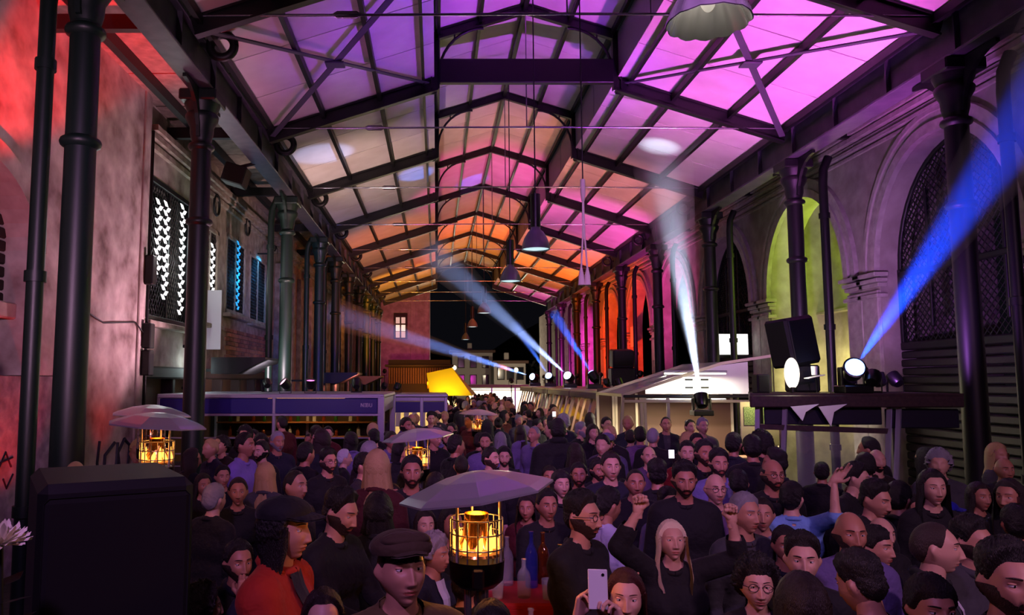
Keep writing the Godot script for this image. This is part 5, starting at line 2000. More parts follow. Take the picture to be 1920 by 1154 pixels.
# ---------------------------------------------------------------- people
class Field:
	# a distance field on a grid, meshed as surface nets
	var o: Vector3
	var h: float
	var nx: int
	var ny: int
	var nz: int
	var d := PackedFloat32Array()
	var t := PackedByteArray()
	var v := PackedVector3Array()
	var n := PackedVector3Array()
	var q := PackedInt32Array()
	var qt := PackedByteArray()
	func _init(lo: Vector3, hi: Vector3, cell: float) -> void:
		o = lo
		h = cell
		nx = int(ceil((hi.x - lo.x) / cell)) + 2
		ny = int(ceil((hi.y - lo.y) / cell)) + 2
		nz = int(ceil((hi.z - lo.z) / cell)) + 2
		d.resize(nx * ny * nz)
		d.fill(9.0)
		t.resize(nx * ny * nz)
	func cap(a: Vector3, b: Vector3, ra: float, rb: float, k: float, tg: int, sz := 1.0) -> void:
		var r := maxf(ra, rb) + k + h * 1.6
		var x0 := clampi(int((minf(a.x, b.x) - r - o.x) / h), 0, nx - 1)
		var x1 := clampi(int((maxf(a.x, b.x) + r - o.x) / h) + 1, 0, nx - 1)
		var y0 := clampi(int((minf(a.y, b.y) - r - o.y) / h), 0, ny - 1)
		var y1 := clampi(int((maxf(a.y, b.y) + r - o.y) / h) + 1, 0, ny - 1)
		var z0 := clampi(int((minf(a.z, b.z) - r - o.z) / h), 0, nz - 1)
		var z1 := clampi(int((maxf(a.z, b.z) + r - o.z) / h) + 1, 0, nz - 1)
		var iz := 1.0 / sz
		var ab := b - a
		ab.z *= iz
		var ll := maxf(ab.length_squared(), 1e-9)
		for z in range(z0, z1 + 1):
			var pz := (o.z + z * h - a.z) * iz
			for y in range(y0, y1 + 1):
				var py := o.y + y * h - a.y
				var i := (z * ny + y) * nx + x0
				for x in range(x0, x1 + 1):
					var p := Vector3(o.x + x * h - a.x, py, pz)
					var u := clampf(p.dot(ab) / ll, 0.0, 1.0)
					var e := (p - ab * u).length() - (ra + (rb - ra) * u)
					var c := d[i]
					if c > 8.0:
						d[i] = e
						t[i] = tg
					elif e < c + k:
						var w := clampf(0.5 + 0.5 * (c - e) / k, 0.0, 1.0)
						d[i] = c + (e - c) * w - k * w * (1.0 - w)
						if e < c:
							t[i] = tg
					i += 1
	func run() -> void:
		var sx := 1
		var sy := nx
		var sz := nx * ny
		var id := PackedInt32Array()
		id.resize(nx * ny * nz)
		for z in nz - 1:
			for y in ny - 1:
				var i := (z * ny + y) * nx - 1
				for x in nx - 1:
					i += 1
					var a := d[i]
					if a > 0.3:
						continue
					var b := d[i + 1]
					var c := d[i + sy]
					var e := d[i + sy + 1]
					var f := d[i + sz]
					var g := d[i + sz + 1]
					var j := d[i + sz + sy]
					var l := d[i + sz + sy + 1]
					var s := int(a < 0) + int(b < 0) + int(c < 0) + int(e < 0) + int(f < 0) + int(g < 0) + int(j < 0) + int(l < 0)
					if s == 0 or s == 8:
						continue
					var p := Vector3.ZERO
					var m := 0
					if (a < 0) != (b < 0): p += Vector3(a / (a - b), 0, 0); m += 1
					if (c < 0) != (e < 0): p += Vector3(c / (c - e), 1, 0); m += 1
					if (f < 0) != (g < 0): p += Vector3(f / (f - g), 0, 1); m += 1
					if (j < 0) != (l < 0): p += Vector3(j / (j - l), 1, 1); m += 1
					if (a < 0) != (c < 0): p += Vector3(0, a / (a - c), 0); m += 1
					if (b < 0) != (e < 0): p += Vector3(1, b / (b - e), 0); m += 1
					if (f < 0) != (j < 0): p += Vector3(0, f / (f - j), 1); m += 1
					if (g < 0) != (l < 0): p += Vector3(1, g / (g - l), 1); m += 1
					if (a < 0) != (f < 0): p += Vector3(0, 0, a / (a - f)); m += 1
					if (b < 0) != (g < 0): p += Vector3(1, 0, b / (b - g)); m += 1
					if (c < 0) != (j < 0): p += Vector3(0, 1, c / (c - j)); m += 1
					if (e < 0) != (l < 0): p += Vector3(1, 1, e / (e - l)); m += 1
					id[i] = v.size() + 1
					v.append(o + (Vector3(x, y, z) + p / m) * h)
					n.append(Vector3(b + e + g + l - a - c - f - j, c + e + j + l - a - b - f - g, f + g + j + l - a - b - c - e).normalized())
		for z in range(1, nz - 1):
			for y in range(1, ny - 1):
				var i := (z * ny + y) * nx
				for x in range(1, nx - 1):
					i += 1
					var a := d[i]
					if a > 0.3:
						continue
					for ax in 3:
						var st := sx if ax == 0 else sy if ax == 1 else sz
						var b := d[i + st]
						if (a < 0) == (b < 0):
							continue
						var s1 := sy if ax == 0 else sz if ax == 1 else sx
						var s2 := sz if ax == 0 else sx if ax == 1 else sy
						var k0 := id[i]
						var k1 := id[i - s1]
						var k2 := id[i - s1 - s2]
						var k3 := id[i - s2]
						if k0 == 0 or k1 == 0 or k2 == 0 or k3 == 0:
							continue
						if a < 0:
							q.append(k0 - 1); q.append(k3 - 1); q.append(k2 - 1); q.append(k1 - 1)
						else:
							q.append(k0 - 1); q.append(k1 - 1); q.append(k2 - 1); q.append(k3 - 1)
						qt.append(t[i] if a < 0 else t[i + st])
	func part(mb: MB, tags: Array, off := 0.0) -> void:
		var map := PackedInt32Array()
		map.resize(v.size())
		for k in qt.size():
			if tags and not tags.has(qt[k]):
				continue
			var w := [0, 0, 0, 0]
			for j in 4:
				var u := q[k * 4 + j]
				if map[u] == 0:
					mb.v.append(v[u] + n[u] * off)
					mb.n.append(n[u])
					map[u] = mb.v.size()
				w[j] = map[u] - 1
			mb.tri(w[0], w[1], w[2])
			mb.tri(w[0], w[2], w[3])

func g1(x: float) -> float:
	return exp(-x * x)

func ss(a: float, b: float, x: float) -> float:
	return smoothstep(a, b, x)

func skull(dir: Vector3, fem: float) -> Vector3:
	# the plain head, without features
	var a := 0.0765
	var b := 0.117
	var c := 0.098 if dir.z > 0 else 0.104
	var r := 1.0 / sqrt(dir.x * dir.x / (a * a) + dir.y * dir.y / (b * b) + dir.z * dir.z / (c * c))
	var p := dir * r
	var lo := ss(-0.015, -0.115, p.y)
	p.x *= 1.0 - (0.30 + 0.07 * fem) * lo
	if p.z > 0:
		p.z += 0.012 * lo * ss(0.0, 0.05, p.z)
		p.z -= 0.006 * ss(0.04, 0.1, p.y)
	else:
		p.z *= 1.0 - 0.45 * ss(-0.02, -0.11, p.y)
	return p

func face_point(dir: Vector3, kind: Dictionary) -> Vector3:
	var fem: float = kind.get("fem", 0.0)
	var p := skull(dir, fem)
	var ax := absf(p.x)
	var y := p.y
	if p.z > 0.01:
		var dz := 0.0
		p.z -= 0.010 * ss(0.05, 0.075, ax) * ss(-0.06, 0.02, y)
		var t := clampf((0.018 - y) / 0.056, 0.0, 1.0)
		var nose: float = kind.get("nose", 1.0)
		if y < 0.03 and y > -0.06:
			var under := ss(-0.052, -0.036, y)
			dz += (0.004 + 0.021 * nose * t) * g1(p.x / (0.0075 + 0.006 * t)) * under * ss(0.03, 0.015, y)
			dz += 0.007 * g1((ax - 0.0135) / 0.006) * g1((y + 0.037) / 0.008)
		dz -= 0.012 * g1((ax - 0.032) / 0.017) * g1((y - 0.010) / 0.012)
		dz += (0.0055 - 0.003 * fem) * g1((y - 0.033) / 0.009) * g1((ax - 0.026) / 0.025)
		dz += 0.005 * g1((ax - 0.040) / 0.018) * g1((y + 0.024) / 0.018)
		dz += 0.0065 * g1(p.x / 0.022) * g1((y + 0.059) / 0.0055)
		dz += 0.0070 * g1(p.x / 0.019) * g1((y + 0.0705) / 0.006)
		dz -= 0.0045 * g1(p.x / 0.024) * g1((y + 0.065) / 0.0026)
		dz -= 0.004 * g1((y + 0.083) / 0.007) * g1(p.x / 0.025)
		dz += 0.008 * g1(p.x / 0.022) * g1((y + 0.101) / 0.014)
		if kind.get("smile", 0.0) > 0.0:
			dz += 0.004 * g1((ax - 0.036) / 0.012) * g1((y + 0.045) / 0.014)
		p.z += dz * ss(0.01, 0.05, p.z)
	var ear := g1((y + 0.002) / 0.027) * g1((p.z + 0.012) / 0.015)
	if ear > 0.05:
		p.x += signf(p.x) * 0.017 * ear * ss(0.04, 0.06, ax)
		p.z -= 0.007 * ear
	return p

var heads := {}

func head_parts(kind: Dictionary, lod: int) -> Dictionary:
	# skin, lips, brow / beard hair, eyeballs and irises, in head space
	var key := str(kind) + str(lod)
	if heads.has(key):
		return heads[key]
	var nu: int = [96, 68, 30][lod]
	var nv: int = [80, 56, 24][lod]
	var pts := PackedVector3Array()
	for i in nv + 1:
		var th := PI * i / nv
		for k in nu:
			var u := TAU * k / nu - PI
			var ph := u - 0.5 * sin(u)
			pts.append(face_point(Vector3(sin(th) * sin(ph), cos(th), sin(th) * cos(ph)), kind))
	var nr := PackedVector3Array()
	nr.resize(pts.size())
	for i in nv + 1:
		for k in nu:
			var q := i * nu + k
			if i == 0 or i == nv:
				nr[q] = Vector3(0, 1 if i == 0 else -1, 0)
				continue
			var e := pts[i * nu + (k + 1) % nu] - pts[i * nu + (k + nu - 1) % nu]
			var f := pts[q + nu] - pts[q - nu]
			var w := f.cross(e).normalized()
			nr[q] = w if w.dot(pts[q]) > 0 else -w
	var out := {"skin": MB.new(), "lip": MB.new(), "hair": MB.new(), "eye": MB.new(), "iris": MB.new()}
	var maps := {}
	for k in out:
		var m := PackedInt32Array()
		m.resize(pts.size())
		maps[k] = m
	var beard: bool = kind.get("beard", false)
	for i in nv:
		for k in nu:
			var c := [i * nu + k, i * nu + (k + 1) % nu, (i + 1) * nu + (k + 1) % nu, (i + 1) * nu + k]
			var p := (pts[c[0]] + pts[c[2]]) * 0.5
			var s := "skin"
			var ax := absf(p.x)
			if p.z > 0.03:
				if absf(p.y + 0.0645) < 0.0095 * (1.0 - pow(ax / 0.025, 2.0)) and ax < 0.025:
					s = "lip"
			if beard and s == "skin" and p.z > -0.02:
				var edge := -0.030 - 0.022 * g1((ax - 0.030) / 0.016) + 0.03 * ss(0.057, 0.068, ax)
				if p.y < edge and p.y > -0.125 and not (ax < 0.017 and p.y > -0.049) :
					s = "hair"
			var m: PackedInt32Array = maps[s]
			var mb: MB = out[s]
			var w := [0, 0, 0, 0]
			for j in 4:
				if m[c[j]] == 0:
					mb.v.append(pts[c[j]] + (nr[c[j]] * 0.0015 if s == "hair" else Vector3.ZERO))
					mb.n.append(nr[c[j]])
					m[c[j]] = mb.v.size()
				w[j] = m[c[j]] - 1
			maps[s] = m
			if i > 0:
				mb.tri(w[0], w[1], w[2])
			if i < nv - 1:
				mb.tri(w[0], w[2], w[3])
	if lod < 2:
		for s in [-1.0, 1.0]:
			var sm := 10 if lod == 0 else 7
			var e := Vector3(0.0315 * s, 0.0095, 0.0735)
			out.eye.ball(e, Vector3(0.0135, 0.0085, 0.0105), sm + 2, sm)
			var br := []
			for k in 6:
				var bx := lerpf(0.013, 0.050, k / 5.0)
				var by := 0.0315 + 0.0035 * sin(PI * k / 5.0 * 0.8 + 0.3)
				var dir := Vector3(bx * s, by, sqrt(maxf(0.0, 1.0 - pow(bx / 0.0765, 2.0) - pow(by / 0.117, 2.0))) * 0.098).normalized()
				br.append(face_point(dir, kind) + Vector3(0, 0, 0.0005))
			var bw := 0.0034 if kind.get("fem", 0.0) < 0.5 else 0.0022
			out.hair.tube(br, [bw * 0.8, bw, bw, bw, bw * 0.8, bw * 0.4], 6)
			out.iris.ball(e + Vector3(-0.001 * s, -0.0005, 0.0068), Vector3(0.0052, 0.0058, 0.0045), sm, sm - 2)
			out.skin.ball(e + Vector3(0, 0.0062, 0.0005), Vector3(0.0165, 0.0055, 0.0120), sm + 2, sm)
			out.skin.ball(e + Vector3(0, -0.0085, -0.001), Vector3(0.0150, 0.0035, 0.0100), sm + 2, sm - 2)
	heads[key] = out
	return out

var hair_noise := FastNoiseLite.new()
var hairs := {}

func hair_mesh(style: String, lod: int) -> MB:
	var key := style + str(lod)
	if hairs.has(key):
		return hairs[key]
	hair_noise.seed = 7
	hair_noise.frequency = 1.0
	hair_noise.fractal_octaves = 2
	var mb := MB.new()
	var nu: int = [72, 52, 34][lod]
	var nv: int = [52, 38, 26][lod]
	var top := 0.024
	var side := 0.014
	var amp := 0.005
	var fr := 55.0
	var line := 0.070
	var side_low := 0.008
	match style:
		"buzz": top = 0.006; side = 0.005; amp = 0.001
		"fade": top = 0.036; side = 0.006; amp = 0.008
		"short": top = 0.024; side = 0.013; amp = 0.006
		"fringe": top = 0.026; side = 0.016; amp = 0.006; line = 0.050; side_low = 0.0
		"bald": top = -0.03; side = 0.008; amp = 0.003
		"curly": top = 0.045; side = 0.038; amp = 0.020; fr = 30.0; line = 0.058; side_low = -0.02
		"long": top = 0.020; side = 0.018; amp = 0.004; line = 0.066; side_low = -0.03
		"bob": top = 0.024; side = 0.022; amp = 0.006; line = 0.054; side_low = -0.03
		"bun": top = 0.016; side = 0.012; amp = 0.004
	var s := mb.v.size()
	var ok := PackedByteArray()
	for i in nv + 1:
		var th := PI * i / nv
		for k in nu + 1:
			var ph := TAU * k / nu
			var dir := Vector3(sin(th) * sin(ph), cos(th), sin(th) * cos(ph))
			var p := skull(dir, 0.0)
			# how far inside the hairline this direction lies
			var low := lerpf(-0.085, side_low, ss(-0.065, -0.02, p.z))
			low = lerpf(low, line - 0.012 * ss(0.03, 0.055, absf(p.x)), ss(0.018, 0.048, p.z))
			var m := p.y - low
			if style == "bald":
				m = minf(m, 0.048 - p.y + 0.02 * ss(0.02, -0.1, p.z))
			var w := ss(-0.004, 0.020 + 0.035 * ss(0.01, 0.06, p.z), m)
			var th2 := lerpf(side, top, ss(0.02, 0.085, p.y))
			if style == "bald":
				th2 = side
			var nz := hair_noise.get_noise_3d(dir.x * fr * 0.4, dir.y * fr * 0.12 if amp < 0.015 else dir.y * fr * 0.4, dir.z * fr * 0.4)
			mb.v.append(p + dir * (th2 * w + amp * nz * w - 0.006 * (1.0 - w)))
			mb.n.append(dir)
			ok.append(1 if m > -0.012 else 0)
	for i in nv + 1:
		for k in nu + 1:
			var c := s + i * (nu + 1) + k
			if i == 0 or i == nv:
				continue
			var e := mb.v[s + i * (nu + 1) + (k + 1) % nu] - mb.v[s + i * (nu + 1) + (k + nu - 1) % nu]
			var f := mb.v[c + nu + 1] - mb.v[c - nu - 1]
			var w := f.cross(e).normalized()
			mb.n[c] = w if w.dot(mb.n[c]) > 0 else -w
	for i in nv:
		for k in nu:
			var a := i * (nu + 1) + k
			if ok[a] and ok[a + 1] and ok[a + nu + 1] and ok[a + nu + 2]:
				if i > 0:
					mb.tri(s + a, s + a + 1, s + a + nu + 2)
				mb.tri(s + a, s + a + nu + 2, s + a + nu + 1)
	if style in ["long", "bob"]:
		# hair that falls past the ears to the neck or the shoulders
		var end := -0.30 if style == "long" else -0.135
		var gap := 1.05 if style == "long" else 1.1
		var cols: int = [40, 26, 16][lod]
		var rows: int = [16, 10, 6][lod]
		for sd in 2:
			s = mb.v.size()
			for i in rows + 1:
				var y := lerpf(0.03, end, float(i) / rows)
				for k in cols + 1:
					var ph := gap + (TAU - 2 * gap) * k / cols
					var back := 0.5 - 0.5 * cos(ph)
					var rx := 0.094 + 0.018 * ss(-0.02, -0.16, y) - 0.02 * ss(-0.2, -0.32, y)
					var rz := 0.112 + 0.006 * back - 0.03 * ss(-0.05, -0.12, y) + 0.05 * ss(-0.12, -0.28, y)
					var wv := 0.006 * hair_noise.get_noise_3d(ph * 9.0, y * 8.0, 3.0) + 0.004 * sin(ph * 26.0)
					var thin := 0.0 if sd == 0 else -0.014 * minf(1.0, 0.7 * minf(k, cols - k))
					var fr2 := ss(end + 0.001, end + 0.03, y)
					var p := Vector3(sin(ph) * (rx + wv + thin * fr2), y + 0.02 * hair_noise.get_noise_2d(ph * 12.0, 1.0) * (1.0 - fr2), cos(ph) * (rz + wv + thin * fr2))
					mb.v.append(p)
					mb.n.append(Vector3(sin(ph) + 0.35 * cos(ph * 26.0), 0.05, cos(ph)).normalized() * (1.0 if sd == 0 else -1.0))
			for i in rows:
				for k in cols:
					var a := s + i * (cols + 1) + k
					mb.tri(a, a + 1, a + cols + 2)
					mb.tri(a, a + cols + 2, a + cols + 1)
	if style == "bun":
		mb.ball(Vector3(0, 0.075, -0.105), Vector3(0.042, 0.04, 0.038), 12, 8)
	hairs[key] = mb
	return mb

var hands := {}

func hand_mesh(pose: String, lod: int) -> MB:
	# a right hand: wrist at the origin, fingers along +y, palm towards +z, thumb on the +x side
	var key := pose + str(lod)
	if hands.has(key):
		return hands[key]
	var f := Field.new(Vector3(-0.07, -0.045, -0.05), Vector3(0.10, 0.22, 0.11), [0.0042, 0.007, 0.011][lod])
	var kx := [0.029, 0.010, -0.010, -0.028]
	var ky := [0.090, 0.095, 0.090, 0.080]
	var ln := [[0.044, 0.026, 0.020], [0.048, 0.030, 0.021], [0.044, 0.028, 0.020], [0.034, 0.021, 0.018]]
	var bend: Array = {"relax": [[20, 25, 15], [26, 30, 18], [30, 34, 20], [34, 36, 20]], "fist": [[82, 100, 55], [84, 102, 55], [86, 102, 55], [88, 100, 55]], "grip": [[48, 50, 35], [52, 55, 35], [54, 56, 36], [52, 54, 36]], "open": [[6, 10, 6], [14, 16, 10], [38, 45, 25], [45, 50, 30]], "phone": [[30, 62, 40], [34, 64, 40], [36, 64, 40], [36, 60, 40]]}[pose]
	f.cap(Vector3(0, -0.035, 0), Vector3(0, 0.01, 0), 0.028, 0.025, 0.012, 1, 0.8)
	for k in 4:
		f.cap(Vector3(kx[k] * 0.55, 0.004, 0), Vector3(kx[k], ky[k], -0.002), 0.0165, 0.0125, 0.014, 1)
		var p := Vector3(kx[k], ky[k], -0.002)
		var an := 0.0
		var sp: float = kx[k] * (2.2 if pose in ["open", "relax"] else 0.6)
		for j in 3:
			an += deg_to_rad(bend[k][j])
			var e: Vector3 = p + Vector3(sp * ln[k][j] * cos(an), cos(an), sin(an)).normalized() * ln[k][j]
			var r := 0.0098 - 0.0009 * j - (0.0012 if k == 3 else 0.0)
			f.cap(p, e, r, r - 0.0009, 0.0035, 1)
			p = e
	var th: Array
	match pose:
		"fist": th = [Vector3(0.020, 0.022, 0.012), Vector3(0.046, 0.050, 0.026), Vector3(0.036, 0.074, 0.042), Vector3(0.012, 0.078, 0.046)]
		"grip": th = [Vector3(0.020, 0.022, 0.010), Vector3(0.050, 0.046, 0.030), Vector3(0.056, 0.066, 0.056), Vector3(0.048, 0.078, 0.078)]
		"phone": th = [Vector3(0.020, 0.022, 0.010), Vector3(0.052, 0.044, 0.022), Vector3(0.058, 0.072, 0.040), Vector3(0.046, 0.094, 0.052)]
		_: th = [Vector3(0.020, 0.022, 0.010), Vector3(0.050, 0.046, 0.022), Vector3(0.064, 0.072, 0.030), Vector3(0.068, 0.096, 0.034)]
	for j in 3:
		f.cap(th[j], th[j + 1], 0.0150 - 0.0026 * j, 0.0124 - 0.0020 * j, 0.006, 1)
	f.run()
	var mb := MB.new()
	f.part(mb, [])
	hands[key] = mb
	return mb

func elbow(s: Vector3, w: Vector3, a: float, b: float, pole: Vector3) -> Vector3:
	var d := w - s
	var l := minf(d.length(), (a + b) * 0.999)
	var x := (a * a - b * b + l * l) / (2 * l)
	var hgt := sqrt(maxf(a * a - x * x, 0.0))
	var u := d.normalized()
	var pl := (pole - u * pole.dot(u)).normalized()
	return s + u * x + pl * hgt

func skin_mats(tone: Color) -> Dictionary:
	var key := "skin" + str(tone)
	if not M.has(key):
		var a := mat(tone, 0.5)
		M[key] = {"skin": a, "lip": mat(tone * Color(0.86, 0.66, 0.66), 0.4)}
	return M[key]

func cloth(c: Color) -> StandardMaterial3D:
	var key := "cloth" + str(c)
	if not M.has(key):
		var m := mat(c, 0.85)
		m.rim_enabled = true
		m.rim = 0.25
		m.rim_tint = 0.5
		m.heightmap_enabled = true
		m.heightmap_texture = M.fold_texture
		m.heightmap_scale = 0.8
		m.uv1_triplanar = true
		m.uv1_scale = Vector3.ONE * 2.2
		M[key] = m
	return M[key]

func hairmat(c: Color) -> StandardMaterial3D:
	var key := "hair" + str(c)
	if not M.has(key):
		var m := mat(c, 0.5)
		m.heightmap_enabled = true
		m.heightmap_texture = M.strand_texture
		m.heightmap_scale = 0.5
		m.uv1_triplanar = true
		m.uv1_scale = Vector3(14, 2.5, 14)
		M[key] = m
	return M[key]

func figure(s: Dictionary) -> Node3D:
	# a standing figure 1.75 m tall at the origin, facing +z; s describes it
	var lod: int = s.get("lod", 1)
	var fem: float = 1.0 if s.get("f", false) else 0.0
	var sw := 0.182 - 0.026 * fem
	var bulk: float = s.get("bulk", 1.0) * (1.0 - 0.06 * fem)
	var coat: float = s.get("coat", 0.008)
	var lean: float = s.get("lean", 0.0)
	var L := {}
	var reach := 0.36
	var lo := Vector3(-0.34, -0.03, -0.26)
	var hi := Vector3(0.34, 1.60, 0.30)
	for sd in [-1.0, 1.0]:
		# sd -1 is the figure's right arm
		var k := "R" if sd < 0 else "L"
		var a: Dictionary = s.get(k, {})
		var sh := Vector3(sd * sw, 1.395, -0.01)
		var w: Vector3 = a.get("w", Vector3(sd * (sw + 0.05), 0.86, 0.04))
		if w.y > 1.6:
			sh += Vector3(-sd * 0.02, 0.05, 0)
		var pole: Vector3 = a.get("pole", Vector3(sd * 0.5, -0.6, -0.6))
		if (w - sh).length() > 0.53:
			w = sh + (w - sh).normalized() * 0.53
		var e := elbow(sh, w, 0.285, 0.255, pole)
		L[k] = {"s": sh, "e": e, "w": w, "a": a}
		for p in [e, w]:
			lo = lo.min(p - Vector3.ONE * 0.09)
			hi = hi.max(p + Vector3.ONE * 0.09)
	var f := Field.new(lo, hi, [0.019, 0.025, 0.036][lod])
	var kk := 0.04
	f.cap(Vector3(-0.075, 0.93, -0.01), Vector3(0.075, 0.93, -0.01), 0.118, 0.118, kk, 3, 0.85)
	f.cap(Vector3(-0.06, 1.08, 0), Vector3(0.06, 1.08, 0), 0.118 * bulk - 0.012 * fem, 0.118 * bulk - 0.012 * fem, kk, 2, 0.85)
	f.cap(Vector3(-0.085, 1.27, 0), Vector3(0.085, 1.27, 0), 0.128 * bulk, 0.128 * bulk, 0.06, 2, 0.86)
	if fem > 0.5:
		for x in [-0.075, 0.075]:
			f.cap(Vector3(x, 1.25, 0.075), Vector3(x, 1.24, 0.085), 0.055, 0.055, 0.04, 2)
	f.cap(Vector3(-sw + 0.035, 1.405, -0.012), Vector3(sw - 0.035, 1.405, -0.012), 0.066 * bulk, 0.066 * bulk, 0.05, 2)
	for x in [-1.0, 1.0]:
		f.cap(Vector3(x * sw * 0.72, 1.425, -0.015), Vector3(x * 0.02, 1.485, -0.02), 0.048, 0.04, 0.04, 2)
	f.cap(Vector3(0, 1.43, -0.012), Vector3(0, 1.575, 0.012), 0.057 - 0.008 * fem, 0.053 - 0.008 * fem, 0.018, 1)
	for x in [-1.0, 1.0]:
		f.cap(Vector3(x * 0.09, 0.90, 0), Vector3(x * 0.10, 0.49, 0.01), 0.086, 0.06, 0.02, 3)
		f.cap(Vector3(x * 0.10, 0.49, 0.01), Vector3(x * 0.105, 0.09, -0.02), 0.058, 0.044, 0.02, 3)
		f.cap(Vector3(x * 0.105, 0.05, -0.03), Vector3(x * 0.12, 0.035, 0.12), 0.045, 0.036, 0.02, 4)
	var bare: bool = s.get("bare", false)
	for k in ["R", "L"]:
		var j: Dictionary = L[k]
		f.cap(j.s, j.e, 0.054 * bulk + coat * 0.5, 0.043 + coat * 0.5, 0.03, 2)
		var cut := 0.86 if not bare else 0.02
		if s.get("pushed", false):
			cut = 0.45
		var mid: Vector3 = j.e.lerp(j.w, cut)
		f.cap(j.e, mid, 0.042 + coat * 0.5, lerpf(0.042, 0.030, cut) + coat * 0.5, 0.012, 2)
		f.cap(mid, j.w, lerpf(0.041, 0.029, cut), 0.027, 0.012, 1)
	f.run()
	var root := Node3D.new()
	var body := ArrayMesh.new()
	var skin := MB.new()
	f.part(skin, [])
	# head, turned on the neck
	var hb := Basis.from_euler(Vector3(s.get("nod", 0.0), s.get("look", 0.0), s.get("tilt", 0.0)))
	var pivot := Vector3(0, 1.545, 0.0)
	var hx := Transform3D(hb, pivot + hb * Vector3(0, 0.088, 0.018))
	var kind := {"fem": fem, "beard": s.get("beard", false), "nose": s.get("nose", 1.0), "smile": s.get("smile", 0.0)}
	var hp := head_parts(kind, lod)
	skin.add(hp.skin, hx)
	for k in ["R", "L"]:
		var j: Dictionary = L[k]
		var fd: Vector3 = j.a.get("dir", (j.w - j.e)).normalized()
		var pd: Vector3 = j.a.get("palm", Vector3(1.0 if k == "R" else -1.0, 0, 0.2))
		pd = (pd - fd * pd.dot(fd)).normalized()
		var xx := fd.cross(pd)
		var hbz := Basis(xx, fd, pd)
		if k == "L":
			hbz = Basis(-xx, fd, pd)
		skin.add(hand_mesh(j.a.get("hand", "relax"), lod if (j.a.has("hand") or lod == 2) else 1), Transform3D(hbz, j.w))
	skin.into(body)
	var mats := skin_mats(s.get("tone", Color(0.62, 0.42, 0.32)))
	var list := [mats.skin]
	for pr in [["lip", mats.lip], ["hair", hairmat(s.get("beardc", s.get("hairc", Color(0.05, 0.035, 0.03))).lerp(s.get("tone", Color(0.68, 0.47, 0.37)), 0.26 if s.get("beard", false) else 0.0))], ["eye", M.eye], ["iris", M.iris]]:
		var part: MB = MB.new()
		part.add(hp[pr[0]], hx)
		if part.ix.size():
			part.into(body)
			list.append(pr[1])
	var bo := MeshInstance3D.new()
	bo.name = "body"
	bo.mesh = body
	root.add_child(bo, true)
	for k in list.size():
		bo.set_surface_override_material(k, list[k])
	# clothes
	var top := MB.new()
	f.part(top, [2], coat)
	var tc: Color = s.get("top", Color(0.02, 0.02, 0.025))
	var ring := []
	var high: float = s.get("collar", 0.0)
	for k in 17:
		var a := TAU * k / 16
		ring.append(Vector3(0.064 * sin(a), 1.474 - 0.024 * cos(a) + high, -0.010 + 0.066 * cos(a)))
	top.tube(ring, 0.017 + high * 0.4, 7, false)
	var jo := obj(s.get("garment", "jacket"), top, cloth(tc), root)
	if s.has("shirt"):
		# the shirt that shows between the open fronts of a jacket
		var v := MB.new()
		for y in 8:
			var y0 := lerpf(1.475, 1.02, y / 8.0)
			var y1 := lerpf(1.475, 1.02, (y + 1) / 8.0)
			var r0 := (0.100 + 0.012 * g1((y0 - 1.27) / 0.12)) * bulk + coat + 0.004 - 0.05 * ss(1.34, 1.47, y0)
			var r1 := (0.100 + 0.012 * g1((y1 - 1.27) / 0.12)) * bulk + coat + 0.004 - 0.05 * ss(1.34, 1.47, y1)
			var w0 := lerpf(0.055, 0.022, y / 8.0)
			var w1 := lerpf(0.055, 0.022, (y + 1) / 8.0)
			v.face([Vector3(-w0, y0, r0 - 0.006), Vector3(0, y0, r0 + 0.004), Vector3(0, y1, r1 + 0.004), Vector3(-w1, y1, r1 - 0.006)], Vector3(0, y0, 0))
			v.face([Vector3(w0, y0, r0 - 0.006), Vector3(0, y0, r0 + 0.004), Vector3(0, y1, r1 + 0.004), Vector3(w1, y1, r1 - 0.006)], Vector3(0, y0, 0))
		obj("shirt_front", v, cloth(s.shirt), root)
	var leg := MB.new()
	f.part(leg, [3], 0.006)
	obj("trousers", leg, cloth(s.get("legs", Color(0.02, 0.022, 0.03))), root)
	var shoe := MB.new()
	f.part(shoe, [4], 0.004)
	obj("shoes", shoe, M.shoe, root)
	# hair and what is worn on the head
	var hc: Color = s.get("hairc", Color(0.022, 0.016, 0.013))
	var style: String = s.get("hair", "short")
	if style != "none":
		var hm := MB.new()
		hm.add(hair_mesh(style, lod), hx)
		obj("hair", hm, hairmat(hc), root)
	if s.has("cap"):
		var cm := MB.new()
		var prof := []
		var flat: bool = s.cap == "flat"
		for k in 9:
			var a := PI * 0.5 * k / 8
			prof.append([0.107 * sin(a) * (1.09 if flat else 1.0), 0.072 + 0.070 * cos(a) * (0.9 if flat else 1.0)])
		prof.append([0.110 if flat else 0.105, 0.056])
		cm.lathe(prof, 28, hx * Transform3D(Basis().scaled(Vector3(0.90, 1, 1.13)), Vector3(0, 0, -0.004)))
		var vis := []
		for r in 5:
			for k in 11:
				var a := lerpf(-1.15, 1.15, k / 10.0)
				var ext := (0.036 if flat else 0.070) * r / 4.0 * cos(a * 0.9)
				vis.append(hx * Vector3(0.098 * sin(a) * (1.0 - 0.05 * r), 0.074 - 0.016 * r / 4.0 - 0.014 * absf(sin(a)), 0.115 * cos(a) + ext - 0.004))
		for sd in [0.0, 1.0]:
			var b := cm.v.size()
			for p in vis:
				cm.v.append(p + hb * Vector3(0, 0.006 * sd, 0))
				cm.n.append(hb * Vector3(0, 1 if sd > 0 else -1, 0.15).normalized())
			for r in 4:
				for k in 10:
					var a := b + r * 11 + k
					cm.tri(a, a + 1, a + 12)
					cm.tri(a, a + 12, a + 11)
		if flat:
			cm.ball(hx * Vector3(0, 0.100, 0.050), Vector3(0.088, 0.030, 0.066), 18, 10, hb)
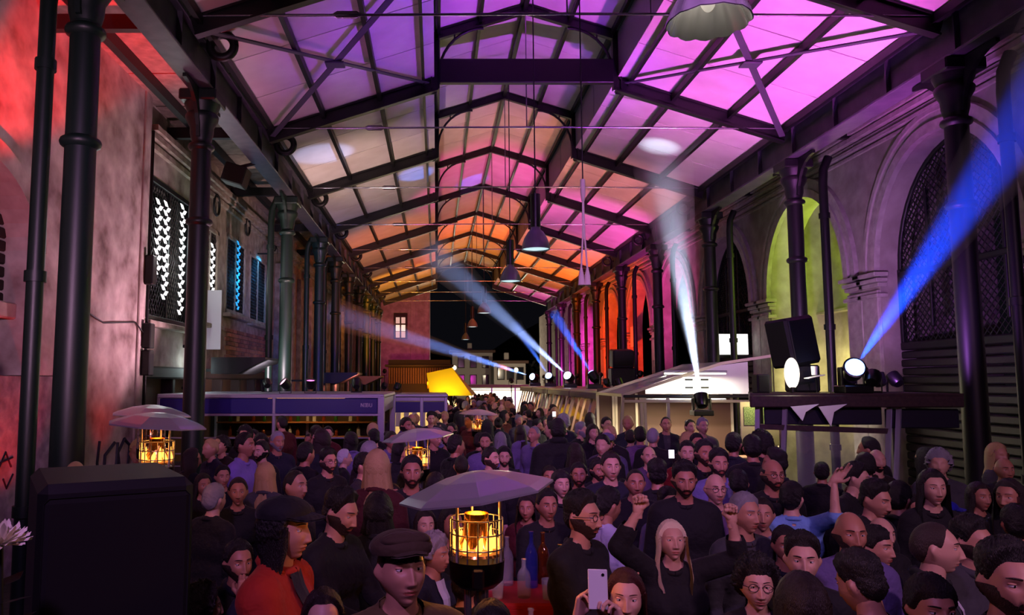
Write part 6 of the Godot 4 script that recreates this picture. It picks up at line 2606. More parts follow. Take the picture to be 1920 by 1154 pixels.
		obj("flat_cap" if flat else "cap", cm, cloth(s.get("capc", Color(0.03, 0.03, 0.04))), root)
	if s.get("glasses", false):
		var gm := MB.new()
		for sd in [-1.0, 1.0]:
			var rg := []
			for k in 15:
				var a := TAU * k / 14
				rg.append(hx * Vector3(sd * 0.033 + 0.023 * cos(a), 0.008 + 0.018 * sin(a), 0.099))
			gm.tube(rg, 0.0019, 5, false)
			gm.tube([hx * Vector3(sd * 0.056, 0.012, 0.098), hx * Vector3(sd * 0.080, 0.012, 0.06), hx * Vector3(sd * 0.086, 0.010, -0.01)], 0.0019, 5)
		gm.tube([hx * Vector3(-0.011, 0.012, 0.1), hx * Vector3(0.011, 0.012, 0.1)], 0.0019, 5)
		obj("glasses", gm, M.black_plastic, root)
	root.set_meta("joints", L)
	root.set_meta("headx", hx)
	return root
# ---------------------------------------------------------------- the crowd
var placed := []

func put_person(a: Dictionary) -> Node3D:
	# a.x, a.y: pixel of the top of the head; a.h: height of the head in pixels
	var d: float = a.get("d", FOCAL * 0.252 / a.h)
	var p := at(a.x, a.y, d)
	var tall := clampf(p.y - (0.02 if a.get("hair", "short") != "bald" else 0.0), 1.40, 1.97)
	var o := figure(a)
	o.name = numbered("person")
	add_child(o)
	var s := tall / 1.75
	o.scale = Vector3.ONE * s
	o.position = Vector3(p.x, 0, p.z)
	# «turn»: 0 faces the camera, 90 faces right in the photograph
	o.rotation.y = deg_to_rad(a.get("turn", 0.0)) + atan2(-p.x, -p.z) * 0.0
	tag(o, a.label, "person", a.get("group", ""))
	placed.append(Vector2(p.x, d))
	return o

const BLACK := Color(0.045, 0.045, 0.055)
const NAVY := Color(0.07, 0.08, 0.15)
const GREY := Color(0.22, 0.22, 0.24)
const WHITE := Color(0.75, 0.75, 0.8)
const DK := Color(0.05, 0.035, 0.03)
const BR := Color(0.12, 0.07, 0.045)
const BL := Color(0.75, 0.62, 0.42)
const GR := Color(0.55, 0.55, 0.58)

func spread(L: Array) -> void:
	# where two people would stand in one another, the one behind steps back and the one in front forward
	var fixed := [[heater2, 0.36], [heater3, 0.36], [heater1, 0.4], [table1, 0.5], [table2, 0.5], [Vector3(-1.36, 0, -3.45), 0.62], [Vector3(4.0, 0, -9.1), 0.85]]
	for a in L:
		if not a.has("d"):
			a.d = FOCAL * 0.252 / a.h
		a.d0 = a.d
	for it in 160:
		var moved := false
		for i in L.size():
			for j in range(i + 1, L.size()):
				var a: Dictionary = L[i]
				var b: Dictionary = L[j]
				var p := at(a.x, a.y, a.d)
				var q := at(b.x, b.y, b.d)
				if Vector2((p.x - q.x) / 0.56, (p.z - q.z) / 0.42).length() < 1.0:
					moved = true
					var f: Dictionary = a if a.d < b.d else b
					var g: Dictionary = b if a.d < b.d else a
					if at(f.x, f.y, f.d * 0.985).y < 1.96 and f.d > f.d0 * 0.93:
						f.d *= 0.985
					if at(g.x, g.y, g.d * 1.015).y > 1.43 and g.d < g.d0 * 1.16:
						g.d *= 1.015
		for a in L:
			var p := at(a.x, a.y, a.d)
			for c in fixed:
				var e := Vector2(p.x - c[0].x, p.z - c[0].z)
				if e.length() < c[1]:
					moved = true
					var k := 0.985 if p.z > c[0].z else 1.015
					if at(a.x, a.y, a.d * k).y > 1.42 and at(a.x, a.y, a.d * k).y < 1.94 and a.d * k > a.d0 * 0.88:
						a.d *= k
		if not moved:
			break

func near_people() -> void:
	var T1 := Color(0.74, 0.54, 0.44)
	var T2 := Color(0.68, 0.47, 0.37)
	var T3 := Color(0.80, 0.62, 0.53)
	var hold := {"w": Vector3(-0.10, 1.20, 0.30), "hand": "grip", "palm": Vector3(1, 0, 0.1), "dir": Vector3(0.35, 0.5, 0.8)}
	var L := [
		{"x": 446, "y": 1010, "h": 98, "turn": 35, "lod": 0, "hair": "short", "hairc": DK, "beard": true, "top": NAVY, "tone": T2, "collar": 0.02, "R": {"w": Vector3(-0.05, 1.475, 0.21), "hand": "grip", "dir": Vector3(0.25, 1, -0.1), "palm": Vector3(0.3, 0, -1), "pole": Vector3(-0.6, -1, 0.2)}, "label": "bearded man in dark jacket raising a cigarette to his mouth", "smoke": 1},
		{"x": 527, "y": 932, "h": 104, "turn": 78, "lod": 0, "hair": "bob", "hairc": DK, "cap": "cap", "capc": BLACK, "top": Color(0.62, 0.13, 0.05), "coat": 0.02, "collar": 0.02, "tone": T1, "shirt": NAVY, "R": {"w": Vector3(-0.05, 1.12, 0.32), "hand": "phone", "dir": Vector3(0.2, 0.5, 0.8), "palm": Vector3(0.6, 0.7, 0)}, "garment": "jacket", "label": "man in bright orange-red jacket and dark cap, seen in profile"},
		{"x": 628, "y": 912, "h": 88, "turn": 62, "lod": 0, "hair": "fade", "hairc": DK, "beard": true, "nod": 0.25, "top": BLACK, "tone": T1, "R": {"w": Vector3(-0.06, 1.06, 0.34), "hand": "grip", "dir": Vector3(0.3, 0.2, 1), "palm": Vector3(0.8, 0.5, 0)}, "L": {"w": Vector3(0.12, 1.06, 0.36), "hand": "grip", "dir": Vector3(-0.3, 0.2, 1), "palm": Vector3(-0.8, 0.5, 0)}, "label": "dark-haired bearded man in black looking down at the phone in his hands"},
		{"x": 400, "y": 906, "h": 62, "turn": 150, "hair": "short", "hairc": GR, "top": BLACK, "tone": T3, "shirt": WHITE, "label": "grey-haired person seen from behind next to the large loudspeaker"},
		{"x": 447, "y": 893, "h": 58, "turn": 15, "f": true, "hair": "bun", "hairc": BR, "top": BLACK, "tone": T2, "label": "woman with pinned-up brown hair beside the grey-haired person"},
		{"x": 417, "y": 871, "h": 47, "turn": 30, "hair": "short", "top": BLACK, "tone": T1, "label": "short-haired man behind the woman with pinned-up hair"},
		{"x": 380, "y": 886, "h": 50, "turn": 40, "f": true, "hair": "long", "hairc": BR, "top": BLACK, "tone": T2, "label": "brown-haired woman at the edge of the large loudspeaker"},
		{"x": 457, "y": 811, "h": 46, "turn": 75, "hair": "short", "top": Color(0.5, 0.42, 0.75), "tone": T2, "label": "man in violet shirt in profile in front of the blue stall"},
		{"x": 551, "y": 878, "h": 62, "turn": 60, "hair": "buzz", "hairc": DK, "top": BLACK, "tone": T1, "label": "close-cropped man in profile left of the centre, pink light on his face"},
		{"x": 497, "y": 866, "h": 54, "turn": 175, "f": true, "hair": "long", "hairc": BL, "top": GREY, "tone": T3, "label": "long blonde hair seen from behind, in front of the violet shirt"},
		{"x": 572, "y": 829, "h": 46, "turn": 140, "hair": "short", "top": BLACK, "tone": T2, "label": "dark-haired man turned away below the stall's rail"},
		{"x": 614, "y": 841, "h": 46, "turn": 40, "hair": "fade", "glasses": true, "beard": true, "top": BLACK, "tone": T1, "label": "man with glasses and beard below the blue fascia"},
		{"x": 644, "y": 842, "h": 38, "turn": 110, "hair": "short", "hairc": Color(0.8, 0.8, 0.82), "top": BLACK, "tone": T3, "label": "white-haired person below the blue fascia"},
		{"x": 680, "y": 848, "h": 52, "turn": 75, "hair": "short", "top": NAVY, "shirt": WHITE, "tone": T1, "label": "man in dark jacket with white collar left of the blonde woman"},
		{"x": 706, "y": 842, "h": 60, "turn": 170, "f": true, "hair": "long", "hairc": BL, "top": Color(0.25, 0.03, 0.05), "tone": T3, "label": "tall blonde woman seen from behind at the stall's corner post"},
		{"x": 709, "y": 922, "h": 72, "turn": 178, "f": true, "hair": "bob", "hairc": DK, "top": BLACK, "tone": T2, "label": "dark-haired person in black coat seen from behind, left of the flat cap"},
		{"x": 735, "y": 905, "h": 55, "turn": 20, "f": true, "hair": "long", "hairc": BR, "top": BLACK, "tone": T2, "label": "brown-haired woman half hidden behind the black coat"},
		{"x": 772, "y": 853, "h": 58, "turn": 5, "hair": "short", "beard": true, "top": BLACK, "tone": T2, "label": "bearded man in black under the second patio heater"},
		{"x": 752, "y": 992, "h": 122, "turn": 22, "lod": 0, "hair": "buzz", "hairc": BR, "nod": -0.12, "cap": "flat", "capc": Color(0.24, 0.18, 0.11), "top": Color(0.30, 0.23, 0.12), "coat": 0.02, "collar": 0.015, "shirt": WHITE, "tone": T1, "beard": false, "beardc": BR, "L": {"w": Vector3(0.10, 1.06, 0.34), "hand": "grip", "palm": Vector3(-1, 0, 0.1), "dir": Vector3(-0.25, 0.6, 0.7)}, "label": "man in brown flat cap and olive coat holding a clear cup", "cup": "L"},
		{"x": 811, "y": 1001, "h": 92, "turn": 60, "hair": "curly", "hairc": Color(0.6, 0.58, 0.62), "top": NAVY, "shirt": WHITE, "tone": T2, "d": 4.3, "label": "older person with curly grey hair behind the flat cap"},
		{"x": 796, "y": 952, "h": 68, "turn": 15, "f": true, "hair": "long", "hairc": BR, "top": BLACK, "tone": T3, "smile": 1.0, "label": "smiling woman below the left rim of the near heater"},
		{"x": 845, "y": 946, "h": 70, "turn": 20, "f": true, "hair": "long", "hairc": DK, "top": BLACK, "tone": T2, "label": "dark-haired woman right of the smiling woman, below the heater's rim"},
		{"x": 872, "y": 1055, "h": 104, "d": 3.9, "turn": 165, "hair": "short", "hairc": DK, "top": BLACK, "tone": T1, "label": "man in black shirt seen from behind, left of the heater's post"},
		{"x": 606, "y": 1098, "h": 112, "turn": 10, "lod": 0, "f": true, "hair": "long", "hairc": BR, "top": BLACK, "tone": T3, "label": "brown-haired woman at the bottom edge, only her forehead and eyes showing"},
		{"x": 921, "y": 1122, "h": 110, "turn": 0, "hair": "short", "hairc": DK, "top": BLACK, "tone": T2, "label": "dark hair at the bottom edge right below the near heater"},
		{"x": 376, "y": 1120, "h": 100, "d": 3.95, "turn": 120, "f": true, "hair": "curly", "hairc": BR, "top": BLACK, "tone": T2, "label": "curly brown hair at the bottom edge beside the large loudspeaker"},
		{"x": 1086, "y": 921, "h": 92, "turn": 48, "lod": 0, "hair": "fade", "hairc": DK, "beard": true, "glasses": true, "top": BLACK, "tone": T1, "bulk": 1.08, "R": {"w": Vector3(-0.02, 1.20, 0.30), "hand": "open", "dir": Vector3(0.1, 1, 0.25), "palm": Vector3(0.9, 0, -0.3)}, "label": "bearded man with glasses in black sweater, hand raised to his chest"},
		{"x": 1132, "y": 911, "h": 70, "turn": 120, "hair": "short", "hairc": DK, "nod": 0.2, "top": Color(0.72, 0.72, 0.88), "tone": T2, "label": "man in pale lilac shirt turned away behind the black sweater"},
		{"x": 1258, "y": 974, "h": 88, "turn": -2, "lod": 0, "f": true, "hair": "long", "hairc": Color(0.95, 0.88, 0.74), "nod": -0.18, "top": Color(0.03, 0.032, 0.04), "tone": T3, "smile": 1.0, "d": 4.3, "coat": 0.016, "pushed": true, "R": {"w": Vector3(-0.23, 1.84, 0.12), "hand": "fist", "dir": Vector3(0.05, 1, 0.05), "palm": Vector3(0.2, 0, 1), "pole": Vector3(-1, -0.4, 0.1)}, "L": {"w": Vector3(0.33, 1.79, 0.14), "hand": "fist", "dir": Vector3(-0.05, 1, 0.1), "palm": Vector3(-0.2, 0, 1), "pole": Vector3(1, -0.6, 0.1)}, "label": "blonde woman in black jacket raising both fists"},
		{"x": 1172, "y": 1062, "h": 108, "turn": -12, "lod": 0, "f": true, "hair": "long", "hairc": Color(0.24, 0.08, 0.035), "top": Color(0.03, 0.03, 0.04), "tone": T3, "pushed": true, "R": {"w": Vector3(-0.21, 1.605, 0.24), "hand": "phone", "dir": Vector3(0.25, 1, 0.15), "palm": Vector3(0.8, 0, 0.6), "pole": Vector3(-0.6, -1, 0.1)}, "L": {"w": Vector3(-0.03, 1.575, 0.27), "hand": "phone", "dir": Vector3(-0.35, 1, 0.1), "palm": Vector3(-0.8, 0, 0.6), "pole": Vector3(0.6, -1, 0.1)}, "label": "auburn-haired woman holding up a white phone", "phone": 1},
		{"x": 1416, "y": 1043, "h": 104, "turn": -12, "lod": 0, "f": true, "hair": "curly", "hairc": DK, "glasses": true, "smile": 1.0, "top": BLACK, "tone": T3, "label": "smiling woman with short dark curls and glasses at the bottom edge"},
		{"x": 1281, "y": 864, "h": 66, "turn": -8, "hair": "fade", "hairc": DK, "beard": true, "smile": 1.0, "nod": 0.1, "top": BLACK, "tone": T2, "bulk": 1.1, "label": "tall bearded man in black sweater behind the blonde woman"},
		{"x": 1339, "y": 884, "h": 62, "turn": 0, "hair": "none", "glasses": true, "top": Color(0.35, 0.25, 0.4), "tone": T3, "label": "bald man with glasses right of the tall bearded man"},
		{"x": 1190, "y": 876, "h": 56, "turn": -5, "hair": "buzz", "hairc": DK, "top": BLACK, "tone": T2, "label": "young man with cropped hair above the blonde woman's left fist"},
		{"x": 1166, "y": 896, "h": 50, "turn": 0, "f": true, "hair": "long", "hairc": DK, "top": BLACK, "tone": T3, "label": "pale-faced woman left of the raised fist"},
		{"x": 1144, "y": 846, "h": 50, "turn": 0, "hair": "short", "hairc": BR, "top": NAVY, "tone": T3, "label": "fair-skinned man with headband-like fringe above the lilac shirt"},
		{"x": 1119, "y": 860, "h": 46, "turn": 15, "hair": "short", "hairc": DK, "beard": true, "top": BLACK, "tone": T2, "label": "dark-haired man left of the fair-skinned man"},
		{"x": 1250, "y": 914, "h": 58, "turn": 15, "hair": "fade", "hairc": DK, "top": Color(0.35, 0.33, 0.45), "tone": T1, "collar": 0.02, "label": "man in open pale-collared jacket between blonde woman and bearded man"},
		{"x": 1232, "y": 862, "h": 55, "turn": 170, "hair": "fade", "hairc": DK, "top": BLACK, "tone": T2, "label": "dark head seen from behind left of the tall bearded man"},
		{"x": 1384, "y": 880, "h": 58, "turn": 160, "hair": "short", "hairc": DK, "top": Color(0.25, 0.2, 0.4), "shirt": WHITE, "tone": T1, "label": "man seen from behind with white collar, right of the bald man"},
		{"x": 1346, "y": 842, "h": 50, "turn": -5, "hair": "fade", "hairc": DK, "beard": true, "top": Color(0.4, 0.38, 0.6), "tone": T1, "label": "smiling bearded man in lilac jacket behind the bald man"},
		{"x": 1288, "y": 826, "h": 46, "turn": -15, "hair": "short", "hairc": DK, "top": Color(0.45, 0.04, 0.04), "tone": T3, "label": "man in red jacket in front of the glazed stall"},
		{"x": 1318, "y": 824, "h": 46, "turn": 5, "hair": "short", "beard": true, "top": BLACK, "tone": T2, "label": "bearded man beside the red jacket"},
		{"x": 1305, "y": 812, "h": 38, "turn": 0, "hair": "short", "top": BLACK, "tone": T2, "label": "dark-haired man behind the red jacket"},
		{"x": 1446, "y": 862, "h": 60, "turn": 0, "hair": "bald", "hairc": DK, "glasses": true, "beard": true, "top": BLACK, "tone": T2, "label": "balding man with glasses left of the raised arm"},
		{"x": 1482, "y": 902, "h": 66, "turn": 165, "look": -0.5, "hair": "short", "hairc": DK, "top": Color(0.45, 0.62, 0.85), "tone": T3, "bare": true, "d": 5.4, "R": {"w": Vector3(-0.26, 1.80, -0.22), "hand": "open", "dir": Vector3(-0.5, 0.75, -0.2), "palm": Vector3(0.2, 0.3, -1), "pole": Vector3(-0.3, -0.4, -1)}, "label": "man in pale blue shirt stretching out a bare arm"},
		{"x": 1590, "y": 953, "h": 88, "turn": -8, "lod": 0, "hair": "none", "hairc": DK, "beard": true, "top": Color(0.35, 0.3, 0.5), "tone": T2, "label": "bald man with thick dark beard in the right half"},
		{"x": 1502, "y": 998, "h": 98, "turn": -20, "lod": 0, "hair": "fade", "hairc": DK, "top": BLACK, "tone": T3, "label": "clean-shaven young man looking left, right of the woman with curls"},
		{"x": 1470, "y": 984, "h": 86, "turn": -10, "hair": "short", "hairc": DK, "top": NAVY, "tone": T2, "d": 4.5, "label": "dark-haired man half hidden behind the clean-shaven young man"},
		{"x": 1505, "y": 1072, "h": 128, "turn": 175, "f": true, "hair": "long", "hairc": BR, "top": BLACK, "tone": T2, "label": "long brown hair seen from behind at the bottom edge"},
		{"x": 1628, "y": 1034, "h": 118, "turn": 205, "hair": "fade", "hairc": DK, "nod": 0.3, "top": NAVY, "tone": T1, "label": "dark-haired man bent forward, seen from behind near the bottom edge"},
		{"x": 1636, "y": 984, "h": 88, "turn": 30, "hair": "fringe", "hairc": DK, "top": NAVY, "tone": T1, "d": 4.35, "label": "man with dark fringe behind the bent head"},
		{"x": 1738, "y": 1074, "h": 122, "turn": -5, "lod": 0, "hair": "fringe", "hairc": DK, "top": BLACK, "tone": T2, "label": "man with straight dark fringe at the bottom edge, right side"},
		{"x": 1742, "y": 973, "h": 92, "turn": 62, "lod": 0, "hair": "buzz", "hairc": Color(0.2, 0.15, 0.13), "nose": 1.2, "top": Color(0.06, 0.09, 0.06), "shirt": WHITE, "collar": 0.02, "tone": T3, "label": "shaven-headed man in profile in a dark green jacket"},
		{"x": 1814, "y": 968, "h": 90, "turn": 22, "lod": 0, "hair": "fade", "hairc": DK, "beard": true, "top": GREY, "collar": 0.02, "tone": T1, "R": {"w": Vector3(-0.08, 1.26, 0.28), "hand": "grip", "palm": Vector3(1, 0, 0.1), "dir": Vector3(0.4, 0.5, 0.7)}, "label": "bearded man with dark quiff right of the shaven-headed man"},
		{"x": 1880, "y": 1012, "h": 126, "turn": -6, "lod": 0, "hair": "fade", "hairc": DK, "beard": true, "smile": 1.0, "top": BLACK, "tone": T1, "bulk": 1.08, "label": "large bearded man facing the camera in the bottom right corner"},
		{"x": 1766, "y": 938, "h": 62, "turn": 80, "hair": "buzz", "hairc": DK, "cap": "cap", "capc": Color(0.03, 0.06, 0.6), "top": NAVY, "tone": T2, "label": "person wearing a bright blue cap"},
		{"x": 1744, "y": 878, "h": 64, "turn": -8, "f": true, "hair": "long", "hairc": DK, "top": BLACK, "tone": T3, "label": "woman with long dark hair in front of the right stall's navy banner"},
		{"x": 1831, "y": 902, "h": 60, "turn": 5, "f": true, "hair": "long", "hairc": BR, "top": BLACK, "tone": T2, "label": "brown-haired woman at the dark column on the right"},
		{"x": 1893, "y": 896, "h": 64, "turn": -60, "f": true, "hair": "long", "hairc": BR, "top": BLACK, "tone": T2, "label": "woman in profile at the right edge"},
		{"x": 1880, "y": 855, "h": 50, "turn": -10, "hair": "none", "top": BLACK, "tone": T2, "label": "bald man at the right edge in front of the shutter"},
		{"x": 1905, "y": 945, "h": 76, "turn": 160, "hair": "short", "hairc": DK, "top": BLACK, "tone": T2, "d": 4.7, "label": "dark head seen from behind at the right edge"},
		{"x": 1630, "y": 898, "h": 66, "turn": 30, "hair": "fade", "hairc": DK, "nod": 0.2, "top": BLACK, "tone": T1, "label": "dark-haired man looking down, left of the long-haired woman"},
		{"x": 1682, "y": 902, "h": 64, "turn": 120, "hair": "fringe", "hairc": DK, "top": BLACK, "tone": T1, "label": "man turned away to the right below the slanting posts"},
		{"x": 1706, "y": 925, "h": 56, "turn": 20, "f": true, "hair": "bob", "hairc": DK, "top": BLACK, "tone": T2, "label": "small dark-haired woman left of the blue cap"},
		{"x": 1540, "y": 866, "h": 44, "turn": 150, "hair": "short", "hairc": DK, "top": BLACK, "tone": T2, "label": "dark head in front of the right stall's clear sheet"},
		{"x": 1648, "y": 965, "h": 62, "turn": 10, "hair": "none", "top": BLACK, "tone": T3, "d": 5.4, "label": "bald head between the bearded bald man and the dark fringe"},
		{"x": 1392, "y": 922, "h": 74, "turn": 20, "hair": "short", "hairc": GR, "top": GREY, "tone": T1, "label": "grey-haired man behind the blonde woman's right fist"},
		{"x": 1428, "y": 930, "h": 70, "turn": -20, "f": true, "hair": "bun", "hairc": BR, "top": Color(0.4, 0.4, 0.5), "tone": T1, "label": "woman in grey patterned jacket left of the pale blue shirt"},
		{"x": 1030, "y": 872, "h": 52, "turn": -5, "hair": "short", "hairc": DK, "top": BLACK, "tone": T2, "label": "dark-haired man behind the right tip of the near heater"},
		{"x": 1050, "y": 880, "h": 54, "turn": 10, "f": true, "hair": "bob", "hairc": DK, "top": BLACK, "tone": T3, "label": "woman with dark bob right of the near heater's tip"},
		{"x": 1085, "y": 866, "h": 50, "turn": -10, "hair": "short", "hairc": DK, "beard": true, "top": BLACK, "tone": T2, "label": "man with thick dark hair above the black sweater"},
		{"x": 1024, "y": 915, "h": 64, "turn": 10, "hair": "short", "hairc": DK, "top": BLACK, "tone": T2, "R": hold, "label": "man in black holding a phone beside the near heater"},
		{"x": 988, "y": 925, "h": 60, "turn": -15, "f": true, "hair": "long", "hairc": BR, "top": Color(0.3, 0.03, 0.05), "tone": T2, "label": "woman in dark red top under the right side of the near heater"},
		{"x": 945, "y": 838, "h": 42, "turn": 0, "hair": "fade", "hairc": DK, "beard": true, "top": BLACK, "tone": T3, "label": "pale bearded man behind the top of the near heater"},
		{"x": 918, "y": 838, "h": 42, "turn": 50, "hair": "short", "hairc": DK, "beard": true, "top": BLACK, "tone": T3, "label": "bearded man in profile behind the top of the near heater"},
		{"x": 853, "y": 815, "h": 42, "turn": 120, "hair": "short", "hairc": DK, "top": BLACK, "tone": T2, "label": "dark-haired man at the right tip of the second heater"},
		{"x": 865, "y": 852, "h": 46, "turn": 180, "hair": "buzz", "hairc": DK, "top": BLACK, "tone": T2, "label": "cropped head seen from behind, right of the second heater"},
		{"x": 815, "y": 885, "h": 56, "turn": 160, "hair": "short", "hairc": DK, "top": NAVY, "tone": T2, "label": "dark head just above the near heater's left rim"},
		{"x": 1046, "y": 785, "h": 42, "turn": 180, "hair": "short", "hairc": DK, "top": Color(0.04, 0.06, 0.05), "coat": 0.03, "collar": 0.05, "tone": T2, "label": "person in dark hooded coat seen from behind, mid crowd"},
		{"x": 1136, "y": 782, "h": 28, "turn": 20, "hair": "short", "hairc": DK, "top": BLACK, "tone": T3, "label": "man in black polo standing above the crowd at the kiosk row"},
		{"x": 1110, "y": 795, "h": 32, "turn": 15, "f": true, "hair": "bob", "hairc": BR, "top": BLACK, "tone": T3, "label": "brown-haired woman by the kiosk row, left of the black polo"},
		{"x": 1138, "y": 812, "h": 38, "turn": -5, "hair": "buzz", "hairc": DK, "beard": true, "cap": "cap", "capc": Color(0.35, 0.33, 0.45), "top": Color(0.3, 0.28, 0.4), "tone": T2, "label": "bearded man in a grey cap and jacket, mid crowd"},
		{"x": 1079, "y": 830, "h": 42, "turn": 175, "f": true, "hair": "long", "hairc": BR, "top": BLACK, "tone": T2, "label": "brown hair in a clip seen from behind, mid crowd"},
		{"x": 1200, "y": 800, "h": 34, "turn": 170, "hair": "short", "hairc": DK, "top": Color(0.4, 0.3, 0.45), "tone": T2, "label": "dark head seen from behind below the white post"},
		{"x": 1216, "y": 838, "h": 44, "turn": -5, "hair": "bald", "hairc": DK, "top": Color(0.3, 0.22, 0.35), "tone": T3, "label": "pink-lit balding man left of the dark jacket"},
		{"x": 1248, "y": 780, "h": 27, "turn": -8, "hair": "buzz", "hairc": DK, "top": Color(0.06, 0.08, 0.11), "shirt": GREY, "tone": T1, "d": 12.1, "label": "man in open dark jacket standing in front of the glazed stall"},
		{"x": 1293, "y": 786, "h": 24, "turn": 10, "f": true, "hair": "bun", "hairc": BR, "top": WHITE, "tone": T3, "d": 12.5, "label": "person in white top in front of the glazed stall"},
		{"x": 1316, "y": 783, "h": 25, "turn": 5, "hair": "short", "hairc": GR, "top": Color(0.35, 0.35, 0.32), "tone": T3, "d": 12.2, "label": "man in grey jacket right of the white top"},
		{"x": 1374, "y": 811, "h": 38, "d": 8.2, "turn": 140, "hair": "short", "hairc": DK, "top": NAVY, "tone": T2, "label": "man in navy seen from behind at the dark double column"},
		{"x": 1410, "y": 815, "h": 40, "d": 7.9, "turn": 170, "hair": "short", "hairc": DK, "top": BLACK, "tone": T2, "label": "dark head seen from behind, left of the pair by the right stall"},
		{"x": 1428, "y": 810, "h": 42, "d": 8.1, "turn": 200, "hair": "curly", "hairc": DK, "top": BLACK, "tone": T2, "label": "bushy dark hair seen from behind by the right stall"},
	]
	spread(L)
	for a in L:
		var o := put_person(a)
		var j: Dictionary = o.get_meta("joints")
		var hx: Transform3D = o.get_meta("headx")
		var tr := o.transform
		if a.has("phone"):
			var t := thing("mobile_phone", "white phone held up by the auburn-haired woman", "phone", tr * Vector3(-0.125, 1.735, 0.30), o.rotation.y + 0.1)
			t.rotation.x = -0.1
			var mb := MB.new()
			mb.cbox(Vector3.ZERO, Vector3(0.075, 0.15, 0.009), 0.003)
			obj("case", mb, M.white_paint, t)
			mb = MB.new()
			mb.lathe([[0.0, 0.0], [0.006, 0.0], [0.006, 0.003], [0.0, 0.003]], 10, Transform3D(Basis(Vector3.RIGHT, PI / 2), Vector3(0.02, 0.055, 0.004)))
			obj("camera_lens", mb, M.black_plastic, t)
		if a.has("smoke"):
			var t := thing("cigarette", "lit cigarette at the mouth of the man in dark jacket", "cigarette", tr * (hx * Vector3(-0.005, -0.066, 0.105)))
			var mb := MB.new()
			var dr := (tr.basis * (hx.basis * Vector3(0.25, -0.1, 1))).normalized()
			mb.tube([Vector3.ZERO, dr * 0.055], 0.004, 8)
			obj("paper_tube", mb, M.white_paint, t)
			mb = MB.new()
			mb.ball(dr * 0.058, Vector3.ONE * 0.005, 8, 6)
			obj("ember_light", mb, glow(Color(1, 0.45, 0.12), 5.0), t)
		if a.has("cup"):
			tumbler(tr * (j.L.w + Vector3(-0.045, 0.03, 0.06)), "clear plastic cup held by the man in the flat cap")
	for a in [["raised phone glowing white above the far crowd", 1039, 777, 14.0], ["phone screen glowing low in front of the glazed stall", 1259, 852, 8.4]]:
		var mb := MB.new()
		mb.cbox(Vector3.ZERO, Vector3(0.06, 0.09, 0.01), 0.003)
		tag(obj("phone_screen", mb, glow(Color(1, 1, 1), 1.2), self, at(a[1], a[2], a[3])), a[0], "phone")

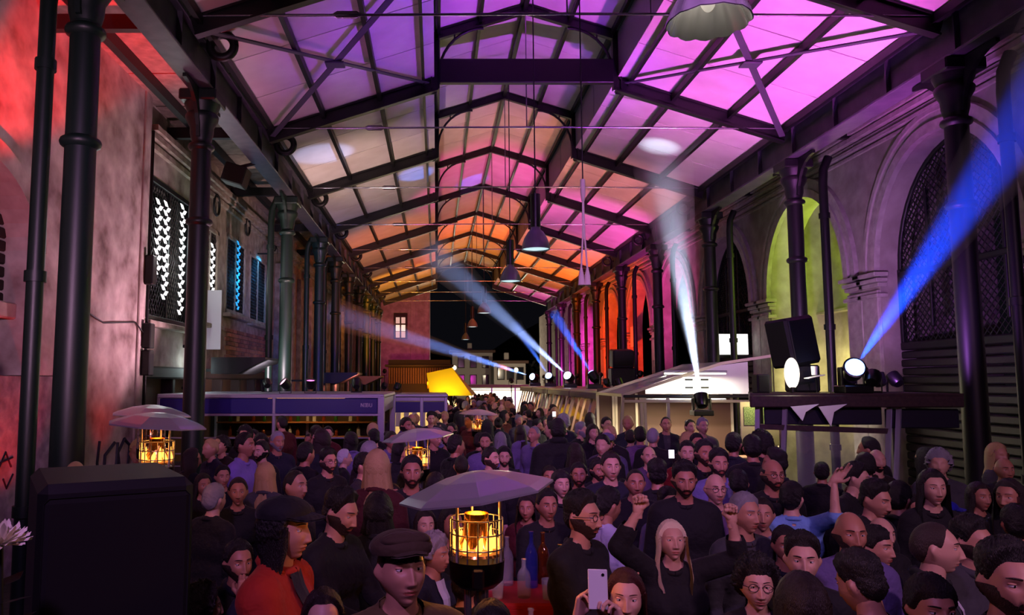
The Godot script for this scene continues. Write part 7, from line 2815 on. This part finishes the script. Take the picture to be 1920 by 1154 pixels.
func far_people() -> void:
	# figures of the packed crowd behind: a few kinds, many copies
	rng.seed = 11
	var kinds := []
	var hairn := {"short": "short dark hair", "fade": "dark quiff", "long": "long hair", "bob": "bobbed hair", "buzz": "cropped hair", "bun": "tied-up hair", "bald": "bald head", "curly": "curly hair"}
	var styles := ["short", "fade", "long", "buzz", "bob", "short", "bun", "short", "bald", "curly", "fade", "long"]
	for k in styles.size():
		var st: String = styles[k]
		var f := st in ["long", "bob", "bun"]
		kinds.append({"style": st, "node": figure({"lod": 2 if k > 3 else 1, "f": f, "hair": st, "beard": not f and k % 2 == 0, "look": 0.5 * sin(k * 2.1), "nod": 0.1 * sin(k * 1.3), "hairc": DK})})
	var tops := [["black", BLACK], ["black", Color(0.03, 0.03, 0.035)], ["navy", NAVY], ["grey", GREY], ["dark red", Color(0.28, 0.03, 0.03)], ["brown", Color(0.12, 0.08, 0.05)], ["lilac", Color(0.4, 0.36, 0.55)]]
	var hcs := [["dark", DK], ["dark", DK], ["brown", BR], ["dark", DK], ["fair", BL], ["grey", GR]]
	var tones := [Color(0.74, 0.54, 0.44), Color(0.68, 0.47, 0.37), Color(0.80, 0.62, 0.53)]
	var made := 0
	var tries := 0
	while made < 175 and tries < 6000:
		tries += 1
		var d := lerpf(6.2, 40.0, pow(rng.randf(), 1.5))
		var x0 := -3.0 if d < 12.4 else -0.6
		var x1 := 3.35 if d > 8.2 else 6.2
		if d > 12.4 and d < 17:
			x0 = -0.5
		elif d > 17.0 and d < 22.0:
			x0 = 0.6
		if d > 12.6:
			x1 = 2.8
		if d > 33.0:
			x0 = 2.1
		var x := lerpf(x0, x1, rng.randf())
		if absf(x / d * FOCAL + 142.0 - 0.0) > 1200.0:
			continue
		var ok := true
		for q in placed:
			if absf(q.x - x) < 0.52 and absf(q.y - d) < 0.5 and (q - Vector2(x, d)).length() < (0.50 if d < 12 else 0.55):
				ok = false
				break
		for q in [Vector2(heater2.x, -heater2.z), Vector2(heater3.x, -heater3.z), Vector2(heater4.x, -heater4.z), Vector2(heater1.x, -heater1.z), Vector2(at(285, 778, 6.6).x, 6.6)]:
			if (q - Vector2(x, d)).length() < 0.55:
				ok = false
		if not ok:
			continue
		placed.append(Vector2(x, d))
		var k := kinds[rng.randi() % kinds.size()] as Dictionary
		var o: Node3D = k.node.duplicate()
		o.name = numbered("person")
		add_child(o)
		var hgt := rng.randf_range(1.58, 1.80)
		o.scale = Vector3.ONE * hgt / 1.75
		o.position = Vector3(x, 0, -d)
		var away := rng.randf() < 0.42
		var turn := rng.randf_range(-50, 50) + (180.0 if away else 0.0)
		o.rotation.y = deg_to_rad(turn)
		var tp: Array = tops[rng.randi() % tops.size()]
		var hc: Array = hcs[rng.randi() % hcs.size()]
		var tn: Color = tones[rng.randi() % 3]
		var bo: MeshInstance3D = o.get_node("body")
		bo.set_surface_override_material(0, skin_mats(tn).skin)
		bo.set_surface_override_material(1, skin_mats(tn).lip)
		if bo.mesh.get_surface_count() > 2:
			bo.set_surface_override_material(2, hairmat(hc[1]))
		for c in o.get_children():
			if c.name == "jacket":
				c.set_surface_override_material(0, cloth(tp[1]))
			elif c.name == "hair":
				c.set_surface_override_material(0, hairmat(hc[1]))
		var where := "near the front" if d < 8 else "in the mid crowd" if d < 13 else "beside the kiosk row" if d < 20 and x > 1.4 else "in the far aisle" if d < 26 else "at the far end"
		var style: String = hairn[k.style]
		var lab := "%s person with %s in %s, %s %s" % [hc[0] + "-haired", style.replace("dark ", ""), tp[0], "seen from behind" if away else "facing the camera" if absf(turn) < 25 else "turned aside", where]
		tag(o, lab, "person", lab)
		made += 1
	for k in kinds:
		k.node.free()
